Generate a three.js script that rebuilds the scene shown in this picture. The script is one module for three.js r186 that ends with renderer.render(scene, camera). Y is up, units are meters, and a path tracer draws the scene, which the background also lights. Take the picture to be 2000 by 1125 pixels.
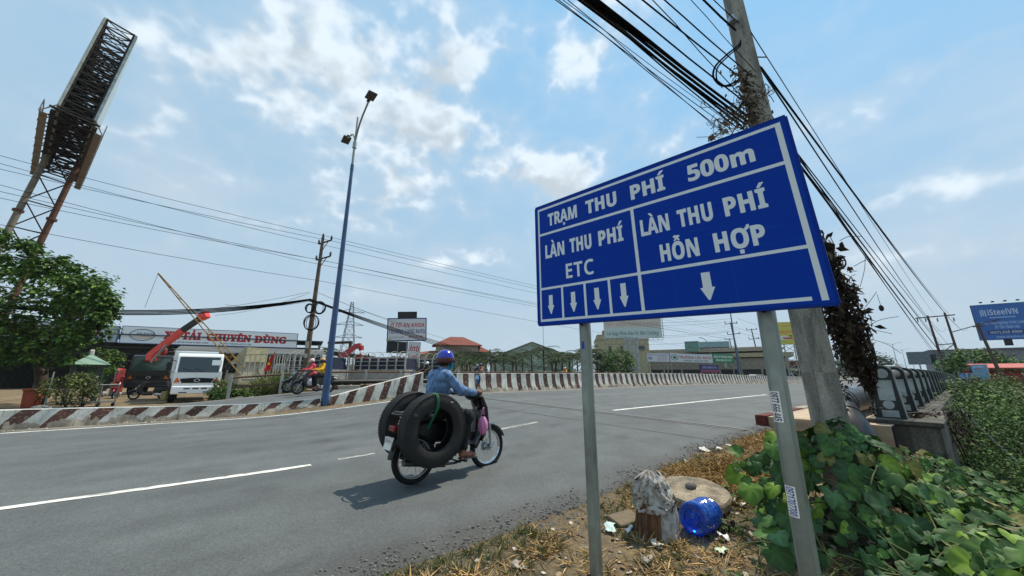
import * as THREE from 'three';
import { mergeGeometries, mergeVertices, toCreasedNormals } from 'three/addons/utils/BufferGeometryUtils.js';
import { RoundedBoxGeometry } from 'three/addons/geometries/RoundedBoxGeometry.js';
import { MarchingCubes } from 'three/addons/objects/MarchingCubes.js';

// ------------------------------------------------------------------ camera
const scene = new THREE.Scene();
const EYE = 1.25, FOC = 700, PITCH = THREE.MathUtils.degToRad(13.5);      // FOC in pixels of the 2000 px wide photograph
const camera = new THREE.PerspectiveCamera(2 * Math.atan(562.5 / FOC) * 180 / Math.PI, 16 / 9, 0.05, 4000);
camera.position.set(0, EYE, 0);
camera.rotation.set(PITCH, 0, 0);
const CP = Math.cos(PITCH), SP = Math.sin(PITCH);
const renderer = new THREE.WebGLRenderer({ antialias: true });
renderer.setSize(1024, 576);
renderer.toneMapping = THREE.LinearToneMapping;
renderer.toneMappingExposure = 1.06;
renderer.shadowMap.enabled = true;
const V3 = (x, y, z) => new THREE.Vector3(x, y, z);
const ray = (px, py) => { const X = (px - 1000) / FOC, Y = (562.5 - py) / FOC; return V3(X, Y * CP + SP, -(CP - Y * SP)); };
const P = (px, py, t) => ray(px, py).multiplyScalar(t).add(V3(0, EYE, 0));          // pixel and depth -> point
const sm = (a, b, x) => { const t = Math.min(1, Math.max(0, (x - a) / (b - a))); return t * t * (3 - 2 * t); };
const lerp = (a, b, t) => a + (b - a) * t, clamp = (x, a, b) => Math.min(b, Math.max(a, x));
// road frame: s runs along the road, n to its left
const AZ = THREE.MathUtils.degToRad(51), SD = Math.sin(AZ), CD = Math.cos(AZ);
const R = (s, n, y = 0) => V3(s * SD - n * CD, y, -(s * CD + n * SD));
const toSN = (p) => [p.x * SD - p.z * CD, -p.x * CD - p.z * SD];
const YAW = Math.atan2(CD, SD);                                                    // rotation.y that lays local +x along the road
const onN = (px, py, n) => { const r = ray(px, py), k = -r.x * CD - r.z * SD; return P(px, py, n / k); };

// ------------------------------------------------------------------ random and noise
function mulberry(a) { return () => { a |= 0; a = a + 0x6D2B79F5 | 0; let t = Math.imul(a ^ a >>> 15, 1 | a); t = t + Math.imul(t ^ t >>> 7, 61 | t) ^ t; return ((t ^ t >>> 14) >>> 0) / 4294967296; }; }
const rnd = mulberry(7), rr = (a, b) => a + (b - a) * rnd();
const hash = (x, y, z = 0) => { let h = Math.imul(x | 0, 374761393) ^ Math.imul(y | 0, 668265263) ^ Math.imul(z | 0, 1274126177); h = Math.imul(h ^ h >>> 13, 1274126177); return ((h ^ h >>> 16) >>> 0) / 4294967296; };
function vn2(x, y, per = 0, seed = 0) {
  let x0 = Math.floor(x), y0 = Math.floor(y); const fx = x - x0, fy = y - y0, u = fx * fx * (3 - 2 * fx), v = fy * fy * (3 - 2 * fy); let x1 = x0 + 1, y1 = y0 + 1;
  if (per) { x0 = ((x0 % per) + per) % per; x1 = ((x1 % per) + per) % per; y0 = ((y0 % per) + per) % per; y1 = ((y1 % per) + per) % per; }
  const a = hash(x0, y0, seed), b = hash(x1, y0, seed), c = hash(x0, y1, seed), d = hash(x1, y1, seed), p = a + (b - a) * u; return p + (c + (d - c) * u - p) * v;
}
function fb2(x, y, oct = 4, per = 0, seed = 0) { let a = 0, k = 0.5, s = 0; for (let i = 0; i < oct; i++) { a += k * vn2(x, y, per, seed + i); s += k; x *= 2; y *= 2; per *= 2; k *= 0.5; } return a / s; }
const TAB = new Float32Array(4096), PRM = new Uint16Array(8192); { const r = mulberry(99); for (let i = 0; i < 4096; i++) { TAB[i] = r(); PRM[i] = i; } for (let i = 4095; i > 0; i--) { const j = Math.floor(r() * (i + 1)), t = PRM[i]; PRM[i] = PRM[j]; PRM[j] = t; } for (let i = 0; i < 4096; i++) PRM[i + 4096] = PRM[i]; }
function vn3(x, y, z) {
  const xf = Math.floor(x), yf = Math.floor(y), zf = Math.floor(z), a = x - xf, b = y - yf, c = z - zf, u = a * a * (3 - 2 * a), v = b * b * (3 - 2 * b), w = c * c * (3 - 2 * c), xi = xf & 4095, yi = yf & 4095, zi = zf & 4095;
  const p0 = PRM[xi], p1 = PRM[xi + 1], q00 = PRM[p0 + yi], q01 = PRM[p0 + yi + 1], q10 = PRM[p1 + yi], q11 = PRM[p1 + yi + 1];
  let e = TAB[PRM[q00 + zi]], f = TAB[PRM[q10 + zi]], g = TAB[PRM[q01 + zi]], h = TAB[PRM[q11 + zi]]; const l0 = e + (f - e) * u, l1 = g + (h - g) * u;
  e = TAB[PRM[q00 + zi + 1]]; f = TAB[PRM[q10 + zi + 1]]; g = TAB[PRM[q01 + zi + 1]]; h = TAB[PRM[q11 + zi + 1]]; const m0 = e + (f - e) * u, m1 = g + (h - g) * u, n0 = l0 + (l1 - l0) * v, n1 = m0 + (m1 - m0) * v; return n0 + (n1 - n0) * w;
}
const fb3 = (x, y, z, o = 5) => { let a = 0, k = 0.5, s = 0; for (let i = 0; i < o; i++) { a += k * vn3(x, y, z); s += k; x = x * 2.03 + 5.1; y = y * 2.03 + 1.7; z = z * 2.03 + 9.2; k *= 0.52; } return a / s; };

// ------------------------------------------------------------------ sky (air and clouds) and sun
const SUN = V3(0.78, 0, -0.626).normalize().multiplyScalar(Math.cos(1.044)).setY(Math.sin(1.044));
{
  const W = 2048, H = 1024, d = new Float32Array(W * H * 4);
  // cloud banks: centre (as a direction through the photograph), size in radians, strength
  const banks = [[700, 130, .34, .17, .5], [870, 130, .16, .10, .62], [640, 260, .26, .12, .6], [820, 230, .16, .10, .6], [930, 30, .18, .12, .45], [600, 140, .13, .06, .5], [820, 350, .12, .05, .42], [470, 350, .09, .035, .40],
    [1090, 335, .20, .055, .74], [960, 345, .09, .05, .58], [1330, 290, .11, .06, .58], [1660, 250, .07, .04, .5], [1590, 265, .08, .035, .45], [1700, 385, .09, .035, .36], [1840, 330, .05, .05, .32], [1920, 355, .06, .03, .34], [1800, 460, .16, .06, .25],
    [350, 100, .12, .045, .40], [440, 20, .12, .08, .36], [640, 50, .12, .07, .4], [900, 400, .07, .04, .42], [860, 515, .06, .02, .36], [1180, 90, .14, .12, .4], [1060, 150, .14, .10, .3], [560, 420, .20, .06, .22], [1000, 500, .3, .05, .2]]
    .map(([x, y, a, b, k]) => { const c = ray(x, y).normalize(); return { az: Math.atan2(c.x, -c.z), el: Math.asin(c.y), a, b, k }; });
  const dens = (x, y, z, az, el) => {
    let e = 0;
    for (const q of banks) { let da = az - q.az; if (da > Math.PI) da -= 2 * Math.PI; if (da < -Math.PI) da += 2 * Math.PI; const r = (da * Math.cos(q.el) / q.a) ** 2 + ((el - q.el) / q.b) ** 2; if (r < 4) e = Math.max(e, q.k * Math.exp(-r * 0.8)); }
    const away = sm(1.15, 1.6, Math.abs(az)), big = fb3(x * 2.2 + 4, y * 3.4 + 2, z * 2.2, 3);
    e = Math.max(e, away * sm(.44, .66, big) * .6);
    const f1 = fb3(x * 7 + 3, y * 10, z * 7 + 8, 6), pf = 1 - Math.abs(2 * fb3(x * 11 + 13, y * 15, z * 11 + 2, 5) - 1), wf = fb3(x * 3 + 30, y * 9, z * 3, 5);
    return { c: e * 1.5 + (f1 - .5) * 1.8 + (pf - .78) * 1.0 - .52, w: sm(.5, .76, wf) * .20, f: f1, pf };
  };
  const air = (el, az) => {
    const h = Math.pow(clamp(1 - el / 1.25, 0, 1), 1.9), glare = sm(-1.1, 0.9, az) * sm(2.6, 1.2, az);
    const top = [lerp(.30, .25, glare), lerp(.535, .565, glare), lerp(.765, .905, glare)], hor = [.51, .615, .69];
    return [0, 1, 2].map((i) => lerp(top[i], hor[i], h));
  };
  for (let j = 0; j < H; j++) for (let i = 0; i < W; i++) {
    const o = (j * W + i) * 4, el = (j + .5) / H * Math.PI - Math.PI / 2, ph = ((i + .5) / W - .5) * 2 * Math.PI;     // phi of equirectangular: atan2(z, x)
    const x = Math.cos(el) * Math.cos(ph), z = Math.cos(el) * Math.sin(ph), y = Math.sin(el), az = Math.atan2(x, -z);
    let c = air(Math.max(0, el), az);
    if (el > -0.02) {
      const q = dens(x, y, z, az, el), a = sm(-.02, .48, q.c) * .80, veil = sm(-.5, .15, q.c) * .20, core = sm(.12, .85, q.c), up = a > 0 ? dens(x + .030, y + .035, z - .012, az + .02, el + .04).c : q.c, edge = clamp(q.c - up, -.4, .4);
      const base = clamp(.98 - core * .20 + edge * .60 + (q.pf - .8) * .42, .74, 1.12), cl = [base * .78, base * .86, base * .92];
      const low = sm(0, .22, el), al = a * lerp(.30, 1, low);
      c = c.map((v, k) => lerp(lerp(lerp(v, .74 + k * .03, q.w * low), .68 + .05 * k, veil * low), cl[k], al));
    } else { const g = sm(-.02, -.3, el); c = c.map((v) => lerp(v, .18, g)); }
    d[o] = c[0]; d[o + 1] = c[1]; d[o + 2] = c[2]; d[o + 3] = 1;
  }
  const t = new THREE.DataTexture(d, W, H, THREE.RGBAFormat, THREE.FloatType);
  t.mapping = THREE.EquirectangularReflectionMapping; t.magFilter = THREE.LinearFilter; t.minFilter = THREE.LinearFilter; t.wrapS = THREE.RepeatWrapping; t.needsUpdate = true;
  scene.background = t; scene.environment = t;
}
const sun = new THREE.DirectionalLight(0xfff3e0, 4.6);
sun.target.position.set(0, 0, -15); sun.position.copy(SUN).multiplyScalar(120).add(sun.target.position);
sun.castShadow = true; sun.shadow.mapSize.set(4096, 4096);
Object.assign(sun.shadow.camera, { left: -90, right: 90, top: 90, bottom: -90, near: 1, far: 400 });
sun.name = 'sun'; scene.add(sun, sun.target);

// ------------------------------------------------------------------ helpers
const used = new Map();
const numbered = (n) => { const k = used.get(n) ?? 0; used.set(n, k + 1); return k ? `${n}_${String(k).padStart(3, '0')}` : n; };
function thing(name, label, category, pos = V3(0, 0, 0), turn = 0, group) {
  const o = new THREE.Group(); o.name = numbered(name); o.position.copy(pos); o.rotation.y = turn; o.userData = { label, category }; if (group) o.userData.group = group; scene.add(o); return o;
}
function muv(g) {                                                                  // texture coordinates in metres, by the way a face points
  const p = g.attributes.position, n = g.attributes.normal, uv = new Float32Array(p.count * 2);
  for (let i = 0; i < p.count; i++) {
    const ax = Math.abs(n.getX(i)), ay = Math.abs(n.getY(i)), az = Math.abs(n.getZ(i)); let u, v;
    if (ay >= ax && ay >= az) { u = p.getX(i); v = p.getZ(i); } else if (ax > az) { u = p.getZ(i); v = p.getY(i); } else { u = p.getX(i); v = p.getY(i); }
    uv[2 * i] = u; uv[2 * i + 1] = v;
  }
  g.setAttribute('uv', new THREE.BufferAttribute(uv, 2)); return g;
}
function join(list) {
  const gs = [].concat(list).flat(9).map((g) => {
    const keep = g.userData.keepUV; let q = g.index ? g.toNonIndexed() : g.clone();
    if (!q.attributes.normal) q.computeVertexNormals();
    for (const k of Object.keys(q.attributes)) if (!['position', 'normal', 'uv', 'color'].includes(k)) q.deleteAttribute(k);
    if (!keep || !q.attributes.uv) muv(q); q.userData = {}; return q;
  });
  const col = gs.every((g) => g.attributes.color); if (!col) gs.forEach((g) => g.attributes.color && g.deleteAttribute('color'));
  return gs.length === 1 ? gs[0] : mergeGeometries(gs, false);
}
function part(parent, name, geos, mat) { const m = new THREE.Mesh(join(geos), mat); m.name = parent === scene ? numbered(name) : name; m.castShadow = m.receiveShadow = true; parent.add(m); return m; }
function solo(name, geos, mat, label, category, group) { const m = part(scene, name, geos, mat); m.userData = { label, category }; if (group) m.userData.group = group; return m; }
function struct(name, geos, mat) { const m = part(scene, name, geos, mat); m.userData.kind = 'structure'; return m; }
function dup(o, pos, turn, label) { const c = o.clone(); c.name = numbered(o.name.replace(/_\d{3}$/, '')); c.userData = { ...o.userData }; if (pos) c.position.copy(pos); if (turn !== undefined) c.rotation.y = turn; if (label) c.userData.label = label; scene.add(c); return c; }
const M4 = new THREE.Matrix4(), EU = new THREE.Euler(), QU = new THREE.Quaternion();
function tf(g, pos = [0, 0, 0], rot = [0, 0, 0], sc = [1, 1, 1]) { const p = pos.isVector3 ? pos : V3(...pos); g.applyMatrix4(M4.compose(p, QU.setFromEuler(EU.set(...rot)), V3(...sc))); return g; }
const B = (w, h, d, pos, rot) => tf(new THREE.BoxGeometry(w, h, d), pos, rot);
const RB = (w, h, d, r, pos, rot, seg = 2) => tf(new RoundedBoxGeometry(w, h, d, seg, Math.min(r, w / 2.01, h / 2.01, d / 2.01)), pos, rot);
const v3 = (a) => a.isVector3 ? a.clone() : V3(...a);
function C(a, b, r1, r2 = r1, seg = 8, open = false) {
  a = v3(a); b = v3(b); const d = b.clone().sub(a), g = new THREE.CylinderGeometry(r2, r1, d.length(), seg, 1, open);
  g.applyMatrix4(M4.compose(a.clone().add(b).multiplyScalar(.5), QU.setFromUnitVectors(V3(0, 1, 0), d.normalize()), V3(1, 1, 1))); return g;
}
function bar(a, b, w, h = w, up = V3(0, 1, 0)) {                                    // square bar from a to b
  a = v3(a); b = v3(b); const z = b.clone().sub(a), l = z.length(); z.normalize(); let x = new THREE.Vector3().crossVectors(up, z); if (x.lengthSq() < 1e-6) x = V3(1, 0, 0); x.normalize(); const y = new THREE.Vector3().crossVectors(z, x);
  const g = new THREE.BoxGeometry(w, h, l); g.applyMatrix4(new THREE.Matrix4().makeBasis(x, y, z).setPosition(a.add(b).multiplyScalar(.5))); return g;
}
const T = (pts, r, n = 16, seg = 6, closed = false) => new THREE.TubeGeometry(new THREE.CatmullRomCurve3(pts.map(v3), closed), n, r, seg, closed);
const L = (pts, seg = 24, pos, rot) => tf(new THREE.LatheGeometry(pts.map(([x, y]) => new THREE.Vector2(x, y)), seg), pos, rot);
const S = (r, pos, sc = [1, 1, 1], a = 14, b = 10, rot) => tf(new THREE.SphereGeometry(r, a, b), pos, rot, sc);
function X(pts, depth, pos, rot, bevel = 0) {
  const s = new THREE.Shape(pts.map(([x, y]) => new THREE.Vector2(x, y)));
  const g = new THREE.ExtrudeGeometry(s, { depth: depth - 2 * bevel, bevelEnabled: bevel > 0, bevelThickness: bevel, bevelSize: bevel, bevelOffset: -bevel, bevelSegments: 2, curveSegments: 8, steps: 1 }); g.translate(0, 0, -depth / 2 + bevel); return tf(g, pos, rot);
}
function quad(a, b, c, d) {                                                        // corners: bottom left, bottom right, top right, top left
  const g = new THREE.BufferGeometry(); g.setAttribute('position', new THREE.Float32BufferAttribute([a, b, c, d].flatMap((p) => v3(p).toArray()), 3)); g.setAttribute('uv', new THREE.Float32BufferAttribute([0, 0, 1, 0, 1, 1, 0, 1], 2)); g.setIndex([0, 1, 2, 0, 2, 3]); g.computeVertexNormals(); g.userData.keepUV = true; return g;
}
function face(w, h, pos, rot) { const g = tf(new THREE.PlaneGeometry(w, h), pos, rot); g.userData.keepUV = true; return g; }
function grid(us, vs, fn, col, uvf) {                                              // a sheet over two lists of parameters
  const pos = [], uv = [], idx = [], cs = [];
  for (const v of vs) for (const u of us) { const p = fn(u, v); pos.push(p.x, p.y, p.z); const q = uvf ? uvf(u, v) : [u, v]; uv.push(q[0], q[1]); if (col) cs.push(...col(u, v)); }
  const w = us.length; for (let j = 0; j < vs.length - 1; j++) for (let i = 0; i < w - 1; i++) { const a = j * w + i; idx.push(a, a + 1, a + w + 1, a, a + w + 1, a + w); }
  const g = new THREE.BufferGeometry(); g.setAttribute('position', new THREE.Float32BufferAttribute(pos, 3)); g.setAttribute('uv', new THREE.Float32BufferAttribute(uv, 2)); if (col) g.setAttribute('color', new THREE.Float32BufferAttribute(cs, 3)); g.setIndex(idx); g.computeVertexNormals(); g.userData.keepUV = true; return g;
}
const range = (a, b, n) => Array.from({ length: n + 1 }, (_, i) => a + (b - a) * i / n);

// ------------------------------------------------------------------ textures and materials
function tex(w, h, fn, { srgb = true, rep = [1, 1] } = {}) {
  const d = new Uint8Array(w * h * 4);
  for (let j = 0; j < h; j++) for (let i = 0; i < w; i++) { const c = fn(i / w, j / h, i, j), o = (j * w + i) * 4; const a = Array.isArray(c) ? c : [c, c, c]; d[o] = clamp(a[0], 0, 255); d[o + 1] = clamp(a[1], 0, 255); d[o + 2] = clamp(a[2], 0, 255); d[o + 3] = 255; }
  const t = new THREE.DataTexture(d, w, h); t.wrapS = t.wrapT = THREE.RepeatWrapping; t.magFilter = THREE.LinearFilter; t.minFilter = THREE.LinearMipmapLinearFilter; t.generateMipmaps = true; if (srgb) t.colorSpace = THREE.SRGBColorSpace; t.repeat.set(...rep); t.needsUpdate = true; return t;
}
function canvas(w, h, draw) { const c = document.createElement('canvas'); c.width = w; c.height = h; const g = c.getContext('2d'); draw(g, w, h); const t = new THREE.CanvasTexture(c); t.colorSpace = THREE.SRGBColorSpace; t.anisotropy = 8; return t; }
// grime: near-white mottling that multiplies a colour
const grimeTex = tex(256, 256, (u, v) => { const a = fb2(u * 4, v * 4, 5, 4, 3), b = fb2(u * 32, v * 32, 2, 32, 9); const k = 255 * clamp(.70 + .34 * a + .12 * (b - .5), 0, 1); return [k, k * .99, k * .97]; }, { rep: [.7, .7] });
const grainTex = tex(256, 256, (u, v) => 255 * (.6 * vn2(u * 128, v * 128, 128, 2) + .4 * fb2(u * 16, v * 16, 3, 16, 5)), { srgb: false, rep: [2, 2] });
const mat = (color, rough = .8, o = {}) => new THREE.MeshStandardMaterial({ color, roughness: rough, ...o });
const worn = (color, rough = .75, o = {}) => mat(color, rough, { map: grimeTex, ...o });
const metal = (color, rough = .4, o = {}) => mat(color, rough, { metalness: .85, ...o });
const paint = (color, rough = .3, o = {}) => new THREE.MeshPhysicalMaterial({ color, roughness: rough, clearcoat: .5, clearcoatRoughness: .2, map: grimeTex, ...o });
const concreteTex = tex(512, 512, (u, v) => { const a = fb2(u * 5, v * 5, 5, 5, 11), b = vn2(u * 170, v * 170, 170, 4), c = fb2(u * 14, v * 3, 4, 14, 21); let k = 118 + 70 * (a - .5) + 26 * (b - .5) + 40 * (c - .5); if (fb2(u * 20, v * 20, 3, 20, 31) > .69) k -= 32; return [k * 1.02, k, k * .95]; }, { rep: [.8, .8] });
const M = {
  concrete: mat(0xffffff, .95, { map: concreteTex, bumpMap: grainTex, bumpScale: .004 }), dark: mat(0x101113, .7), black: mat(0x0a0a0b, .5), rubber: mat(0x0f0f10, .78, { bumpMap: grainTex, bumpScale: .002 }), chrome: metal(0xd8dadc, .16), steel: metal(0x9a9fa2, .42), galv: metal(0xa9b3ae, .5, { metalness: .6, map: grimeTex }),
  glass: new THREE.MeshPhysicalMaterial({ color: 0x1a2226, roughness: .06, metalness: .0, clearcoat: 1, clearcoatRoughness: .03 }), white: worn(0xe2e2de, .5), rust: worn(0x4a2f22, .9), wire: new THREE.MeshPhysicalMaterial({ color: 0x0b0b0c, roughness: .7, specularIntensity: .2 }),
};
// Vietnamese lettering: base letters from the font, marks drawn by hand
function vtext(g, str, x, y, size, { width, font = 'sans-serif', weight = 'bold', fill = '#fff', align = 'left', italic = false, outline, lineWidth = 0, gap = 0 } = {}) {
  g.save(); g.font = `${italic ? 'italic ' : ''}${weight} ${size}px ${font}`; g.fillStyle = fill; g.textBaseline = 'alphabetic';
  const cl = [...str.normalize('NFD')], items = []; for (const c of cl) { if (/[\u0300-\u036f]/.test(c) && items.length) items[items.length - 1].m.push(c); else items.push({ c, m: [] }); }
  let W = 0; for (const i of items) { i.w = g.measureText(i.c).width + gap; W += i.w; } W -= gap;
  const k = width ? width / W : 1; g.translate(x - (align === 'center' ? W * k / 2 : align === 'right' ? W * k : 0), y); g.scale(k, 1);
  const pass = (stroke) => { let cx = 0; for (const i of items) {
    const cap = i.c === i.c.toUpperCase(), top = -size * (cap ? .74 : .57), mx = cx + (i.w - gap) / 2, t = size * .085; if (stroke) g.strokeText(i.c, cx, 0); else g.fillText(i.c, cx, 0);
    const base = g.fillStyle; if (stroke) g.fillStyle = outline; let up = top - size * .05; const hat = i.m.includes('\u0302');
    const poly = (...p) => { g.beginPath(); p.forEach(([a, b], q) => q ? g.lineTo(a, b) : g.moveTo(a, b)); g.closePath(); g.fill(); if (stroke) { g.stroke(); } };
    const ic = i.c === 'i' && i.m.length;
    if (hat) { const q = size * .15; poly([mx - q, up], [mx - t * .2, up - q * .9], [mx + t * .2, up - q * .9], [mx + q, up], [mx + q * .55, up], [mx, up - q * .45], [mx - q * .55, up]); up -= q * (i.m.length > 1 ? .62 : 1); }
    for (const m of i.m) {
      if (m === '\u0323') { g.fillRect(mx - t * .75, size * .09, t * 1.5, t * 1.3); if (stroke) g.strokeRect(mx - t * .75, size * .09, t * 1.5, t * 1.3); }
      if (m === '\u0300') poly([mx - size * .17, up - size * .15], [mx - size * .04, up - size * .15], [mx + size * .09, up], [mx, up]);
      if (m === '\u0301') poly([mx + size * .17, up - size * .15], [mx + size * .04, up - size * .15], [mx - size * .07, up], [mx + size * .02, up]);
      if (m === '\u0309' || m === '\u0303') { g.save(); g.strokeStyle = stroke ? outline : fill; g.lineWidth = t * .8 + (stroke ? lineWidth : 0); g.beginPath(); if (m === '\u0309') { g.arc(mx, up - size * .1, size * .06, Math.PI, Math.PI * 2.4); g.lineTo(mx, up); } else { g.moveTo(mx - size * .15, up - size * .03); g.bezierCurveTo(mx - size * .08, up - size * .17, mx + size * .06, up + size * .04, mx + size * .15, up - size * .1); } g.stroke(); g.restore(); }
      if (m === '\u031b') { g.save(); g.strokeStyle = stroke ? outline : fill; g.lineWidth = t + (stroke ? lineWidth : 0); g.beginPath(); const hx = cx + i.w - gap - size * .1; g.moveTo(hx - size * .03, top + size * .08); g.quadraticCurveTo(hx + size * .12, top + size * .06, hx + size * .1, top - size * .08); g.stroke(); g.restore(); }
      if (m === '\u0306') { g.save(); g.strokeStyle = fill; g.lineWidth = t * .8; g.beginPath(); g.arc(mx, up - size * .08, size * .09, 0, Math.PI); g.stroke(); g.restore(); }
    }
    g.fillStyle = base; cx += i.w; } };
  if (outline) { g.strokeStyle = outline; g.lineWidth = lineWidth; g.lineJoin = 'round'; pass(true); }
  pass(false); g.restore(); return W * k;
}
// ------------------------------------------------------------------ the lie of the land
const ramp = (s) => sm(.6, 8.2, s) * (1 - .95 * sm(26, 68, s));
const H = (s, n) => ramp(s) * (.25 + .0175 * (n - 2.8));                           // road surface
const edgeN = (s) => s > 8.8 ? 2.72 : 2.50 + .14 * (fb2(s * .9 + 7, 3, 3) - .3) + .10 * (fb2(s * 7, 9, 3) - .5);
const service = (s) => lerp(-.2, .42, sm(-5, 6.5, s)) - .3 * sm(26, 68, s);
function land(s, n) {
  const bump = .05 * (fb2(s * 1.3, n * 1.3, 4) - .5) + .028 * (fb2(s * 7, n * 7, 3, 0, 4) - .5);
  if (n < edgeN(s) + .12) {
    const e = edgeN(s), d = e - n, near = H(s, e) - .035 - .075 * d - .42 * Math.max(0, d - 1.75) + bump * sm(0, .3, d);
    const low = Math.max(near, -2.4), ravine = -2.3 + bump, k = sm(8.6, 9.6, s) * sm(2.75, 2.6, n) ;
    return lerp(Math.max(low, -2.4), ravine, k);
  }
  if (n < 14.6) return H(s, n) - .07;
  const far = sm(70, 140, Math.hypot(s, n)) * -.3;
  return lerp(service(s) - .03, -.26 + .02 * (n > 40 ? 1 : 0), sm(21.6, 24.2, n)) + bump * .6 + far;
}
const lines = (...segs) => { const o = []; for (const [a, b, st] of segs) for (let x = a; x < b - 1e-6; x += st) o.push(x); o.push(segs[segs.length - 1][1]); return o; };
const dirtTex = tex(1024, 1024, (u, v) => { const a = fb2(u * 6, v * 6, 5, 6, 1), b = fb2(u * 48, v * 48, 3, 48, 7), c = vn2(u * 300, v * 300, 300, 3); let k = 150 + 90 * (a - .5) + 80 * (b - .5) + 40 * (c - .5); if (fb2(u * 90, v * 90, 2, 90, 17) > .72) k += 40; return [k * 1.08, k, k * .86]; }, { rep: [.55, .55] });
const mix3 = (a, b, t) => [lerp(a[0], b[0], t), lerp(a[1], b[1], t), lerp(a[2], b[2], t)];
{
  const ss = lines([-900, -100, 80], [-100, -20, 10], [-20, -3, 1], [-3, 12, .11], [12, 40, 1], [40, 120, 8], [120, 1500, 92]);
  const ns = lines([-900, -60, 60], [-60, -8, 4], [-8, -1, .35], [-1, 3.1, .085], [3.1, 14.6, 1.15], [14.6, 26, .5], [26, 60, 3], [60, 1500, 90]);
  const soil = [.31, .265, .195], dust = [.52, .45, .34], green = [.15, .18, .08], straw = [.42, .35, .21], grey = [.25, .235, .205];
  const g = grid(ss, ns, (s, n) => R(s, n, land(s, n)), (s, n) => {
    const f = fb2(s * .8 + 2, n * .8, 4), q = fb2(s * 3.1, n * 3.1 + 8, 3);
    if (n < 14) { let c = mix3(soil, straw, sm(.52, .68, q)); c = mix3(c, grey, sm(.5, .7, f) * .6); return mix3(c, green, sm(.55, .75, fb2(s * 2, n * 2 + 50, 3)) * .5 + sm(-.5, -3, n) * .7); }
    if (s > 40 || n > 60) return mix3(green, soil, f);
    let c = mix3(dust, soil, sm(.5, .75, f) * .8); return mix3(c, grey, sm(.55, .75, q) * .5);
  });
  struct('ground', g, new THREE.MeshStandardMaterial({ vertexColors: true, map: dirtTex, bumpMap: dirtTex, bumpScale: .02, roughness: 1 }));
}
// asphalt
const asphaltTex = tex(1024, 1024, (u, v) => { const a = vn2(u * 420, v * 420, 420, 1), b = vn2(u * 220, v * 220, 220, 2), c = fb2(u * 9, v * 9, 4, 9, 5); let k = 208 + 44 * (a - .5) + 28 * (b - .5) + 34 * (c - .5); if (a > .95) k += 16; if (b < .05) k -= 30; return [k, k, k * .99]; }, { rep: [.36, .36] });
const asphalt = new THREE.MeshStandardMaterial({ vertexColors: true, map: asphaltTex, bumpMap: asphaltTex, bumpScale: .004, roughness: .88 });
function roadTone(s, n) {                                                          // wheel tracks polished paler, oil-dark lane centres, patches
  let k = .152 + .030 * (fb2(s * .05, n * 2.6, 4) - .5) * 2 + .04 * (fb2(s * .35, n * .6 + 4, 4) - .5);
  for (const [c, w, a] of [[3.7, .35, .010], [5.25, .3, .008], [6.75, .5, .022], [8.4, .18, .013], [9.9, .25, .024], [10.7, .16, .018], [12.2, .5, .006]]) k += a * Math.exp(-(((n - c - .12 * Math.sin(s * .09)) / w) ** 2)) * (.6 + .8 * fb2(s * .22, n * 5, 3));
  k -= .012 * sm(.5, .7, fb2(s * .7, n * 1.4 + 20, 3)); k -= .03 * sm(.70, .76, fb2(s * 1.6 + 40, n * 3.2, 4));
  return k;
}
{
  const ss = lines([-60, -8, 2], [-8, 12, .17], [12, 40, .6], [40, 240, 5]);
  const ts = range(0, 1, 70);
  const g = grid(ss, ts, (s, t) => { const e = edgeN(s), n = lerp(e, 14.08, Math.pow(t, 1.25)); const lip = t === 0 ? -.05 : 0; return R(s, n, H(s, n) + lip - (n < e + .34 && s < 8.8 ? sm(.34, .0, n - e) * (.035 * fb2(s * 9, n * 9, 3) + .012) : 0)); },
    (s, t) => { const e = edgeN(s), n = lerp(e, 14.08, Math.pow(t, 1.25)), k = roadTone(s, n), d = n - e, br = s < 8.8 ? sm(.55, .05, d + .5 * (fb2(s * 2.2, n * 2.2 + 5, 3) - .5)) : 0, ds = sm(13.5, 13.9, n + .25 * (fb2(s * 1.3, n * 3, 3) - .5)); let c = [k * .90, k * 1.0, k * 1.03]; c = mix3(c, [.10, .10, .095], br); return mix3(c, [.36, .31, .24], ds * .8); },
    (s, t) => [s, lerp(edgeN(s), 14.08, Math.pow(t, 1.25))]);
  struct('road', g, asphalt);
  const g2 = grid(lines([-60, -10, 2], [-10, 20, .4], [20, 200, 5]), range(14.75, 21.7, 20), (s, n) => R(s, n + .35 * (n > 21 ? fb2(s * .7, 1, 3) : 0), service(s) + .012), (s, n) => { const k = .155 + .04 * (fb2(s * .3, n * 2, 4) - .5), ds = sm(21.2, 21.7, n) * .7 + .5 * sm(-2, -8, s); return mix3([k * .92, k, k * 1.03], [.42, .36, .27], clamp(ds, 0, 1)); });
  struct('service_road', g2, asphalt);
}
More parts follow.
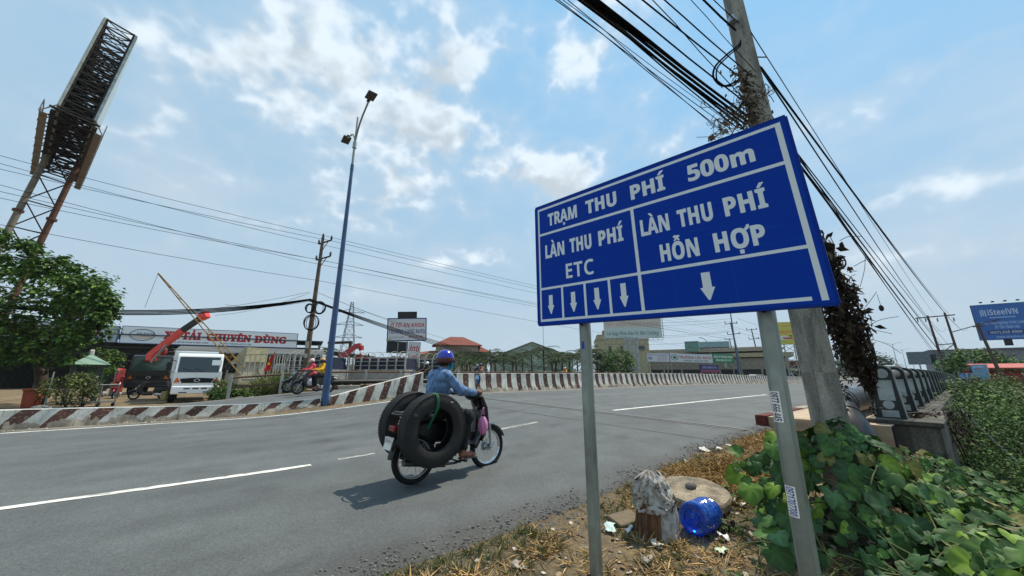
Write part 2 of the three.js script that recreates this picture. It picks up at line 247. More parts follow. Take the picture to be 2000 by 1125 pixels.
// painted lines, with worn gaps
const wearTex = tex(512, 128, (u, v) => { const a = fb2(u * 40, v * 10, 4, 40, 3), b = fb2(u * 6, v * 2, 3, 6, 8); return 255 * sm(.28, .46, a * .7 + b * .35 - .18 * (v < .1 || v > .9 ? 1 : 0)); }, { srgb: false });
const fadeTex = tex(512, 128, (u, v) => { const a = fb2(u * 40, v * 10, 4, 40, 13), b = fb2(u * 6, v * 2, 3, 6, 18); return 255 * sm(.40, .60, a * .75 + b * .35) * .75; }, { srgb: false });
const linePaint = new THREE.MeshStandardMaterial({ color: 0xd9d8d0, roughness: .75, alphaMap: wearTex, transparent: true });
const fadedPaint = new THREE.MeshStandardMaterial({ color: 0xb9b8b2, roughness: .8, alphaMap: fadeTex, transparent: true });
function stripe(s0, s1, n, w, m = linePaint, drift = 0) {
  const st = range(s0, s1, Math.max(4, Math.round((s1 - s0) / .35)));
  const g = grid(st, [-1, 1], (s, v) => { const q = n + drift * (s - s0) + v * w / 2 + .012 * (fb2(s * 5, v * 9, 2) - .5); return R(s, q, H(s, q) + .005); }, null, (s, v) => [s / 4, v * .5 + .5]);
  return struct('lane_marking', g, m);
}
stripe(-9, 1.25, 6.03, .14); stripe(1.62, 2.15, 6.1, .10, fadedPaint); stripe(4.55, 5.65, 6.1, .12, fadedPaint); stripe(8.4, 20.3, 6.1, .15); stripe(28, 40, 6.1, .15); stripe(48, 60, 6.1, .15);
stripe(-40, 6.1, 13.36, .14); stripe(6.1, 70, 13.3, .14, fadedPaint);
// bridge expansion joint
{
  const jm = mat(0x8b8c8a, .6, { metalness: .3, map: grimeTex });
  const strip = (s0, w, y) => grid([-1, 1], range(2.74, 13.6, 40), (q, n) => R(s0 + q * w / 2 + .012 * (fb2(n * 3, q + 3, 2) - .5), n, H(s0, n) + y));
  const j = thing('expansion_joint', 'steel expansion joint across the road where the bridge begins', 'road joint');
  part(j, 'edge_strip', strip(7.66, .05, .009), jm); part(j, 'edge_strip', strip(7.84, .05, .009), jm); part(j, 'rubber_seal', strip(7.75, .10, .006), mat(0x2a2a2b, .9));
  const tar = mat(0x2b2b2c, .7); struct('tar_seam', strip(6.4, .018, .005), tar); struct('tar_seam', strip(9.6, .018, .005), tar);
}
// ------------------------------------------------------------------ striped barriers between the carriageways
const brown = [74, 51, 45], pale = [190, 192, 185], bare = [150, 142, 128];
function stripeTex(slant, seed, bareTop) {
  const N = 16;                                                                    // 16 periods in one texture
  return tex(2048, 160, (u, v) => {
    const vf = v / .7, f = fb2(u * 48, v * 5, 4, 48, seed), fine = fb2(u * 220, v * 24, 3, 220, seed + 4), low = fb2(u * 60, v * 2 + 2, 4, 60, seed + 9);
    let c, ph = u * N - slant * vf + .12 * (low - .5); ph -= Math.floor(ph);
    if (v > .7) { c = [205, 203, 192]; const k = .82 + .3 * f; return c.map((x) => x * k); }
    const dark = ph < .47 + .04 * (fine - .5); const cell = Math.floor(u * N - slant * vf);
    c = dark ? brown.map((x) => x * (.8 + .5 * hash(cell & 15, seed))) : pale;
    if (dark && fine > .66 + .1 * (1 - low)) c = [140, 122, 104];
    if (!dark && fine < .30) c = [170, 166, 152];
    if (vf < bareTop * (2.6 * low - .45) ) c = bare.map((x) => x * (.75 + .6 * f));
    const drip = fb2(u * 300, v * 1.5, 2, 300, seed + 14), k = (.80 + .34 * f) * (drip > .66 ? .86 : 1); return c.map((x) => x * k);
  });
}
function barrier(name, label, s0, s1, prof, hfun, tx, group, n0 = 14.1) {
  // prof: list of [dn, height share, v]
  const m = new THREE.MeshStandardMaterial({ map: tx, roughness: .92, bumpMap: grainTex, bumpScale: .006 });
  const ss = range(s0, s1, Math.max(3, Math.round((s1 - s0) / .3)));
  const pt = (s, i) => { const [dn, hh] = prof[i], nn = n0 + dn, y = H(s, Math.min(nn, 14)) - .03; return R(s, nn + .008 * (fb2(s * 3, i, 2) - .5), y + .03 * (hh > 0 ? 1 : 0) + hh * hfun(s) + (hh > .9 ? .012 * (fb2(s * 2.5, i, 3) - .5) : 0)); };
  const idx = prof.map((_, i) => i);
  const body = toCreasedNormals(grid(ss, idx, pt, null, (s, i) => [s / (.62 * 16), prof[i][2]]).toNonIndexed(), .6); body.userData.keepUV = true;
  const cap = (s) => { const sh = prof.map(([dn, hh], i) => pt(s, i)), c = sh.reduce((a, b) => a.add(b), V3(0, 0, 0)).multiplyScalar(1 / sh.length), pos = [], uv = []; for (let i = 0; i < sh.length - 1; i++) { pos.push(...c.toArray(), ...sh[i].toArray(), ...sh[i + 1].toArray()); uv.push(.02, .8, .02, .8, .02, .8); } const g = new THREE.BufferGeometry(); g.setAttribute('position', new THREE.Float32BufferAttribute(pos, 3)); g.setAttribute('uv', new THREE.Float32BufferAttribute(uv, 2)); g.computeVertexNormals(); g.userData.keepUV = true; return g; };
  solo(name, [body, cap(s0), cap(s1)], m, label, 'barrier', group);
}
const lowProf = [[0, 0, 0], [.03, .5, .35], [.06, .97, .69], [.075, 1, .74], [.27, 1, .95], [.29, .97, .97], [.33, 0, 1]];
const jerProf = [[-.06, 0, 0], [-.05, .09, .06], [.07, .36, .22], [.12, .72, .47], [.15, .985, .69], [.165, 1, .74], [.33, 1, .95], [.345, .98, .97], [.5, 0, 1]];
const lowH = (s) => lerp(.45, .34, sm(-4.5, 1.5, s)), txLow = stripeTex(.55, 3, .38), txRamp = stripeTex(.30, 8, .10), txJer = stripeTex(.04, 15, .16);
barrier('low_barrier', 'low brown and white barrier in front of the workshop yard, paint flaking', -16, -.62, lowProf, lowH, txLow);
barrier('low_barrier', 'low brown and white barrier ending at the blue lamp post', -.6, 2.98, lowProf, lowH, txLow);
barrier('ramp_barrier', 'striped barrier that climbs from the blue lamp post to full height', 3.32, 6.75, lowProf, (s) => lerp(.36, .92, (s - 3.32) / 3.43), txRamp);
for (let i = 0; i < 11; i++) barrier('jersey_barrier', 'brown and white striped concrete barrier section along the bridge', 7.5 + i * 6, 13.46 + i * 6, jerProf, () => .84, txJer, 'barrier sections along the middle of the bridge');
// ------------------------------------------------------------------ the toll sign
{
  const W = 1.80, Hh = 1.03, TW = 2048, TH = 1172;
  const faceTex = canvas(TW, TH, (g) => {
    g.fillStyle = '#00389f'; g.fillRect(0, 0, TW, TH);
    const r = mulberry(5); g.globalAlpha = .10; for (let i = 0; i < 260; i++) { g.fillStyle = r() > .5 ? '#2c66c8' : '#06256c'; const x = r() * TW, y = r() * TH; g.fillRect(x, y, 20 + r() * 160, 2 + r() * 9); } g.globalAlpha = 1;
    g.fillStyle = 'rgba(70,120,205,.35)'; g.fillRect(.61 * TW, .74 * TH, 2, .22 * TH); g.fillRect(.785 * TW, .72 * TH, 2.5, .24 * TH); g.fillRect(.34 * TW, .02 * TH, 2, .2 * TH);
    const wh = '#dbe3e6', bw = 22, bx = 24, by = 22;
    g.fillStyle = wh; g.fillRect(bx, by, TW - 2 * bx - 4, bw); g.fillRect(bx, by, bw - 4, TH - 2 * by); g.fillRect(TW - bx - bw - 10, by, bw + 8, TH - 2 * by + 4); g.fillRect(bx, TH - by - bw, TW - 2 * bx - 70, bw);
    g.fillRect(bx, .245 * TH, TW - 2 * bx - 14, bw + 1); g.fillRect(bx, .708 * TH, TW - 2 * bx - 14, bw); g.fillRect(.484 * TW, .25 * TH, bw + 4, .73 * TH);
    for (const x of [.132, .247, .359]) g.fillRect(x * TW, .715 * TH, bw, .265 * TH);
    const tx = (s, x0, x1, y0, y1, o = {}) => vtext(g, s, x0 * TW, y1 * TH, (y1 - y0) * TH / .715, { width: (x1 - x0) * TW, fill: wh, outline: wh, lineWidth: 7, ...o });
    tx('TRẠM', .074, .243, .09, .192); tx('THU', .285, .437, .09, .192); tx('PHÍ', .487, .628, .09, .192); tx('500m', .706, .912, .09, .192);
    tx('LÀN', .047, .165, .358, .466); tx('THU', .19, .305, .358, .466); tx('PHÍ', .33, .445, .358, .466); tx('ETC', .157, .303, .553, .66, { weight: 'normal', gap: 14, lineWidth: 9 });
    tx('LÀN', .512, .626, .362, .47); tx('THU', .652, .767, .362, .47); tx('PHÍ', .792, .912, .362, .47); tx('HỖN', .572, .708, .558, .666); tx('HỢP', .745, .89, .558, .666);
    const arrow = (x, y0, y1, w) => { const a = x * TW, b = y0 * TH, c = y1 * TH, k = w * TW; g.beginPath(); g.moveTo(a - k * .3, b); g.lineTo(a + k * .3, b); g.lineTo(a + k * .3, lerp(b, c, .55)); g.lineTo(a + k * .5, lerp(b, c, .55)); g.lineTo(a + k * .06, c); g.lineTo(a - k * .06, c); g.lineTo(a - k * .5, lerp(b, c, .55)); g.lineTo(a - k * .3, lerp(b, c, .55)); g.fill(); };
    arrow(.073, .775, .925, .036); arrow(.193, .775, .925, .036); arrow(.307, .77, .925, .036); arrow(.422, .765, .925, .036); arrow(.709, .772, .932, .044);
  });
  const c = V3((.2175 + 1.488) / 2, 0, -(2.92 + 1.65) / 2), sign = thing('road_sign', 'blue toll station sign with white Vietnamese lettering on two steel posts', 'road sign', V3(c.x, 0, c.z), -Math.PI / 4);
  const tilt = -.040, y0 = (2.594 + 2.675 + 1.578 + 1.638) / 4;
  const pan = new THREE.Group(); pan.name = 'panel'; pan.position.set(0, y0, 0);  sign.add(pan);
  const blue = new THREE.MeshPhysicalMaterial({ color: 0x03308a, roughness: .55, specularIntensity: .25 });
  part(pan, 'sheet', B(W, Hh, .018, [0, 0, -.011]), blue);
  const pf = new THREE.PlaneGeometry(W - .002, Hh - .002, 12, 8).translate(0, 0, .002); pf.userData.keepUV = true; part(pan, 'printed_face', pf, new THREE.MeshPhysicalMaterial({ roughness: .55, specularIntensity: .22, map: faceTex }));
  part(pan, 'rim', [B(W + .008, .012, .03, [0, Hh / 2 + .006, -.012]), B(W + .008, .012, .03, [0, -Hh / 2 - .006, -.012]), B(.012, Hh, .03, [W / 2 + .006, 0, -.012]), B(.012, Hh, .03, [-W / 2 - .006, 0, -.012])], blue);
  part(pan, 'back_rail', B(W * .96, .05, .04, [0, .3, -.041]), M.galv); part(pan, 'back_rail', B(W * .96, .05, .04, [0, -.3, -.041]), M.galv);
  pan.children.forEach((m) => { const q = m.geometry.attributes.position; for (let i = 0; i < q.count; i++) { const x = q.getX(i), y = q.getY(i); q.setXY(i, x - lerp(.012, .05, x / W + .5) * y, y + tilt * x); } });   // the sheet hangs slightly out of square
  const stick = (txt, col) => mat(0xffffff, .5, { map: canvas(512, 150, (g) => { g.fillStyle = '#e8e8e4'; g.fillRect(0, 0, 512, 150); vtext(g, txt, 18, 128, 150, { width: 476, fill: col, weight: 'bold' }); }) });
  for (const [f, lab, dir] of [[.209, 0], [.85, 1]]) {
    const x = (f - .5) * W, w = sign.localToWorld(V3(x, 0, -.105)), [s, n] = toSN(sign.position.clone().add(V3(x, 0, -.105).applyAxisAngle(V3(0, 1, 0), -Math.PI / 4))), gy = land(s, n) - .3, r = .043;
    const p = part(sign, 'post', C([x, gy, -.105], [x, y0 + .44, -.105], r, r, 20), M.galv);
    part(p, 'bolt', C([x, 1.56 + (lab ? .02 : .06), -.105 + r - .004], [x, 1.56 + (lab ? .02 : .06), -.105 + r + .008], .014, .014, 8), M.rust);
    if (lab) {
      const label = (yc, len, txt, col) => { const g = new THREE.CylinderGeometry(r + .0012, r + .0012, len, 14, 1, true, -1.02, 1.15); const uv = g.attributes.uv; for (let i = 0; i < uv.count; i++) { const u = uv.getX(i), v = uv.getY(i); uv.setXY(i, 1 - v, u); } tf(g, [x, yc, -.105]); g.userData.keepUV = true; const m = part(p, 'sticker', g, stick(txt, col)); m.userData.label = `phone number sticker ${txt}`; };
      label(1.25 - .19 * 1.84 / 1 + .19, .15, '0977 666 445', '#1b0f3f'); label(.66, .135, '0971707700', '#173a8f');
    } else { const m = part(p, 'paint_mark', tf(new THREE.CylinderGeometry(r + .0012, r + .0012, .055, 6, 1, true, -.2, .5), [x, 1.46, -.105], [0, 0, 0]), mat(0x1d46a8, .6)); }
  }
}
// ------------------------------------------------------------------ concrete utility pole behind the sign
const PA = -.1, POLE = { b: V3(3.16, -.4, -3.72), t: V3(2.84, 8.2, -3.72) };
const poleAt = (h) => POLE.b.clone().lerp(POLE.t, (h + .4) / 8.6);
const poleTex = tex(512, 512, (u, v) => { const a = fb2(u * 6, v * 2, 5, 6, 41), b = vn2(u * 140, v * 140, 140, 4), st = fb2(u * 24, v * 2, 3, 24, 44); let k = 148 + 80 * (a - .5) + 28 * (b - .5) + 34 * (st - .5); k -= 26 * sm(.55, .75, fb2(u * 14, v * 5, 4, 14, 47)); return [k * 1.02, k, k * .93]; }, { rep: [.9, .6] });
const poleMat = mat(0xffffff, .95, { map: poleTex, bumpMap: grainTex, bumpScale: .006 });
{
  const p = thing('utility_pole', 'weathered square concrete utility pole carrying a tangle of cables behind the blue sign', 'utility pole', POLE.b);
  const ax = POLE.t.clone().sub(POLE.b), prism = (w0, w1, d0, d1) => { const g = new THREE.BoxGeometry(1, 1, 1, 1, 12, 1), q = g.attributes.position; const ch = .86; for (let i = 0; i < q.count; i++) { const f = q.getY(i) + .5, x = q.getX(i) * lerp(w0, w1, f), z = q.getZ(i) * lerp(d0, d1, f), a = PA; q.setXYZ(i, ax.x * f + x * Math.cos(a) + z * Math.sin(a), ax.y * f, ax.z * f - x * Math.sin(a) + z * Math.cos(a)); } g.computeVertexNormals(); return g; };
  part(p, 'shaft', prism(.235, .125, .215, .12), poleMat);
  const L0 = (h) => poleAt(h).sub(POLE.b), hole = [];
  for (let i = 0; i < 13; i++) { const h = 3.2 + i * .26, c = L0(h), w = lerp(.215, .12, (h + .4) / 8.6) / 2 + .001, nx = -Math.cos(PA) * 0 + Math.sin(PA) * -1; const nrm = V3(-Math.sin(PA) * -1 * 0 + -.58, 0, .81); hole.push(nrm); part(p, 'bolt_hole', C(c.clone().add(V3(Math.sin(PA), 0, Math.cos(PA)).multiplyScalar(w - .004)).add(V3(-.01, 0, 0)), c.clone().add(V3(Math.sin(PA), 0, Math.cos(PA)).multiplyScalar(w + .002)).add(V3(-.01, 0, 0)), .008, .008, 8), M.black); }
  for (const h of [5.1, 3.9]) { const c = L0(h); part(p, 'step_peg', C(c.clone().add(V3(.08, 0, .04)), c.clone().add(V3(.24, .02, .02)), .008, .008, 6), M.rust); }
  const spool = (h) => { const c = L0(h).add(V3(-.16, 0, .06)), q = part(p, 'insulator', L([[0, -.045], [.03, -.045], [.035, -.03], [.018, -.012], [.018, .012], [.035, .03], [.03, .045], [0, .045]], 12, c), mat(0x4b3a30, .35)); part(q, 'bracket', [B(.10, .008, .02, c.clone().add(V3(.05, .052, 0))), B(.10, .008, .02, c.clone().add(V3(.05, -.052, 0))), C(c.clone().add(V3(0, -.07, 0)), c.clone().add(V3(0, .07, 0)), .006)], M.rust); };
  for (const h of [4.22, 4.42, 4.62, 4.82]) spool(h);
  const cl = L0(5.65).add(V3(-.12, 0, .05)); part(p, 'cable_clamp', [B(.09, .07, .07, cl), C(cl.clone().add(V3(0, -.03, .04)), cl.clone().add(V3(0, .05, .04)), .02)], M.steel);
  part(p, 'number_plate', face(.17, .11, L0(2.0).add(V3(Math.sin(PA), 0, Math.cos(PA)).multiplyScalar(.103)), [0, PA, 0]), mat(0xffffff, .7, { map: canvas(128, 80, (g) => { g.fillStyle = '#8d8b84'; g.fillRect(0, 0, 128, 80); g.fillStyle = '#3a3a3a'; for (let i = 0; i < 6; i++) g.fillRect(8 + i * 20, 14, 9, 46); }) }));
}
// ------------------------------------------------------------------ overhead cables
function cable(pts, r, label, group, name = 'overhead_cable', m = M.wire, n = 28) { return solo(name, T(pts, r, n, 5), m, label, 'cable', group); }
const sagPts = (a, b, sag, k = 6) => range(0, 1, k).map((f) => a.clone().lerp(b, f).add(V3(0, -4 * sag * f * (1 - f), 0)));
{
  const gA = 'cables strung from behind the viewer to the concrete pole', gB = 'cables strung from the concrete pole along the bridge';
  // bundle from the pole back over the viewer's head
  const back = (px0, py0, px1, py1, r, lab, sag = .25, tp = 4.35) => {
    const a = P(px1, py1, tp), q = ray(px0, py0), bx = V3(-23, 0, 15), dir = V3(-Math.sin(1.02), 0, Math.cos(1.02)); // the far end hangs on the pole before this one
    const m = V3(EYE, 0, 0); const k = (a.x * dir.z - a.z * dir.x) / (q.x * dir.z - q.z * dir.x), mid = q.clone().multiplyScalar(k).add(V3(0, EYE, 0)), d1 = mid.clone().sub(a), e = a.clone().add(d1.clone().multiplyScalar(7.5)); e.y = lerp(e.y, a.y + .5, .75);
    cable([a, a.clone().lerp(mid, .5).add(V3(0, -.015, 0)), mid, mid.clone().lerp(e, .35).add(V3(0, -.1, 0)), e], r, lab, gA);
  };
  const thick = 'thick black cable bundle running up to the concrete pole', thin = 'thin black wire running up to the concrete pole';
  for (const [x0, x1, y1, r] of [[1132, 1452, 240, .012], [1142, 1448, 246, .012], [1150, 1460, 238, .014], [1160, 1464, 230, .014], [1168, 1470, 236, .011], [1138, 1440, 250, .007]]) back(x0, 0, x1, y1, r, thick);
  for (const [x0, x1, y1, r] of [[1086, 1432, 256, .004], [1092, 1420, 262, .004], [1110, 1400, 250, .004], [1100, 1426, 240, .003], [1205, 1462, 205, .008], [1255, 1468, 168, .008], [1298, 1470, 150, .007], [1350, 1476, 140, .004], [1275, 1450, 190, .005]]) back(x0, 0, x1, y1, r, thin);
  for (const [x0, x1, y1, r] of [[1374, 1440, 62, .012], [1394, 1448, 48, .006]]) back(x0, 0, x1, y1, r, 'black cable clamped high on the concrete pole', .2, 4.6);
  // loop of slack cable hanging on the pole
  solo('cable_loop', [T([P(1438, 62, 4.6), P(1446, 82, 4.5), P(1418, 108, 4.4), P(1396, 132, 4.32), P(1394, 152, 4.28), P(1412, 168, 4.25), P(1436, 160, 4.22), P(1452, 148, 4.2)], .012, 50, 6), T([P(1440, 70, 4.58), P(1447, 86, 4.5), P(1422, 110, 4.38), P(1400, 136, 4.3), P(1404, 162, 4.25), P(1428, 168, 4.22), P(1450, 152, 4.2)], .009, 50, 6)], M.wire, 'slack black cable loop hanging against the concrete pole', 'cable');
  // onward along the bridge
  const on = (px0, py0, px1, py1, t1, r, sag, lab = 'black overhead wire running from the concrete pole along the bridge', t0 = 4.4) => cable(sagPts(P(px0, py0, t0), P(px1, py1, t1), sag, 8), r, lab, gB, 'overhead_cable', M.wire, 40);
  on(1466, 62, 1838, 624, 60, .006, .9); on(1483, 128, 1872, 622, 60, .008, 1.1); on(1486, 132, 1890, 640, 62, .014, 1.6, 'thick black cable running from the concrete pole along the bridge'); on(1488, 138, 1846, 640, 60, .010, 1.7);
  for (const [x0, y0, x1, y1, t1, r, sg] of [[1500, 226, 1885, 700, 60, .008, .8], [1502, 232, 1880, 716, 60, .010, .8], [1498, 236, 1878, 725, 58, .016, .9], [1504, 238, 1870, 728, 55, .009, 1.0], [1500, 240, 1896, 720, 60, .006, 1.1], [1506, 224, 1860, 730, 50, .006, .7]]) on(x0, y0, x1, y1, t1, r, sg, r > .012 ? 'thick black cable running from the concrete pole along the bridge' : undefined, 4.3);
  // weight hanging from the cables
  const hw = thing('hanging_tag', 'small dark scrap hanging from the cables beside the dead vine', 'scrap', P(1720, 596, 7.2)); part(hw, 'scrap', S(.06, [0, -.06, 0], [.7, 1.1, .6], 8, 6), M.dark); part(hw, 'string', C([0, -.02, 0], [-.02, .22, 0], .004), M.wire);
}
// ------------------------------------------------------------------ people: a field of tapered capsules, meshed
function capsuleField(bones, ctr, half, N, k = .03, wob = null) {
  const mc = new MarchingCubes(N, new THREE.MeshBasicMaterial(), false, false, 200000), f = mc.field, hs = N / 2;
  const bb = bones.map(([a, b, r1, r2]) => { const d = [b[0] - a[0], b[1] - a[1], b[2] - a[2]], l2 = d[0] ** 2 + d[1] ** 2 + d[2] ** 2 || 1e-9; return [a[0], a[1], a[2], d[0], d[1], d[2], 1 / l2, r1, r2]; });
  for (let z = 0; z < N; z++) for (let y = 0; y < N; y++) for (let x = 0; x < N; x++) {
    const X_ = (x - hs) / hs * half + ctr[0], Y_ = (y - hs) / hs * half + ctr[1], Z_ = (z - hs) / hs * half + ctr[2]; let m = 1e3, sum = 0;
    for (const q of bb) { const px = X_ - q[0], py = Y_ - q[1], pz = Z_ - q[2]; let t = (px * q[3] + py * q[4] + pz * q[5]) * q[6]; t = t < 0 ? 0 : t > 1 ? 1 : t; const dx = px - q[3] * t, dy = py - q[4] * t, dz = pz - q[5] * t, d = Math.sqrt(dx * dx + dy * dy + dz * dz) - (q[7] + (q[8] - q[7]) * t); if (d < .15) sum += Math.exp(-d / k * 2.2); if (d < m) m = d; }
    let d = sum > 0 ? -Math.log(sum) * k / 2.2 : m; if (wob && d < .05 && d > -.05) d += wob(X_, Y_, Z_); f[x + y * N + z * N * N] = -d;
  }
  mc.isolation = 0; mc.update();
  const n = mc.count, pos = new Float32Array(n * 3), nor = new Float32Array(n * 3);
  for (let i = 0; i < n; i++) for (let c = 0; c < 3; c++) { pos[3 * i + c] = mc.positionArray[3 * i + c] * half + ctr[c]; nor[3 * i + c] = mc.normalArray[3 * i + c]; }
  const g = new THREE.BufferGeometry(); g.setAttribute('position', new THREE.BufferAttribute(pos, 3)); g.setAttribute('normal', new THREE.BufferAttribute(nor, 3));
  const nn = g.attributes.normal; for (let i = 0; i < n; i++) { const v = V3(nn.getX(i), nn.getY(i), nn.getZ(i)); if (v.lengthSq() < 1e-12) v.set(0, 1, 0); v.normalize(); nn.setXYZ(i, v.x, v.y, v.z); } return g;
}
// a rider seated astride: local x forward, y up, z to the right; the saddle is at (.27, .76)
function riderGeometry(fine) {
  const sh = .185, hipW = .11, sx = .315, sy = 1.26;
  const arm = (s, p = 0) => [[[sx, sy - .02, s * sh], [.47, 1.07, s * .27], .056 + p, .047 + p], [[.47, 1.07, s * .27], [.665, 1.035, s * .30], .045 + p, .033 + p]];
  const leg = (s, p = 0) => [[[.26, .84, s * hipW], [.66, .74, s * .17], .088 + p, .066 + p], [[.66, .74, s * .17], [.60, .36, s * .17], .062 + p, .042 + p]];
  const torso = (p = 0) => [[[.25, .86, -.07], [.25, .86, .07], .115 + p, .115 + p], [[.26, .90, 0], [.29, 1.10, 0], .125 + p, .135 + p], [[.285, 1.10, -.06], [.30, 1.20, -.10], .105 + p, .095 + p], [[.285, 1.10, .06], [.30, 1.20, .10], .105 + p, .095 + p], [[sx, sy - .01, -.14], [sx, sy - .01, .14], .075 + p, .075 + p]];
  const head = [[[.345, 1.30, 0], [.365, 1.38, 0], .054, .052], [[.375, 1.475, 0], [.385, 1.465, 0], .092, .092], [[.40, 1.41, 0], [.435, 1.395, 0], .062, .04], [[.47, 1.452, 0], [.478, 1.428, 0], .012, .017], [[.38, 1.44, -.088], [.375, 1.46, -.09], .018, .02], [[.38, 1.44, .088], [.375, 1.46, .09], .018, .02]];
  const foot = (s) => [[[.60, .34, s * .17], [.60, .29, s * .17], .04, .036], [[.57, .275, s * .17], [.70, .262, s * .175], .036, .03], [[.70, .262, s * .175], [.76, .258, s * .178], .032, .022]];
  const all = [...torso(-.015), ...[-1, 1].flatMap((s) => [...arm(s, -.008), ...leg(s, -.012), ...foot(s)]), ...head];
  const N = fine ? 104 : 60, out = {};
  const fold = fine ? (x, y, z) => .020 * (vn3(x * 15 + y * 7, y * 17 - x * 8, z * 14) - .5) + .009 * (vn3(x * 40, y * 34 + 9, z * 36) - .5) : null;
  out.body = [capsuleField(all, [.42, .90, 0], .70, N, .022)];
  if (fine) for (const s of [-1, 1]) {                                            // hands closed on the grips
    const hx = .69, hy = 1.03, hz = s * .315, f = [[[hx - .03, hy + .004, hz - s * .02], [hx + .012, hy + .022, hz + s * .005], .027, .026], [[hx - .01, hy + .012, hz - s * .03], [hx + .01, hy + .016, hz + s * .035], .024, .022]];
    for (let i = 0; i < 4; i++) { const z = hz + s * (-.038 + i * .0235), l = [1, 1.1, 1.04, .82][i]; f.push([[hx + .022, hy + .028, z], [hx + .05, hy + .018 * l, z], .0095, .009], [[hx + .05, hy + .018 * l, z], [hx + .046, hy - .016 * l, z], .009, .0085], [[hx + .046, hy - .016 * l, z], [hx + .02 , hy - .026 * l, z], .0085, .0075]); }
    f.push([[hx - .02, hy, hz - s * .045], [hx + .012, hy - .018, hz - s * .058], .013, .011], [[hx + .012, hy - .018, hz - s * .058], [hx + .034, hy - .022, hz - s * .05], .0105, .009]);
    out.body.push(capsuleField(f, [hx, hy, hz], .1, 64, .006));
  } else for (const s of [-1, 1]) out.body.push(S(.045, [.69, 1.03, s * .31], [1, .8, 1.1], 10, 8));
  const jacketBones = [...torso(.012), ...[-1, 1].flatMap((s) => arm(s, .012))]; out.jacket = [capsuleField(jacketBones, [.42, 1.08, 0], .44, fine ? 96 : 46, .03, fold)];
  // collar and cuffs end the jacket cleanly
  out.jacket.push(L([[.062, 0], [.072, .045], [.064, .05], [.056, .005]], 18, [.345, 1.315, 0], [0, 0, -.2]));
  for (const s of [-1, 1]) out.jacket.push(C([.60, 1.045, s * .292], [.655, 1.037, s * .30], .049, .045, 14));
  out.trousers = [capsuleField([...[-1, 1].flatMap((s) => leg(s, .008)), [[.25, .85, -.07], [.25, .85, .07], .122, .122]], [.45, .62, 0], .44, fine ? 80 : 46, .025, fold)];
  out.shoes = [-1, 1].flatMap((s) => [RB(.25, .02, .095, .009, [.665, .232, s * .175]), T([[.62, .25, s * .175 - .05], [.64, .30, s * .175], [.62, .25, s * .175 + .05]], .010, 10, 6), T([[.71, .245, s * .175 - .045], [.725, .295, s * .175], [.71, .245, s * .175 + .045]], .010, 10, 6)]);
  return out;
}
const RG = { fine: null, rough: null };
const skinM = mat(0x8a5a40, .6);
function rider(name, label, pos, turn, group, { fine = false, jacket, trousers, helmet, brim, mask, scale = 1 }) {
  const q = fine ? (RG.fine ??= riderGeometry(true)) : (RG.rough ??= riderGeometry(false));
  const o = thing(name, label, 'person', pos, turn, group); o.scale.setScalar(scale);
  part(o, 'body', q.body, skinM); part(o, 'jacket', q.jacket, jacket); part(o, 'trousers', q.trousers, trousers); part(o, 'sandals', q.shoes, mat(0x5a5248, .8));
  const h = part(o, 'helmet', [L([[0, .128], [.045, .122], [.085, .098], [.112, .055], [.122, .005], [.122, -.035], [.116, -.04], [.112, -.03], [.11, .02], [.09, .07], [0, .105]], 28, [.375, 1.475, 0], [0, 0, .04])], helmet);
  part(h, 'rim_band', L([[.124, -.045], [.127, -.02], [.1245, .018], [.118, .018], [.118, -.045]], 28, [.375, 1.475, 0], [0, 0, .04]), brim);
  const vz = new THREE.CylinderGeometry(.125, .175, .03, 18, 1, true, Math.PI / 2 - .95, 1.9); part(h, 'visor', [tf(vz, [.372, 1.458, 0], [0, 0, -.05]), tf(new THREE.CylinderGeometry(.123, .172, .03, 18, 1, true, Math.PI / 2 - .95, 1.9), [.372, 1.455, 0], [0, 0, -.05])], brim);
  part(h, 'chin_strap', [T([[.40, 1.44, .112], [.415, 1.39, .085], [.425, 1.352, .03], [.425, 1.352, -.03], [.415, 1.39, -.085], [.40, 1.44, -.112]], .007, 20, 5), T([[.345, 1.44, .112], [.385, 1.40, .095], [.415, 1.388, .086]], .006, 10, 5)], M.black);
  if (mask) part(o, 'face_mask', capsuleField([[[.435, 1.425, -.035], [.435, 1.425, .035], .052, .052], [[.43, 1.385, -.02], [.43, 1.385, .02], .05, .05], [[.40, 1.41, -.075], [.40, 1.41, -.06], .014, .02], [[.40, 1.41, .06], [.40, 1.41, .075], .02, .014]], [.42, 1.41, 0], .13, fine ? 48 : 26, .015), mask);
  part(o, 'hair', S(.097, [.362, 1.462, 0], [1, 1, 1.0], 18, 12), mat(0x120d0a, .8));
  if (fine) for (const z of [.032, -.032]) part(o, 'eye', S(.012, [.462, 1.467, z]), mat(0x1a120e, .3));
  return o;
}
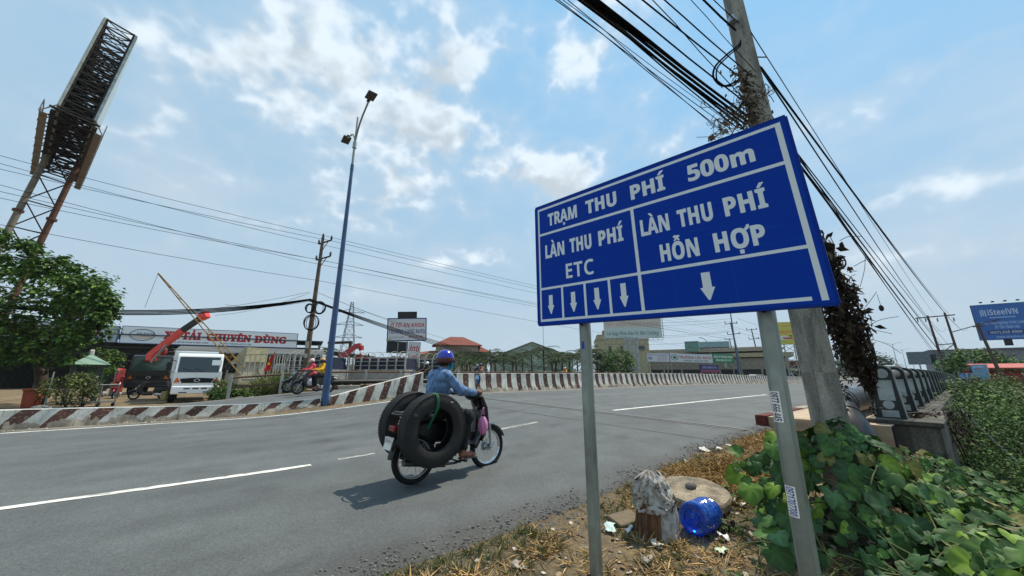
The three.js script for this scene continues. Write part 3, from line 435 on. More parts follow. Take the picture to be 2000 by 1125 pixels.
// ------------------------------------------------------------------ the loaded motorcycle
const groundAt = (px, py, fn) => { let h = 0, p; for (let i = 0; i < 12; i++) { const r = ray(px, py); p = P(px, py, (h - EYE) / r.y); const [s, n] = toSN(p); h = fn(s, n); } return p; };
const bikeRear = groundAt(806, 946, H), bikeFront = groundAt(949, 908, H), bikeDir = bikeFront.clone().sub(bikeRear), BT = Math.atan2(-bikeDir.z, bikeDir.x);
console.log('wheelbase', bikeDir.length());
function spokeWheel(o, name, x, r, { tyreW = .036, hub = .045, spokes = 30, rimM = M.chrome }) {
  const w = new THREE.Group(); w.name = name; w.position.set(x, r, 0); o.add(w);
  part(w, 'tyre', tf(new THREE.TorusGeometry(r - tyreW, tyreW, 12, 48), [0, 0, 0], [0, 0, 0], [1, 1, 1.05]), M.rubber);
  part(w, 'rim', L([[r - tyreW * 2 + .004, -.020], [r - tyreW * 2 + .010, -.022], [r - tyreW * 2 + .012, .022], [r - tyreW * 2 + .004, .020], [r - tyreW * 2 - .012, .012], [r - tyreW * 2 - .014, -.012], [r - tyreW * 2 + .004, -.020]], 48, [0, 0, 0], [Math.PI / 2, 0, 0]), rimM);
  part(w, 'hub', [C([0, 0, -.05], [0, 0, .05], hub, hub, 18), C([0, 0, -.055], [0, 0, -.03], hub * 1.5, hub * 1.35, 18), C([0, 0, -.075], [0, 0, .075], .012)], M.steel);
  const sp = []; for (let i = 0; i < spokes; i++) { const a = i / spokes * Math.PI * 2, b = a + (i % 4 < 2 ? .5 : -.5), z = i % 2 ? .035 : -.035; sp.push(C([Math.cos(a) * hub, Math.sin(a) * hub, z], [Math.cos(b) * (r - tyreW * 2 - .008), Math.sin(b) * (r - tyreW * 2 - .008), z * .15], .0022, .0022, 4)); } part(w, 'spokes', sp, M.chrome);
  return w;
}
{
  const o = thing('motorcycle', 'dark step-through motorcycle loaded with two truck tyres, ridden along the road', 'motorcycle', bikeRear, BT); o.scale.setScalar(.95);
  const navy = paint(0x14181f, .25), blk = mat(0x0d0d0f, .45), WB = 1.13, grey = paint(0x5e6a6e, .35);
  spokeWheel(o, 'rear_wheel', 0, .29, {}); spokeWheel(o, 'front_wheel', WB, .29, {});
  for (const z of [-.085, .085]) part(o, 'fork_leg', [C([WB, .29, z], [1.10, .62, z], .019, .021, 10), C([WB, .29, z], [1.175, .37, z], .026, .024, 10)], metal(0xb9bec0, .3));
  // front mudguard: an arc over the wheel
  const arc = (x0, y0, r, a0, a1, w, th = .006) => { const us = range(a0, a1, 18), vs = range(-1, 1, 8), f = (rr_) => grid(us, vs, (a, v) => V3(x0 + Math.cos(a) * (rr_ - .022 * v * v), y0 + Math.sin(a) * (rr_ - .022 * v * v), v * w)); return [f(r), f(r - th)]; };
  part(o, 'front_mudguard', arc(WB, .29, .325, .35, 2.75, .062), paint(0x1d2733, .22));
  part(o, 'leg_shield', [X([[.86, .34], [.90, .30], [1.0, .44], [1.06, .62], [1.03, .82], [.93, .98], [.87, .98], [.95, .78], [.96, .6], [.9, .45]], .045, [0, 0, .15], [0, .10, 0], .008), X([[.86, .34], [.90, .30], [1.0, .44], [1.06, .62], [1.03, .82], [.93, .98], [.87, .98], [.95, .78], [.96, .6], [.9, .45]], .045, [0, 0, -.15], [0, -.10, 0], .008), X([[.93, .40], [1.0, .48], [1.05, .64], [1.02, .84], [.93, 1.0], [.89, 1.0], [.97, .8], [.98, .62], [.93, .47]], .30, [0, 0, 0], [0, 0, 0], .012)], navy);
  part(o, 'inner_panel', [X([[.84, .36], [.93, .46], [.955, .62], [.93, .8], [.9, .8], [.925, .62], [.9, .48], [.82, .38]], .26, [0, 0, 0], [0, 0, 0], .01)], grey);
  const bars = part(o, 'handlebar', [T([[.69, 1.02, -.36], [.71, 1.02, -.22], [.80, 1.01, -.09], [.82, 1.0, 0], [.80, 1.01, .09], [.71, 1.02, .22], [.69, 1.02, .36]], .012, 40, 8), C([.93, .86, 0], [.82, 1.02, 0], .03, .035, 12)], blk);
  for (const s of [-1, 1]) { part(bars, 'grip', C([.70, 1.02, s * .25], [.688, 1.02, s * .37], .018, .018, 12), M.rubber); part(bars, 'lever', T([[.74, 1.01, s * .2], [.765, 1.0, s * .28], [.76, .995, s * .37]], .006, 10, 5), M.steel); }
  part(bars, 'headlight_cowl', [S(.12, [.86, 1.0, 0], [.85, .62, 1.25], 20, 14), RB(.10, .07, .2, .03, [.78, 1.03, 0])], blk);
  part(bars, 'headlamp', S(.075, [.93, .99, 0], [.5, .8, 1.1], 16, 10), M.glass);
  const mir = part(bars, 'mirror', [T([[.74, 1.03, .20], [.745, 1.12, .24], [.74, 1.19, .27]], .006, 12, 6), S(.055, [.742, 1.225, .275], [.25, 1.1, .75], 16, 12, [0, .25, 0])], blk);
  part(mir, 'mirror_glass', tf(new THREE.CircleGeometry(.052, 24), [.726, 1.225, .271], [0, -Math.PI / 2 + .25, 0], [.72, 1.08, 1]), metal(0xe8eef2, .04, { metalness: 1 }));
  part(o, 'saddle', RB(.56, .09, .24, .045, [.20, .755, 0], [0, 0, .03], 4), mat(0x121213, .6));
  part(o, 'side_panel', [X([[-.15, .70], [.42, .70], [.52, .56], [.42, .44], [.2, .46], [-.05, .58]], .20, [0, 0, 0], [0, 0, 0], .02)], navy);
  part(o, 'frame_spine', [bar([.42, .52, 0], [.92, .46, 0], .09, .10), bar([.92, .46, 0], [.96, .86, 0], .08, .08)], navy);
  part(o, 'engine', [RB(.26, .17, .16, .03, [.45, .33, 0]), C([.52, .34, 0], [.68, .37, 0], .065, .06, 14), C([.42, .32, -.1], [.42, .32, .1], .085, .085, 18), ...range(0, 1, 5).map((f) => C([.54 + f * .12, .345 + f * .02, 0], [.546 + f * .12, .3455 + f * .02, 0], .085, .085, 14))], mat(0x25282a, .5, { metalness: .5 }));
  part(o, 'exhaust', [T([[.66, .34, .05], [.72, .24, .09], [.56, .19, .13], [.30, .2, .15]], .016, 24, 8), C([.34, .20, .15], [-.22, .30, .16], .038, .042, 14)], metal(0x55585a, .35));
  part(o, 'footrest', [C([.52, .21, -.24], [.52, .21, .24], .010), ...[-1, 1].map((s) => RB(.045, .03, .11, .012, [.60, .215, s * .20])), bar([.52, .21, -.17], [.60, .215, -.17], .016), bar([.52, .21, .17], [.60, .215, .17], .016)], M.dark);
  part(o, 'swing_arm', [bar([.40, .30, -.07], [0, .29, -.07], .03, .04), bar([.40, .30, .07], [0, .29, .07], .03, .04), C([-.02, .33, -.11], [-.1, .66, -.12], .022, .026, 10), C([-.02, .33, .11], [-.1, .66, .12], .022, .026, 10)], M.steel);
  part(o, 'rear_mudguard', [...arc(0, .29, .335, 1.2, 3.05, .07)], blk);
  part(o, 'tail_lamp', RB(.07, .07, .16, .02, [-.29, .66, 0]), mat(0x7a1612, .25));
  const pl = part(o, 'number_plate', tf(new THREE.BoxGeometry(.19, .14, .004), [-.345, .50, 0], [-.32, -Math.PI / 2, 0, 'YXZ']), mat(0xd8d8d2, .5));
  part(pl, 'plate_face', face(.19, .14, [-.349, .50, .0], [0, -Math.PI / 2, 0]), mat(0xffffff, .5, { map: canvas(256, 190, (g) => { g.fillStyle = '#dcdcd6'; g.fillRect(0, 0, 256, 190); g.strokeStyle = '#333'; g.lineWidth = 4; g.strokeRect(6, 6, 244, 178); vtext(g, '63-U4', 40, 82, 80, { width: 176, fill: '#26282a' }); vtext(g, '5367', 30, 168, 96, { width: 196, fill: '#26282a' }); }) }));
  part(o, 'rear_carrier', [T([[.0, .83, -.13], [-.26, .82, -.12], [-.30, .82, 0], [-.26, .82, .12], [0, .83, .13]], .010, 24, 6), bar([-.02, .82, -.42], [-.02, .82, .42], .045, .025), bar([-.22, .83, -.40], [-.22, .83, .40], .045, .025), C([-.2, .82, .12], [-.1, .60, .11], .008), C([-.2, .82, -.12], [-.1, .60, -.11], .008)], mat(0x3a3c3b, .6));
  part(o, 'chain_guard', RB(.42, .07, .02, .01, [.2, .31, -.11]), blk);
  // truck tyres hung on either side
  const prof = (R0, Ri, w) => { const p = [], h = w / 2; p.push([Ri, -h * .72], [Ri + .012, -h * .86], [Ri + .05, -h * .97], [lerp(Ri, R0, .5), -h], [R0 - .055, -h * .95], [R0 - .022, -h * .86], [R0 - .006, -h * .78]);
    const gr = [-.5, -.17, .17, .5]; let x = -.78; for (const c of gr) { p.push([R0 + .002 * (1 - c * c), h * (c - .055)], [R0 - .014, h * (c - .04)], [R0 - .014, h * (c + .04)], [R0 + .002 * (1 - c * c), h * (c + .055)]); }
    p.push([R0 - .006, h * .78], [R0 - .022, h * .86], [R0 - .055, h * .95], [lerp(Ri, R0, .5), h], [Ri + .05, h * .97], [Ri + .012, h * .86], [Ri, h * .72], [Ri + .006, h * .60], [Ri + .06, h * .80], [R0 - .06, h * .80], [R0 - .035, h * .6], [R0 - .032, -h * .6], [R0 - .06, -h * .80], [Ri + .06, -h * .80], [Ri + .006, -h * .60], [Ri, -h * .72]); return p; };
  const tg = toCreasedNormals(new THREE.LatheGeometry(prof(.445, .252, .225).map(([x, y]) => new THREE.Vector2(x, y)), 96), .5); tg.rotateX(Math.PI / 2);
  const ribs = []; for (let i = 0; i < 72; i++) { const a = i / 72 * Math.PI * 2; for (const z of [-.101, .101]) ribs.push(tf(new THREE.BoxGeometry(.012, .020, .014), [Math.cos(a) * .4335, Math.sin(a) * .4335, z * .985], [0, 0, a])); }
  const rubT = tex(512, 128, (u, v) => { const a = fb2(u * 40, v * 8, 4, 40, 61); const k = 26 + 20 * (a - .5) + (fb2(u * 12, v * 4, 3, 12, 66) > .62 ? 12 : 0); return [k * 1.03, k, k * .96]; }); const rubM = mat(0xffffff, .7, { map: rubT, bumpMap: grainTex, bumpScale: .003 }); tg.userData.keepUV = true;
  for (const [s, lab, yaw] of [[1, 'worn black truck tyre strapped to the near side of the motorcycle', 0], [-1, 'black truck tyre hung on the far side of the motorcycle, behind the number plate', .05]]) {
    const t = thing('truck_tyre', lab, 'tyre', o.localToWorld ? bikeRear.clone().add(V3(.075, .612, s * .262).applyAxisAngle(V3(0, 1, 0), BT)) : V3(), BT + yaw); t.scale.setScalar(.89); part(t, 'tread_and_sidewall', tg, rubM); part(t, 'shoulder_lugs', ribs, rubM);
    if (s > 0) part(t, 'paint_dab', B(.035, .004, .012, [.20, .33, .1145], [Math.PI / 2, 0, .5]), mat(0xd8d6cf, .7));
  }
  const st = solo('tie_strap', [[.05, .05], [.07, .2]].map(([x]) => T([[x, .80, .17], [x, 1.02, .16], [x, 1.058, .28], [x, 1.03, .405], [x + .01, .90, .410], [x, .78, .34], [x, .62, .2]], .008, 40, 5)), mat(0x1f7a52, .7), 'green nylon strap tying the near truck tyre to the carrier', 'strap'); st.position.copy(bikeRear).add(V3(0, .055, 0)); st.rotation.y = BT; st.scale.setScalar(.90);
  // pink carrier bag on the hook
  { const us = range(0, Math.PI * 2, 28), vs = range(0, 1, 20), g = grid(us, vs, (a, v) => { const r = (.010 + .062 * Math.pow(Math.sin(Math.PI * Math.pow(v * .97 + .03, 1.15)), .5)) * (1 + .12 * Math.sin(a * 7 + v * 5) * (1 - v * .6)) * (v > .97 ? .5 : 1); return V3(Math.cos(a) * r * .8, .10 - .22 * v, Math.sin(a) * r); });
    const bg = thing('carrier_bag', 'pink plastic carrier bag hanging behind the motorcycle leg shield', 'bag', bikeRear.clone().add(V3(.84, .59, .205).applyAxisAngle(V3(0, 1, 0), BT)), BT); part(bg, 'sack', g, new THREE.MeshPhysicalMaterial({ color: 0xd98fc0, roughness: .35, transmission: .25, thickness: 0, side: THREE.DoubleSide })); part(bg, 'handle', T([[0, .12, -.02], [.0, .20, -.01], [.01, .21, .0], [0, .2, .01], [0, .12, .02]], .006, 14, 5), mat(0xd98fc0, .4)); }
  const denimT = tex(256, 256, (u, v) => { const k = 1 + .9 * (fb2(u * 10, v * 10, 4, 10, 71) - .5) + .35 * (vn2(u * 120, v * 120, 120, 3) - .5); return [92 * k, 122 * k, 158 * k]; }, { rep: [2, 2] });
  const r = rider('person', 'rider in a blue denim jacket and blue helmet on the tyre-laden motorcycle', bikeRear, BT, undefined, { fine: true, jacket: mat(0xffffff, .92, { map: denimT }), trousers: mat(0x15161a, .9), helmet: paint(0x1a2fc8, .15), brim: mat(0x4a1c18, .35), mask: mat(0x1f9dc0, .85), scale: .96 });
}
// ------------------------------------------------------------------ foliage kit
function leafCloud(leaves) {                                                       // leaves: [position, normal, tip direction, length, width, colour]
  const n = leaves.length, pos = new Float32Array(n * 18), nor = new Float32Array(n * 18), col = new Float32Array(n * 18); let o = 0;
  const a = V3(), sd = V3(), q = [V3(), V3(), V3(), V3()], nA = V3(), nB = V3();
  for (const [p, nn, tip, l, w, c] of leaves) {
    sd.crossVectors(tip, nn).normalize(); q[0].copy(p); q[1].copy(p).addScaledVector(tip, l * .45).addScaledVector(sd, w / 2).addScaledVector(nn, w * .16); q[2].copy(p).addScaledVector(tip, l).addScaledVector(nn, -l * .12); q[3].copy(p).addScaledVector(tip, l * .45).addScaledVector(sd, -w / 2).addScaledVector(nn, w * .16);
    nA.copy(nn).addScaledVector(sd, -.3).normalize(); nB.copy(nn).addScaledVector(sd, .3).normalize();
    for (const [i, m] of [[0, nA], [1, nA], [2, nA], [0, nB], [2, nB], [3, nB]]) { const v = q[i]; pos[o] = v.x; pos[o + 1] = v.y; pos[o + 2] = v.z; nor[o] = m.x; nor[o + 1] = m.y; nor[o + 2] = m.z; col[o] = c[0]; col[o + 1] = c[1]; col[o + 2] = c[2]; o += 3; }
  }
  const g = new THREE.BufferGeometry(); g.setAttribute('position', new THREE.BufferAttribute(pos, 3)); g.setAttribute('normal', new THREE.BufferAttribute(nor, 3)); g.setAttribute('color', new THREE.BufferAttribute(col, 3)); g.setAttribute('uv', new THREE.BufferAttribute(new Float32Array(n * 12), 2)); g.userData.keepUV = true; return g;
}
const leafMat = new THREE.MeshPhysicalMaterial({ vertexColors: true, roughness: .75, specularIntensity: .35, transmission: .22, thickness: 0, side: THREE.DoubleSide });
const leafDry = new THREE.MeshStandardMaterial({ vertexColors: true, roughness: .95, side: THREE.DoubleSide });
const sphereDir = (r) => { const z = r() * 2 - 1, a = r() * 6.2832, k = Math.sqrt(1 - z * z); return V3(k * Math.cos(a), z, k * Math.sin(a)); };
// a crown of leaf clumps inside an ellipsoid
function crown(r, ctr, rad, clumps, per, clumpR, leafL, cols, { hollow = .35, droop = .3, keep } = {}) {
  const out = [];
  for (let i = 0; i < clumps; i++) {
    const d = sphereDir(r), f = hollow + (1 - hollow) * Math.cbrt(r()) , c = V3(ctr.x + d.x * rad[0] * f, ctr.y + d.y * rad[1] * f, ctr.z + d.z * rad[2] * f); if (keep && !keep(c)) continue;
    const cr = clumpR * (.6 + .8 * r()), tone = .7 + .6 * r();
    for (let j = 0; j < per; j++) { const e = sphereDir(r), g = Math.cbrt(r()), p = V3(c.x + e.x * cr * g, c.y + e.y * cr * g * .75, c.z + e.z * cr * g), nn = e.clone().multiplyScalar(.6).add(V3(r() - .5, .9, r() - .5)).normalize(), tip = sphereDir(r).add(V3(0, -droop, 0)); tip.addScaledVector(nn, -tip.dot(nn)).normalize(); const l = leafL * (.6 + .8 * r()), cc = cols[Math.floor(r() * cols.length)], t = tone * (.75 + .5 * r()); out.push([p, nn, tip, l, l * .62, [cc[0] * t, cc[1] * t, cc[2] * t]]); }
  }
  return out;
}
const GREEN = [[.045, .10, .022], [.06, .13, .028], [.035, .075, .02], [.10, .17, .03]], BRIGHT = [[.10, .20, .03], [.07, .15, .03], [.15, .24, .04], [.05, .11, .03]], DARKG = [[.028, .055, .018], [.035, .07, .02], [.045, .085, .028]];
const bark = worn(0x4d4136, .95);
function tree(name, label, base, h, ctrOff, rad, seed, o = {}, group) {
  const r = mulberry(seed), t = thing(name, label, 'tree', base, 0, group), top = V3(...ctrOff);
  const limbs = [T([[0, -.2, 0], [top.x * .15, top.y * .35, top.z * .15], [top.x * .6, top.y * .8, top.z * .6]], h * .028, 10, 8)];
  for (let i = 0; i < 5; i++) { const d = sphereDir(r); limbs.push(T([[top.x * .2, top.y * .45, top.z * .2], [top.x * .5 + d.x * rad[0] * .3, top.y * .8, top.z * .5 + d.z * rad[2] * .3], [top.x + d.x * rad[0] * .75, top.y + Math.abs(d.y) * rad[1] * .5, top.z + d.z * rad[2] * .75]], h * .012, 10, 6)); }
  part(t, 'trunk', limbs, bark); part(t, 'crown', leafCloud(crown(r, top, rad, o.clumps ?? 80, o.per ?? 30, o.clumpR ?? rad[0] * .3, o.leaf ?? .2, o.cols ?? GREEN, o)), leafMat); return t;
}
function shrub(name, label, base, rad, seed, o = {}, group) {
  const r = mulberry(seed), t = thing(name, label, o.cat ?? 'shrub', base, 0, group), st = [];
  for (let i = 0; i < 6; i++) { const d = sphereDir(r); st.push(C([0, -.05, 0], [d.x * rad[0] * .6, rad[1] * 1.2, d.z * rad[2] * .6], .025, .008, 5)); } part(t, 'stem', st, bark);
  part(t, 'foliage', leafCloud(crown(r, V3(0, rad[1] * .95, 0), rad, o.clumps ?? 40, o.per ?? 26, o.clumpR ?? rad[0] * .32, o.leaf ?? .12, o.cols ?? GREEN, { hollow: .2, ...o })), leafMat); return t;
}
function blades(r, n, area, hgt, cols, lean = .5, wd = .012) {                      // grass-like blades as thin leaves
  const out = []; for (let i = 0; i < n; i++) { const p = area(r), d = sphereDir(r); d.y = 0; const tip = V3(d.x * lean * (.3 + r()), 1, d.z * lean * (.3 + r())).normalize(), nn = V3(-d.z, 0, d.x).addScaledVector(tip, 0).normalize(); const c = cols[Math.floor(r() * cols.length)], t = .7 + .6 * r(); out.push([p, nn.cross(tip).normalize(), tip, hgt * (.4 + .9 * r()), wd * (.6 + .8 * r()), [c[0] * t, c[1] * t, c[2] * t]]); } return out;
}
// ------------------------------------------------------------------ scooter kit: local x forward, rear contact at the origin
function scooter(name, label, pos, turn, group, body, trim) {
  const o = thing(name, label, 'scooter', pos, turn, group), blk = M.black;
  for (const [n, x, r] of [['rear_wheel', 0, .26], ['front_wheel', 1.28, .27]]) { const w = new THREE.Group(); w.name = n; w.position.set(x, r, 0); o.add(w); part(w, 'tyre', new THREE.TorusGeometry(r - .045, .045, 10, 30), M.rubber); const sp = [C([0, 0, -.05], [0, 0, .05], .05, .05, 12), new THREE.TorusGeometry(r - .085, .016, 6, 28)]; for (let i = 0; i < 5; i++) { const a = i * 1.2566; sp.push(bar([0, 0, 0], [Math.cos(a) * (r - .08), Math.sin(a) * (r - .08), 0], .03, .025, V3(0, 0, 1))); } part(w, 'rim', sp, M.steel); }
  part(o, 'fork', [C([1.28, .27, -.08], [1.12, .62, -.07], .02), C([1.28, .27, .08], [1.12, .62, .07], .02)], M.steel);
  part(o, 'front_mudguard', tf(new THREE.TorusGeometry(.30, .055, 6, 16, 1.9), [1.28, .27, 0], [0, 0, .6], [1, 1, .9]), body);
  part(o, 'front_apron', [X([[.86, .30], [.98, .28], [1.12, .50], [1.24, .66], [1.10, .86], [.96, 1.0], [.90, .98], [.98, .74], [.95, .46]], .34, [0, 0, 0], [0, 0, 0], .05)], body);
  part(o, 'headlight', S(.10, [1.12, .80, 0], [.7, .6, 1.2]), M.glass);
  const hb = part(o, 'handlebar', [T([[.74, 1.03, -.34], [.80, 1.02, -.2], [.92, 1.0, 0], [.80, 1.02, .2], [.74, 1.03, .34]], .014, 20, 6), RB(.16, .12, .24, .05, [.92, 1.0, 0])], blk);
  for (const s of [-1, 1]) part(hb, 'mirror', [C([.82, 1.03, s * .2], [.84, 1.2, s * .28], .006), S(.055, [.84, 1.23, s * .29], [.3, .7, 1.1])], blk);
  part(o, 'floorboard', RB(.44, .12, .28, .03, [.70, .30, 0]), blk);
  part(o, 'rear_body', [X([[-.36, .66], [-.10, .74], [.44, .70], [.50, .44], [.34, .36], [.05, .48], [-.18, .56]], .30, [0, 0, 0], [0, 0, 0], .05)], body);
  part(o, 'seat', RB(.66, .11, .27, .05, [.16, .765, 0], [0, 0, .02], 3), blk);
  part(o, 'engine_case', [RB(.46, .16, .10, .04, [.16, .28, -.12]), RB(.40, .12, .09, .04, [.02, .34, .14], [0, 0, .12])], trim);
  part(o, 'tail_light', RB(.06, .06, .2, .02, [-.36, .66, 0]), mat(0x8a1712, .3)); part(o, 'grab_rail', T([[-.1, .78, -.12], [-.34, .80, -.1], [-.38, .80, 0], [-.34, .80, .1], [-.1, .78, .12]], .012, 14, 6), M.steel);
  return o;
}
// ------------------------------------------------------------------ lorry kit: local x forward, front of the cab at x = 0, ground at y = 0
function wheelPair(o, x, r, half, m = M.rubber) { for (const s of [-1, 1]) { const w = part(o, 'wheel', L([[r * .55, -.13], [r * .9, -.14], [r, -.10], [r, .10], [r * .9, .14], [r * .55, .13]], 26, [x, r, s * half], [Math.PI / 2, 0, 0]), m); part(w, 'rim', L([[0, .05], [.08, .06], [.12, .02], [r * .5, .04], [r * .56, .10], [r * .56, -.1]], 20, [x, r, s * half], [s > 0 ? Math.PI / 2 : -Math.PI / 2, 0, 0]), M.steel); } }
function lorryCab(o, { w = 2.2, h = 2.0, y0 = .55, d = 1.75, body, glass = M.glass, grille = M.dark, bumper, lamps = 0xd8dcdc }) {
  const top = y0 + h, sx = -.30;                                                   // the windscreen leans back by sx
  part(o, 'cab', X([[0, y0], [.02, y0 + h * .44], [sx * .75, top - .14], [sx, top - .03], [sx - .15, top], [-d, top], [-d, y0], [-1.25, y0], [-1.15, y0 + .28], [-.55, y0 + .28], [-.42, y0]], w, [0, 0, 0], [0, 0, 0], .05), body);
  const tilt = Math.atan2(-sx * .75 + .02, h * .56 - .14);
  const ws = part(o, 'windscreen', RB(.03, h * .47, w * .88, .02, [-.085, y0 + h * .665, 0], [0, 0, tilt]), glass); part(ws, 'wiper', [-1, 1].map((s) => bar([.045, y0 + h * .46, s * .25], [.0, y0 + h * .56, s * .25 + .42], .015)), M.black);
  for (const s of [-1, 1]) {
    const dr = part(o, 'door', RB(.95, h * .82, .03, .02, [-.86, y0 + h * .5, s * (w / 2 + .006)]), body); part(dr, 'window', X([[-1.28, y0 + h * .5], [-.34, y0 + h * .5], [-.50, y0 + h * .9], [-1.28, y0 + h * .9]], .02, [0, 0, s * (w / 2 + .018)]), glass);
    const mr = part(o, 'mirror', [C([-.1, y0 + h * .75, s * w / 2], [.05, y0 + h * .8, s * (w / 2 + .22)], .02), RB(.08, .42, .2, .04, [.05, y0 + h * .62, s * (w / 2 + .26)]), C([-.1, y0 + h * .45, s * w / 2], [.05, y0 + h * .45, s * (w / 2 + .24)], .02)], M.black);
    part(o, 'headlight', RB(.05, .16, .34, .03, [.045, y0 - .02, s * w * .38]), mat(lamps, .1)); part(o, 'turn_signal', X([[0, 0], [.26, -.04], [.14, .26]], .03, [.036, y0 + .30, s * (w / 2 - .3)], [0, Math.PI / 2 * -s, 0]), mat(0xd2641c, .25));
  }
  part(o, 'grille', [X([[-.62, -.11], [.62, -.11], [.72, .12], [.2, .16], [-.2, .16], [-.72, .12]], .04, [.025, y0 + .36, 0], [0, Math.PI / 2, 0], .01), ...[-.04, .04, .1].map((y) => B(.03, .018, 1.2, [.045, y0 + .36 + y, 0]))], grille);
  part(o, 'emblem', tf(new THREE.TorusGeometry(.085, .016, 6, 20), [.06, y0 + .38, 0], [0, Math.PI / 2, 0], [1.3, .85, 1]), M.chrome);
  const bp = part(o, 'bumper', RB(.22, .42, w * 1.0, .06, [0, y0 - .12, 0]), bumper ?? body); part(bp, 'air_slot', [-.36, 0, .36].map((z) => RB(.03, .07, .26, .01, [.10, y0 - .05, z])).concat([-.5, .5].map((z) => RB(.03, .06, .34, .01, [.10, y0 - .24, z]))), M.black);
}
// point at distance zf ahead and height h that shows at column px
const W = (px, zf, h) => V3((px - 1000) / FOC * (zf * CP + (h - EYE) * SP), h, -zf);
const board = (w, h, draw, rough = .55) => mat(0xffffff, rough, { map: canvas(w, h, draw) });
// ------------------------------------------------------------------ street lamps
function streetLamp(label, base, hgt, group, r0 = .125, blueTo = .82) {
  const o = thing('street_lamp', label, 'street lamp', base, YAW, group), blue = paint(0x1d4f86, .4), hb = hgt * blueTo;
  part(o, 'base_plate', [B(.42, .03, .42, [0, .015, 0]), ...[[-1, -1], [1, -1], [1, 1], [-1, 1]].map(([a, b]) => C([a * .15, .03, b * .15], [a * .15, .08, b * .15], .02))], M.concrete);
  part(o, 'pole', C([0, .0, 0], [0, hb, 0], r0, r0 * .48, 16), blue); part(o, 'collar', C([0, hb - .1, 0], [0, hb + .15, 0], r0 * .56, r0 * .5, 14), blue);
  part(o, 'upper_pole', [C([0, hb, 0], [0, hgt * .955, 0], r0 * .4, r0 * .34, 12), C([0, hgt * .9, 0], [0, hgt * .925, 0], r0 * .62, r0 * .62, 12), C([0, hgt * .94, 0], [-.0, hgt * 1.03, 0], r0 * .3, r0 * .3, 10)], M.galv);
  for (const s of [-1, 1]) {                                                       // arms reach over both carriageways
    const a = part(o, 'arm', T([[0, hgt * .915, 0], [0, hgt * .95, s * .16], [0, hgt * .985, s * .55], [0, hgt * 1.015, s * 1.45]], .035, 20, 8), M.galv), c = V3(0, hgt * 1.02, s * 1.72);
    const hd = part(a, 'lamp_head', [RB(.34, .07, .52, .025, c, [s * .08, 0, 0]), RB(.12, .09, .2, .03, c.clone().add(V3(0, 0, -s * .3)))], mat(0x4b4e52, .4, { metalness: .5 })); part(hd, 'diffuser', RB(.26, .02, .36, .008, c.clone().add(V3(0, -.036, 0)), [s * .08, 0, 0]), mat(0x2b2c2e, .25));
  }
  return o;
}
streetLamp('tall blue street lamp with two arms standing in the gap of the striped barrier', R(3.15, 14.25, H(3.1, 14)), 11.35);
streetLamp('slim dark blue street lamp beside the far barrier, before the shop signs', W(1446, 47, .35), 11.5);
{ const o = thing('street_lamp', 'small bent street lamp above the shop signs behind the bridge', 'street lamp', W(1393, 78, -.3), 0); part(o, 'pole', T([[0, 0, 0], [0, 7.2, 0], [-.4, 8.6, 0], [-1.3, 9.2, 0]], .07, 20, 6), M.galv); part(o, 'lamp_head', RB(.7, .12, .25, .05, [-1.55, 9.2, 0]), mat(0x55585a, .5)); }
for (const [px, z] of [[1759, 120], [1775, 150], [1790, 190]]) { const o = thing('street_lamp', 'faint slender twin-arm street lamp far along the bridge road', 'street lamp', W(px, z, 0), YAW, 'street lamps far along the road'); part(o, 'pole', C([0, 0, 0], [0, 11, 0], .12, .06, 8), M.galv); part(o, 'arm', [T([[0, 10.6, 0], [0, 11.2, .8], [0, 11.4, 2.2]], .05, 10, 5), T([[0, 10.6, 0], [0, 11.2, -.8], [0, 11.4, -2.2]], .05, 10, 5)], M.galv); }

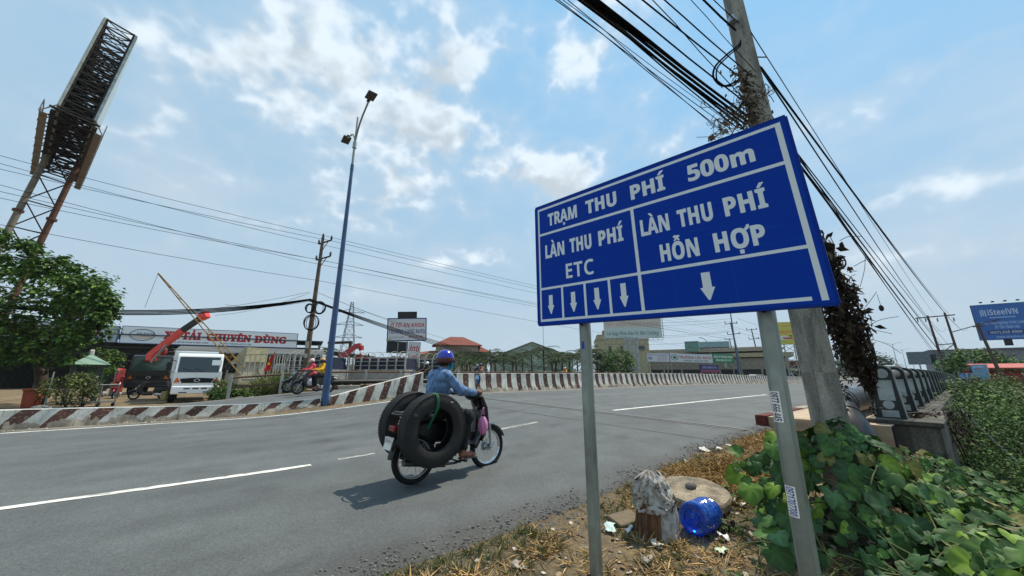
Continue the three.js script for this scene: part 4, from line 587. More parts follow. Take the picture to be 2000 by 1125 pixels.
// ------------------------------------------------------------------ wooden-brown utility pole of the far side with its wires
const P1 = { b: W(589, 27, -.3), t: W(631, 27, 11.9) };
{
  const o = thing('utility_pole', 'brown utility pole with crossarms and hanging cable coils behind the scooters', 'utility pole', P1.b), top = P1.t.clone().sub(P1.b), at = (f) => top.clone().multiplyScalar(f), pm = worn(0x6d6258, .95);
  part(o, 'shaft', C([0, -.4, 0], top, .23, .11, 14), pm);
  for (const [f, w] of [[.965, 1.1], [.855, 1.2]]) { const c = at(f), e1 = c.clone().add(V3(-w * .35, -.06, -.2)), e2 = c.clone().add(V3(w * .75, .10, .25)), a = part(o, 'crossarm', [bar(e1, e2, .09), bar(c.clone().add(V3(0, -.8, 0)), e2.clone().lerp(c, .3), .04)], M.rust); for (const e of [e1, e2]) part(a, 'insulator', L([[0, 0], [.07, .02], [.1, .1], [.05, .14], [.09, .2], [.05, .26], [.07, .32], [0, .36]], 10, e.clone().add(V3(0, .03, 0))), mat(0x3b2a22, .3)); }
  part(o, 'top_insulator', L([[0, 0], [.07, .02], [.1, .1], [.05, .14], [.09, .2], [.05, .3], [0, .36]], 10, at(1)), mat(0x3b2a22, .3));
  part(o, 'notice', [B(.26, .5, .02, at(.30).add(V3(.0, 0, .2))), B(.22, .3, .02, at(.235).add(V3(.02, 0, .21)))], mat(0xa9a69c, .9)); part(o, 'cable_bracket', [B(.6, .05, .05, at(.57).add(V3(0, 0, .18))), B(.5, .05, .05, at(.565).add(V3(0, 0, .2)), [0, 1, 0])], M.rust);
  const coil = (px, py, r, lab, n) => { const c = P(px, py, 26.2), g = []; for (let i = 0; i < n; i++) g.push(tf(new THREE.TorusGeometry(r * (1 + .08 * Math.sin(i * 2.1)), .022, 5, 30), [c.x + .03 * Math.sin(i * 3), c.y + .03 * Math.cos(i * 5), c.z - .03 * i], [.1 * Math.sin(i), .3 * Math.cos(i * 1.7), 0], [.92, 1.05, 1])); solo('cable_coil', g, M.wire, lab, 'cable coil'); };
  coil(623, 601, .42, 'upper black cable coil hung on the right of the brown utility pole', 6); coil(604, 602, .30, 'small black cable coil tied to the left of the brown utility pole', 5); coil(607, 630, .52, 'large lower black cable coil around the brown utility pole', 5);
}
{
  const g1 = 'power lines strung on the brown utility pole', lab = 'thin power line strung over the roadside yard past the brown pole';
  const far = (px, py, t) => P(px, py, t), wire = (a, b, sag, r, l = lab, g = g1, k = 8) => cable(sagPts(a, b, sag, k), r, l, g, 'power_line', M.wire, 30);
  const tops = [[632, 460, 26, -60, 288, 17.5, 1440, 640, 74], [613, 474, 26.3, -60, 303, 17.5, 1432, 648, 74], [646, 470, 26, -60, 316, 17.3, 1446, 645, 74], [612, 514, 26.3, -60, 345, 17.5, 1430, 662, 74], [646, 512, 26, -60, 360, 17.3, 1446, 660, 74], [628, 508, 26, -60, 374, 17.4, 1438, 664, 74], [622, 548, 26.2, -60, 427, 17.4, 1440, 690, 74]];
  for (const [x, y, t, x0, y0, t0, x1, y1, t1] of tops) { wire(far(x0, y0, t0), far(x, y, t), .12, .013); wire(far(x, y, t), far(x1, y1, t1), .45, .013); }
  const thk = 'thick black bundle of telephone cable slung from the brown pole', g2 = 'telephone cable bundles on the brown pole';
  for (let i = 0; i < 4; i++) { wire(far(-60, 590 + i * 1.5, 18), far(606, 584 + i * .8, 26), .62 + .05 * i, .035, thk, g2); wire(far(606, 584 + i * .8, 26), far(1110, 722 + i, 60), .9 + .1 * i, .03, thk, g2); }
  for (const [a, b, c, d] of [[310, 610, 604, 570], [420, 616, 606, 572], [440, 595, 606, 588]]) wire(far(a, b, 30), far(c, d, 26.3), .3, .012, 'thin service wire leading from the brown pole to the workshop roof', 'service wires of the workshop');
  for (const [x1, y1] of [[830, 640], [900, 668]]) wire(far(622, 572, 26), far(x1, y1, 60), .4, .014, 'thin service wire leading from the brown pole towards the palms', 'service wires towards the palms');
}
// ------------------------------------------------------------------ far-side railing, kerb and pipe
{
  const rn = 22.9, top = (s) => service(s) + 1.02, o = thing('bridge_railing', 'rusty two-rail railing with pale posts beyond the service road', 'railing'), rail = worn(0x6b5244, .85), post = worn(0xb7b9b4, .8);
  for (let i = 0; i < 30; i++) { const s = .7 + i * 2.15; part(o, 'post', RB(.14, 1.1, .14, .02, R(s, rn, top(s) - .5), [0, YAW, 0]), post); if (i < 29) { const e = s + 2.15; part(o, 'rail', C(R(s, rn, top(s) - .06), R(e, rn, top(e) - .06), .05, .05, 8), rail); part(o, 'rail', C(R(s, rn, top(s) - .52), R(e, rn, top(e) - .52), .045, .045, 8), rail); } }
  const k = thing('kerb', 'brown and white kerb at the foot of the far railing', 'kerb'); for (let i = 0; i < 24; i++) { const s = 4.2 + i * 1.2; part(k, 'kerb_stone', RB(1.18, .28, .3, .02, R(s + .6, 21.95, service(s) + .09), [0, YAW, 0]), i % 2 ? worn(0xb5b3a8, .9) : worn(0x5d3a31, .9)); }
  solo('black_pipe', C(R(4.0, 22.55, service(5) + .42), R(40, 22.55, service(30) + .42), .13, .13, 14), mat(0x141416, .5), 'black water pipe running along the foot of the far railing', 'pipe');
}
// ------------------------------------------------------------------ workshop building with sign fascia
{
  const a = W(232, 42, 4.75), b = W(579, 50.5, 4.75), d = b.clone().sub(a), len = d.length(), yaw = Math.atan2(-d.z, d.x), o = thing('workshop_building', 'open-fronted truck workshop with long white sign fascia and grey canopy', 'building', V3(a.x, -.3, a.z), yaw);
  // local x runs along the front, +z towards the road
  const wall = worn(0x7f807a, .9), dark = wall, y0 = 5.05, fh = 2.05;
  part(o, 'back_wall', [B(len + 14, 6, .25, [len / 2 - 4, 3, -14])], dark); part(o, 'end_wall', B(.25, 6, 14, [-11, 3, -7]), dark); part(o, 'end_wall', B(.25, 5.6, 14, [len + 2.8, 2.8, -7]), wall);
  part(o, 'roof', [B(len + 14.4, .12, 15, [len / 2 - 4, 6.3, -7.2], [.03, 0, 0])], worn(0x4c5560, .8));
  part(o, 'lean_to_roof', B(9, .1, 11, [len + 6, 4.6, -6], [0, 0, -.10]), worn(0x3e4652, .8)); for (const x of [len + 3, len + 9.6]) part(o, 'column', B(.2, 4.6, .2, [x, 2.3, -1]), M.rust);
  for (let i = 0; i < 6; i++) part(o, 'column', B(.3, 5.2, .3, [-6 + i * (len + 6) / 5, 2.6, -1.2]), wall);
  const fas = part(o, 'fascia', B(len, fh, .25, [len / 2, y0 + fh / 2 - .02, 0]), worn(0xcfd4d6, .6));
  const px = 2048, py = Math.round(2048 * fh / len);
  part(fas, 'sign_face', face(len - .02, fh - .02, [len / 2, y0 + fh / 2 - .02, .128]), board(2048, 230, (g, w, h) => {
    g.fillStyle = '#f1f4f4'; g.fillRect(0, 0, w, h); g.strokeStyle = 'rgba(120,130,140,.4)'; g.lineWidth = 1; for (let x = 0; x < w; x += 22) { g.beginPath(); g.moveTo(x, 0); g.lineTo(x, h); g.stroke(); }
    g.fillStyle = '#2a3f86'; g.fillRect(0, 0, w, 7); g.fillRect(0, h - 8, w, 8); g.fillRect(0, 0, 8, h); g.fillRect(w - 8, 0, 8, h);
    g.fillStyle = '#e3e7e6'; g.beginPath(); g.ellipse(215, 112, 128, 74, 0, 0, 7); g.fill(); g.strokeStyle = '#2f4763'; g.lineWidth = 9; g.stroke(); g.strokeStyle = '#e08a3a'; g.lineWidth = 8; g.beginPath(); g.ellipse(230, 130, 120, 26, 0, .7, 3.0); g.stroke(); g.fillStyle = '#c9b030'; g.fillRect(190, 128, 130, 6);
    vtext(g, 'AN KHOA', 150, 110, 40, { width: 180, fill: '#2a3f6e', italic: true });
    const R_ = { fill: '#b3202a', outline: '#b3202a', lineWidth: 13, font: 'serif', weight: 'bold' };
    vtext(g, 'XE TẢI', 440, 150, 132, { width: 400, ...R_ }); vtext(g, 'CHUYÊN', 905, 156, 132, { width: 530, ...R_ }); vtext(g, 'DÙNG', 1480, 162, 132, { width: 420, ...R_ });
    vtext(g, 'ĐC : 433 - QL 1A, KP HÒA THUẬN AN BÌNH DƯƠNG', 420, 202, 26, { width: 520, fill: '#2b3350' }); vtext(g, 'WWW.ANKHOA-AUTO.COM', 1090, 205, 28, { width: 360, fill: '#20242e' });
  }));
  const aw = thing('fascia_sign', 'shorter grey sign panel with red letters half hidden by the tree', 'sign', V3(a.x, -.3, a.z), yaw + .16);
  part(aw, 'board', B(9, 1.9, .2, [-4.62, y0 + 1.0, .1]), worn(0xa7adb2, .7)); part(aw, 'sign_face', face(8.9, 1.85, [-4.62, y0 + 1.0, .205]), board(1024, 213, (g, w, h) => { g.fillStyle = '#a9b0b6'; g.fillRect(0, 0, w, h); g.fillStyle = '#2a3f86'; g.fillRect(0, 0, w, 7); g.fillRect(w - 12, 0, 12, h); vtext(g, 'PHỤ TÙNG', 160, 130, 116, { width: 690, fill: '#b3202a', outline: '#b3202a', lineWidth: 10, font: 'serif' }); vtext(g, 'XE CHUYÊN DÙNG', 460, 190, 44, { width: 400, fill: '#2a3f86' }); }));
  // scalloped canopy
  const us = range(0, 1, 120), cx0 = 5.6, cx1 = len + 3.4, sc = grid(us, [0, 1, 2], (u, v) => V3(lerp(cx0, cx1, u), v === 0 ? 4.95 : v === 1 ? 4.25 : 4.12 - .22 * Math.abs(Math.sin(u * Math.PI * 26)), v === 0 ? .3 : 2.3)); part(o, 'canopy', sc, mat(0x6f767a, .9, { side: THREE.DoubleSide, map: grimeTex }));
  const tr = []; for (let i = 0; i < 8; i++) { const x = -10 + i * 1.9; tr.push(bar([x, 3.75, 2.2], [x + .95, 4.35, 2.2], .06), bar([x + .95, 4.35, 2.2], [x + 1.9, 3.75, 2.2], .06)); } part(o, 'canopy_truss', [bar([-10, 3.75, 2.2], [5.5, 3.75, 2.2], .10), bar([-10, 4.38, 2.2], [5.5, 4.38, 2.2], .10), ...tr, B(16, .06, 5, [-2.5, 4.48, .2])], worn(0x3d4a46, .8));
  part(o, 'yellow_gantry', [bar([8.6, 3.7, 1.2], [15.5, 3.7, 1.2], .22), bar([9, 0, 1.2], [9, 3.6, 1.2], .16), bar([15, 0, 1.2], [15, 3.6, 1.2], .16), bar([9, 2.9, 1.2], [10, 3.6, 1.2], .08)], worn(0xa8892f, .7));
}
// ------------------------------------------------------------------ lorries in the yard
const yardY = -.27;
{
  const o = thing('lorry', 'white flat-fronted lorry with orange turn signals facing the road in the yard', 'truck', W(376, 20.4, yardY), -.86), wh = paint(0xf0f1ef, .28, { map: null });
  lorryCab(o, { body: wh, bumper: wh, w: 1.98, h: 1.85, y0: .80 }); wheelPair(o, -.85, .46, .92); wheelPair(o, -4.4, .46, .92); part(o, 'chassis', [B(6, .22, .8, [-3.4, .75, 0])], M.dark);
  part(o, 'cargo_bed', [B(4.2, .12, 2.2, [-4.1, 1.1, 0]), B(4.2, .5, .06, [-4.1, 1.4, 1.1]), B(4.2, .5, .06, [-4.1, 1.4, -1.1])], wh);
  for (let i = 0; i < 9; i++) part(o, 'stacked_panel', B(.5, 1.5, 2.0, [-2.3 - i * .45, 2.05 + .04 * (i % 3), .2]), wh);
  const c2 = part(o, 'paper_in_windscreen', [B(.01, .3, .42, [-.10, 2.15, -.72], [0, 0, .25]), B(.01, .2, .35, [-.02, 1.72, .35], [0, 0, .25])], mat(0xb9c6c8, .6)); part(o, 'red_jack', B(.16, .7, .16, [-.9, .55, -1.25]), mat(0xa82420, .5)); part(o, 'spare_wheel', L([[.2, -.12], [.42, -.13], [.46, -.08], [.46, .08], [.42, .13], [.2, .12]], 24, [-2.2, .5, -1.25], [Math.PI / 2, 0, .1]), M.rubber);
}
{
  const o = thing('crane_lorry', 'black crane lorry with a raised red boom parked beside the white lorry', 'truck', W(282, 28, yardY), -.98), bk = paint(0x202423, .35);
  lorryCab(o, { body: bk, bumper: mat(0x15171a, .5), w: 2.3, h: 2.05, y0: .88, lamps: 0xb9a97a, glass: new THREE.MeshPhysicalMaterial({ color: 0x3b4a44, roughness: .12, clearcoat: 1 }) }); wheelPair(o, -1.0, .5, 1.0); wheelPair(o, -5, .5, 1.0); part(o, 'chassis', B(7, .25, .9, [-4, .85, 0]), M.dark); part(o, 'cargo_bed', [B(4.6, .15, 2.4, [-5.2, 1.25, 0]), B(4.6, .6, .06, [-5.2, 1.6, 1.2]), B(4.6, .6, .06, [-5.2, 1.6, -1.2])], M.dark);
  part(o, 'crane_turret', [C([-2.3, 1.3, 0], [-2.3, 3.0, 0], .3, .26, 14), RB(.7, .8, .6, .08, [-2.3, 3.2, 0])], paint(0xb3231b, .35)); part(o, 'crane_bracket', [RB(.8, .5, .9, .1, [-2.1, 3.1, -.9]), C([-2.3, 3.1, -.3], [-2.0, 3.0, -1.4], .12)], mat(0x2a1714, .6));
}
{
  const a = P(296, 690, 27.5), b = P(357, 645, 28), c = P(397, 618, 28.3), o = thing('crane_boom', 'bright red telescopic crane boom raised above the black lorry', 'crane', a), q = (v) => v.clone().sub(a), red = paint(0xe8341f, .3, { map: null });
  part(o, 'outer_boom', [bar([0, -.1, 0], q(b), .32, .42)], red); part(o, 'inner_boom', bar(q(b), q(c), .3, .36), mat(0x1d1f22, .4)); part(o, 'boom_head', RB(.6, .55, .5, .06, q(c).add(V3(.05, .05, 0)), [0, 0, .5]), red); part(o, 'boom_foot', RB(.6, .6, .4, .1, [.05, -.3, 0]), red); part(o, 'lift_cylinder', C([.3, -.7, .2], q(a.clone().lerp(b, .55)).add(V3(0, -.35, .1)), .09), M.steel);
}
{ // leaning lattice boom, yellow and rusty
  const a = P(474, 722, 24), b = P(309, 534, 27), o = thing('lattice_boom', 'slender yellow lattice boom leaning over the workshop yard', 'crane', a), d = b.clone().sub(a), ym = worn(0x9a7a3a, .8), off = V3(.16, .10, .1), g = [], k = 16; const e1 = (f) => d.clone().multiplyScalar(f).add(off.clone().multiplyScalar(1 - f * .85)), e2 = (f) => d.clone().multiplyScalar(f).sub(off.clone().multiplyScalar(1 - f * .85)).add(V3(0, -.25 * (1 - f), 0));
  part(o, 'chord', C(e1(0), e1(1), .04), ym); part(o, 'chord', C(e2(0), e2(1), .04), ym); for (let i = 0; i < k; i++) g.push(C(e1(i / k), e2((i + (i % 2)) / k), .02, .02, 5)); part(o, 'lacing', g, ym); part(o, 'hoist_rope', C(d, P(283, 600, 27).sub(a), .012), M.wire);
}
// vehicles behind the railing
{
  const cream = paint(0xc9c8b4, .4), grey = worn(0xb9bcba, .7);
  const o = thing('box_lorry', 'cream lorry with a high wind deflector parked behind the railing', 'truck', W(459, 32, -.2), Math.PI - .35); lorryCab(o, { body: cream, w: 2.1, h: 1.85, y0: .6 }); wheelPair(o, -.85, .42, .9); wheelPair(o, -4.2, .42, .9); part(o, 'wind_deflector', X([[-.35, 2.45], [-1.7, 3.65], [-2.0, 3.65], [-2.0, 2.45]], 1.9, [0, 0, 0], [0, 0, 0], .04), paint(0xc3bf9a, .45)); part(o, 'cargo_frame', [B(4.4, .15, 2.1, [-4.3, 1.0, 0]), ...range(0, 1, 7).flatMap((f) => [bar([-2.15 - f * 4.3, 1, 1.05], [-2.15 - f * 4.3, 3.0, 1.05], .06), bar([-2.15 - f * 4.3, 1, -1.05], [-2.15 - f * 4.3, 3.0, -1.05], .06)]), bar([-2.1, 3, 1.05], [-6.5, 3, 1.05], .06), bar([-2.1, 2, 1.05], [-6.5, 2, 1.05], .05), bar([-2.1, 3, -1.05], [-6.5, 3, -1.05], .06)], grey);
  const stake = (name, label, px, z, len, turn, col, cover) => { const q = thing(name, label, 'truck', W(px, z, -.25), turn); wheelPair(q, -.9, .45, .95); wheelPair(q, -len + .8, .45, .95); lorryCab(q, { body: col, w: 2.1, h: 1.8, y0: .65 }); part(q, 'chassis', B(len, .2, .8, [-len / 2, .8, 0]), M.dark); const bl = len - 2; part(q, 'cargo_bed', B(bl, .9, 2.3, [-2 - bl / 2, 1.45, 0]), cover); for (let i = 0; i <= 6; i++) { const x = -2 - bl * i / 6; part(q, 'stake', [bar([x, .95, 1.18], [x, 3.1, 1.18], .12, .12), bar([x, .95, -1.18], [x, 3.1, -1.18], .12, .12), T([[x, 3.1, -1.15], [x, 3.55, -.6], [x, 3.65, 0], [x, 3.55, .6], [x, 3.1, 1.15]], .03, 12, 5)], grey); } part(q, 'side_rails', [1.9, 2.3, 2.7, 3.05].flatMap((y) => [bar([-2, y, 1.18], [-2 - bl, y, 1.18], .06), bar([-2, y, -1.18], [-2 - bl, y, -1.18], .06)]), grey); part(q, 'tarpaulin', B(bl - .3, 1.5, 2.1, [-2 - bl / 2, 2.2, 0]), mat(0x1e2a44, .85)); return q; };
  stake('stake_lorry', 'white lorry with a slatted stake body behind the railing, beside the red crane arm', 668, 38, 8, Math.PI - .3, paint(0xd5d8d8, .4), worn(0xb4b7b6, .7));
  stake('stake_lorry', 'white stake-bodied lorry parked under the red loader crane', 745, 41, 7.5, Math.PI - .25, paint(0xd5d8d8, .4), worn(0x9fa3a4, .7));
  stake('stake_lorry', 'white stake-bodied lorry behind the reeds and the scooters', 545, 36, 7, Math.PI - .35, paint(0xc9d2d4, .4), worn(0xa4aaac, .7));
  const q = thing('covered_lorry', 'lorry with dark blue tarpaulin parked below the shop sign tower', 'truck', W(838, 42, -.25), .25); lorryCab(q, { body: mat(0x39423e, .5), w: 2.1, h: 1.75, y0: .7 }); wheelPair(q, -.9, .45, .95); wheelPair(q, -5, .45, .95); part(q, 'tarpaulin', RB(5, 1.9, 2.2, .08, [-4.4, 2.0, 0]), mat(0x151d33, .85)); part(q, 'red_top', B(4.4, .25, 2.0, [-4.4, 3.08, 0]), mat(0xa22a28, .6));
  const a = P(662, 700, 40), b = P(694, 677, 41), c = P(705, 675, 41), cr = thing('loader_crane', 'red folding loader crane arm raised above the white stake lorries', 'crane', a), L_ = (v) => v.clone().sub(a), red = paint(0xc92c36, .35); part(cr, 'boom', [bar([0, 0, 0], L_(b), .55, .6), bar(L_(b), L_(c), .5, .55)], red); part(cr, 'boom_tip', bar(L_(c), L_(P(706, 684, 41)), .4, .4), red); part(cr, 'mast', C([.1, -2.2, 0], [.1, .1, 0], .35, .3, 12), red); part(cr, 'hook', [C(L_(P(703, 684, 41)), L_(P(704, 692, 41)), .03), S(.25, L_(P(704, 694, 41)), [.8, 1, .6])], red); part(cr, 'outrigger_beam', bar(L_(P(694, 701, 41)), L_(P(734, 702, 42)), .5, .5), red);
  const fr = thing('steel_portal', 'rusty steel portal frame behind the blue lamp post', 'frame', W(634, 46, -.3), -.3); part(fr, 'leg', [bar([0, 0, 0], [0, 5.4, 0], .25), bar([.5, 0, 0], [0, 5.4, 0], .2)], M.rust); part(fr, 'leg', bar([3.2, 0, 0], [3.2, 5.4, 0], .25), M.rust); part(fr, 'beam', bar([-.2, 5.4, 0], [3.4, 5.4, 0], .3), M.rust);
  // national flag on a pole
  const fl = thing('flag', 'red flag with a yellow star hanging on a pole at the railing', 'flag', W(517, 24.5, .5)), us = range(0, 1, 14), vs = range(0, 1, 14); part(fl, 'pole', C([.12, 0, 0], [.38, 2.3, 0], .018), M.steel); part(fl, 'cloth', grid(us, vs, (u, v) => V3(.34 - .12 * v - u * .5 * (.35 + .65 * v), 2.2 - v * 1.25 - u * .25 * (1 - v), .06 * Math.sin(u * 9 + v * 3))), mat(0xc4241c, .8, { side: THREE.DoubleSide })); const star = []; for (let i = 0; i < 10; i++) { const a_ = i * Math.PI / 5 + Math.PI / 2, r_ = i % 2 ? .06 : .15; star.push([Math.cos(a_) * r_, Math.sin(a_) * r_]); } part(fl, 'star', X(star, .01, [.10, 1.42, .085]), mat(0xe0b82a, .7));
}
// ------------------------------------------------------------------ riders coming down the service road
{
  const g = 'scooters coming off the far side of the bridge', dirA = Math.PI - .62;
  const sA = W(618, 18.3, service(5) + .02), sB = W(640, 17.2, service(4.5) + .02), dir = YAW + Math.PI + .12;
  const silver = paint(0x3b4146, .3), dk = paint(0x1c1f22, .3), trim = mat(0xa9acae, .4);
  scooter('scooter', 'dark scooter ridden by the person in yellow towards the yard', sB, dir, g, dk, trim); scooter('scooter', 'silver-grey scooter ridden by the person in pink, behind the yellow rider', sA, dir, g, silver, trim);
  rider('person', 'rider in a yellow top and tan helmet on a dark scooter', sB, dir, undefined, { jacket: mat(0xd8a400, .85), trousers: mat(0x111113, .9), helmet: mat(0xb98d4e, .4), brim: mat(0x23211f, .5), mask: mat(0x3a3f45, .9) });
  rider('person', 'rider in a pink jacket and pale helmet on a grey scooter', sA, dir, undefined, { jacket: mat(0xc8434a, .85), trousers: mat(0x6d2a2e, .9), helmet: mat(0xd8bfb2, .4), brim: mat(0xb59a90, .5), mask: mat(0x9aa0a8, .9) });
  const bag = W(607, 17.6, service(3.6) + .55); solo('shopping_bag', [S(.15, bag, [1, 1.1, .8], 14, 10), S(.06, bag.clone().add(V3(0, .16, 0)), [.6, 1.2, .6], 8, 6)], mat(0xc9c6cf, .5), 'white plastic shopping bag hung on the front scooter', 'bag');
  const sC = W(831, 25, service(12) + .02); scooter('scooter', 'pale blue scooter with two people behind the end of the barrier', sC, dir, g, paint(0x7d97a8, .3), trim);
  rider('person', 'rider in a black jacket with white sleeve stripe behind the barrier end', sC, dir, undefined, { jacket: mat(0x141416, .85), trousers: mat(0x3a4a5e, .9), helmet: mat(0x101012, .3), brim: mat(0x101012, .4), mask: mat(0x5a5a60, .9) });
  const sC2 = sC.clone().add(V3(-.42, 0, 0).applyAxisAngle(V3(0, 1, 0), dir)); rider('person', 'pillion passenger with a white helmet and khaki jacket behind the barrier end', sC2, dir, undefined, { jacket: mat(0x33352a, .9), trousers: mat(0x2b2d24, .9), helmet: mat(0xdadad6, .3), brim: mat(0xbababa, .4), mask: mat(0x4a4a4a, .9), scale: 1.03 });
  const sD = W(938, 31, service(18) + .02); scooter('scooter', 'dark scooter crossing the far side of the bridge before the palms', sD, dir, g, dk, trim); rider('person', 'rider with a pale blue helmet crossing the far side of the bridge', sD, dir, undefined, { jacket: mat(0x1c2030, .85), trousers: mat(0x151515, .9), helmet: mat(0x6f93b0, .35), brim: mat(0x3a4a5a, .4), mask: mat(0xc9c0cf, .9) });
  rider('person', 'passenger in a brownish pink top behind the pale blue helmet rider', sD.clone().add(V3(-.4, .03, 0).applyAxisAngle(V3(0, 1, 0), dir)), dir, undefined, { jacket: mat(0x9a7263, .9), trousers: mat(0x151515, .9), helmet: mat(0x3a4656, .35), brim: mat(0x22262c, .4), mask: null, scale: 1.04 });
  const sE = W(1108, 43, service(30) + .02); scooter('scooter', 'scooter far across the bridge with a rider in orange', sE, dir, g, dk, trim); rider('person', 'rider in an orange top and white helmet far across the bridge', sE, dir, undefined, { jacket: mat(0xc88a1c, .85), trousers: mat(0x151515, .9), helmet: mat(0xd0d0cc, .35), brim: mat(0x888888, .4), mask: mat(0x8a6a5a, .9) });
  // parked machines in the yard
  scooter('parked_scooter', 'red scooter parked at the workshop, beside the black lorry', W(228, 24.5, yardY), -.9, 'parked scooters in the workshop yard', paint(0xb3221c, .3), trim); scooter('parked_scooter', 'black scooter parked in front of the black lorry', W(316, 23.6, yardY), -2.4, 'parked scooters in the workshop yard', dk, M.chrome); scooter('parked_scooter', 'dark scooter parked under the workshop canopy by the trolley', W(200, 25.5, yardY), -1.2, 'parked scooters in the workshop yard', dk, trim);
  const rm = thing('red_machine', 'red hydraulic machine standing left of the black lorry', 'machine', W(224, 27, yardY), -.6); rm.scale.setScalar(.72); part(rm, 'housing', [X([[-.5, 2.0], [-.1, 2.7], [.35, 2.5], [.5, 1.4], [.2, 1.1], [-.5, 1.2]], .6, [0, 0, 0], [0, 0, 0], .05)], paint(0xb3221c, .35)); part(rm, 'leg', [bar([.3, 0, .2], [.45, 1.4, .2], .14), bar([1.0, .2, 0], [1.4, 1.9, 0], .3, .2)], paint(0xb3221c, .35)); part(rm, 'base', B(1.2, .9, .7, [-.1, .5, 0]), mat(0x3b3d40, .6)); part(rm, 'tan_case', B(.8, .35, .5, [.05, 1.1, .2]), mat(0xa8824a, .7));
}
// ------------------------------------------------------------------ roadside tree, kiosk and clutter on the near edge of the yard
{
  const base = W(78, 18.5, -.25);
  const t = tree('roadside_tree', 'large leafy tree with drooping branches at the edge of the workshop yard', base, 8, [-3.0, 5.1, .2], [4.6, 2.7, 3.2], 21, { clumps: 235, per: 34, clumpR: .62, leaf: .26, cols: [...GREEN, ...BRIGHT, [.07, .14, .04]], hollow: .25, droop: .8 });
  const r = mulberry(33), ex = [];                                                  // loose outer sprays towards the road side
  for (const [px, py, z, rad] of [[150, 545, 18, .7], [185, 575, 18, .8], [215, 590, 18.2, .5], [200, 612, 18, .5], [120, 520, 18, .6], [110, 560, 17.5, 1.0], [60, 500, 17.5, .9], [20, 470, 17.5, .8], [170, 640, 18, .8], [150, 600, 18, .8], [105, 690, 17.6, .8], [60, 660, 17.2, 1.1], [20, 690, 17, 1.0], [130, 660, 17.5, .9]]) { const q = P(px, py, z).sub(base); ex.push(...crown(r, q, [rad, rad * .7, rad], 11, 24, rad * .42, .24, [...GREEN, ...BRIGHT], { droop: .9, hollow: .1 })); }
  part(t, 'outer_sprays', leafCloud(ex), leafMat);
}
shrub('shrub', 'olive green shrub growing against the kiosk at the yard edge', W(128, 17.4, -.25), [1.0, .8, .8], 41, { cols: [[.10, .13, .03], [.07, .10, .03], [.14, .15, .05], [.05, .08, .02]], clumps: 60, per: 34, leaf: .12 });
shrub('climbing_plant', 'bright climbing plant spilling over the kiosk roof end', W(192, 21, 1.0), [.9, .9, .8], 42, { cols: BRIGHT, clumps: 40, leaf: .12 });
{
  const o = thing('kiosk', 'small wire mesh kiosk with a pale green corrugated roof', 'kiosk', W(152, 19.4, -.26), -.55), gm = worn(0x5f7a70, .7), g = []; o.scale.set(.62, .95, .62);
  for (const [x, z] of [[-.9, -.8], [.9, -.8], [.9, .8], [-.9, .8]]) part(o, 'post', C([x, 0, z], [x, 2.15, z], .03), gm);
  const us = range(-1.05, 1.05, 40); const rf = (s) => { const q = grid(us, [0, 1], (u, v) => V3(u * (v ? 1 : .25), (v ? 2.1 : 2.62) + .018 * Math.sin(u * 44), s * (v ? .95 : .05))); return q; }; part(o, 'roof', [rf(1), rf(-1), grid(range(-1.15, 1.15, 30), [0, 1], (u, v) => V3(v ? 1.05 : .3, v ? 2.1 : 2.62, u * (v ? 1 : .1)))], mat(0x7da08f, .7, { side: THREE.DoubleSide })); part(o, 'finial', RB(.3, .35, .3, .08, [0, 2.75, 0]), mat(0xc9ccc6, .7));
  for (let i = 0; i < 17; i++) { const f = -.9 + i * .1125; g.push(C([f, 0, .8], [f, 2.1, .8], .006, .006, 4), C([.9, 0, f * .88], [.9, 2.1, f * .88], .006, .006, 4)); } for (let i = 0; i < 14; i++) { const y = .1 + i * .15; g.push(C([-.9, y, .8], [.9, y, .8], .006, .006, 4), C([.9, y, -.8], [.9, y, .8], .006, .006, 4)); } part(o, 'wire_mesh', g, gm); part(o, 'back_panel', B(1.8, 2.0, .03, [0, 1.05, -.8]), worn(0x45584f, .8));
}
{ const o = thing('litter_bin', 'tall orange plastic bin standing under the roadside tree', 'bin', W(58, 17.2, -.25), .4); o.scale.set(.72, .95, .72); part(o, 'tub', X([[-.28, 0], [.28, 0], [.36, .78], [-.36, .78]], .6, [0, 0, 0], [0, 0, 0], .04), worn(0xa5472c, .7)); part(o, 'lid', RB(.78, .12, .7, .05, [0, .84, 0]), worn(0xb04a2a, .6)); }
solo('boulder', S(.28, W(80, 16.4, -.2), [1.4, .5, .9], 12, 8), M.concrete, 'pale flat boulder lying beside the orange bin', 'rock');
solo('leaning_stick', C(W(86, 16.8, -.2), W(106, 16.9, 1.35), .03, .025), M.galv, 'pale stick leaning beside the shrub', 'stick');
{ const o = thing('trolley', 'grey steel trolley with four wheels standing beside the kiosk', 'trolley', W(190, 17.9, -.25), -.25), st = worn(0x7d8285, .5, { metalness: .4 }); for (const x of [-.55, .55]) { part(o, 'upright', [C([x, .12, -.3], [x, 1.0, -.3], .025), C([x, .12, .3], [x, 1.0, .3], .025), C([x, 1.0, -.3], [x, 1.0, .3], .025)], st); } part(o, 'deck', [B(1.2, .04, .64, [0, .22, 0]), bar([-.55, .95, .3], [.55, .95, .3], .04), bar([-.55, .95, -.3], [.55, .95, -.3], .04)], st); for (const [x, z] of [[-.5, -.28], [.5, -.28], [.5, .28], [-.5, .28]]) part(o, 'castor', C([x, .085, z - .03], [x, .085, z + .03], .085, .085, 14), M.rubber); }
{ const o = thing('jerrycan', 'yellowish plastic can between the two lorries', 'can', W(320, 22.5, -.26)); part(o, 'body', RB(.32, .5, .24, .05, [0, .25, 0]), mat(0xb9a468, .6)); part(o, 'neck', C([.08, .5, 0], [.08, .58, 0], .05), mat(0x8a7a44, .6)); }
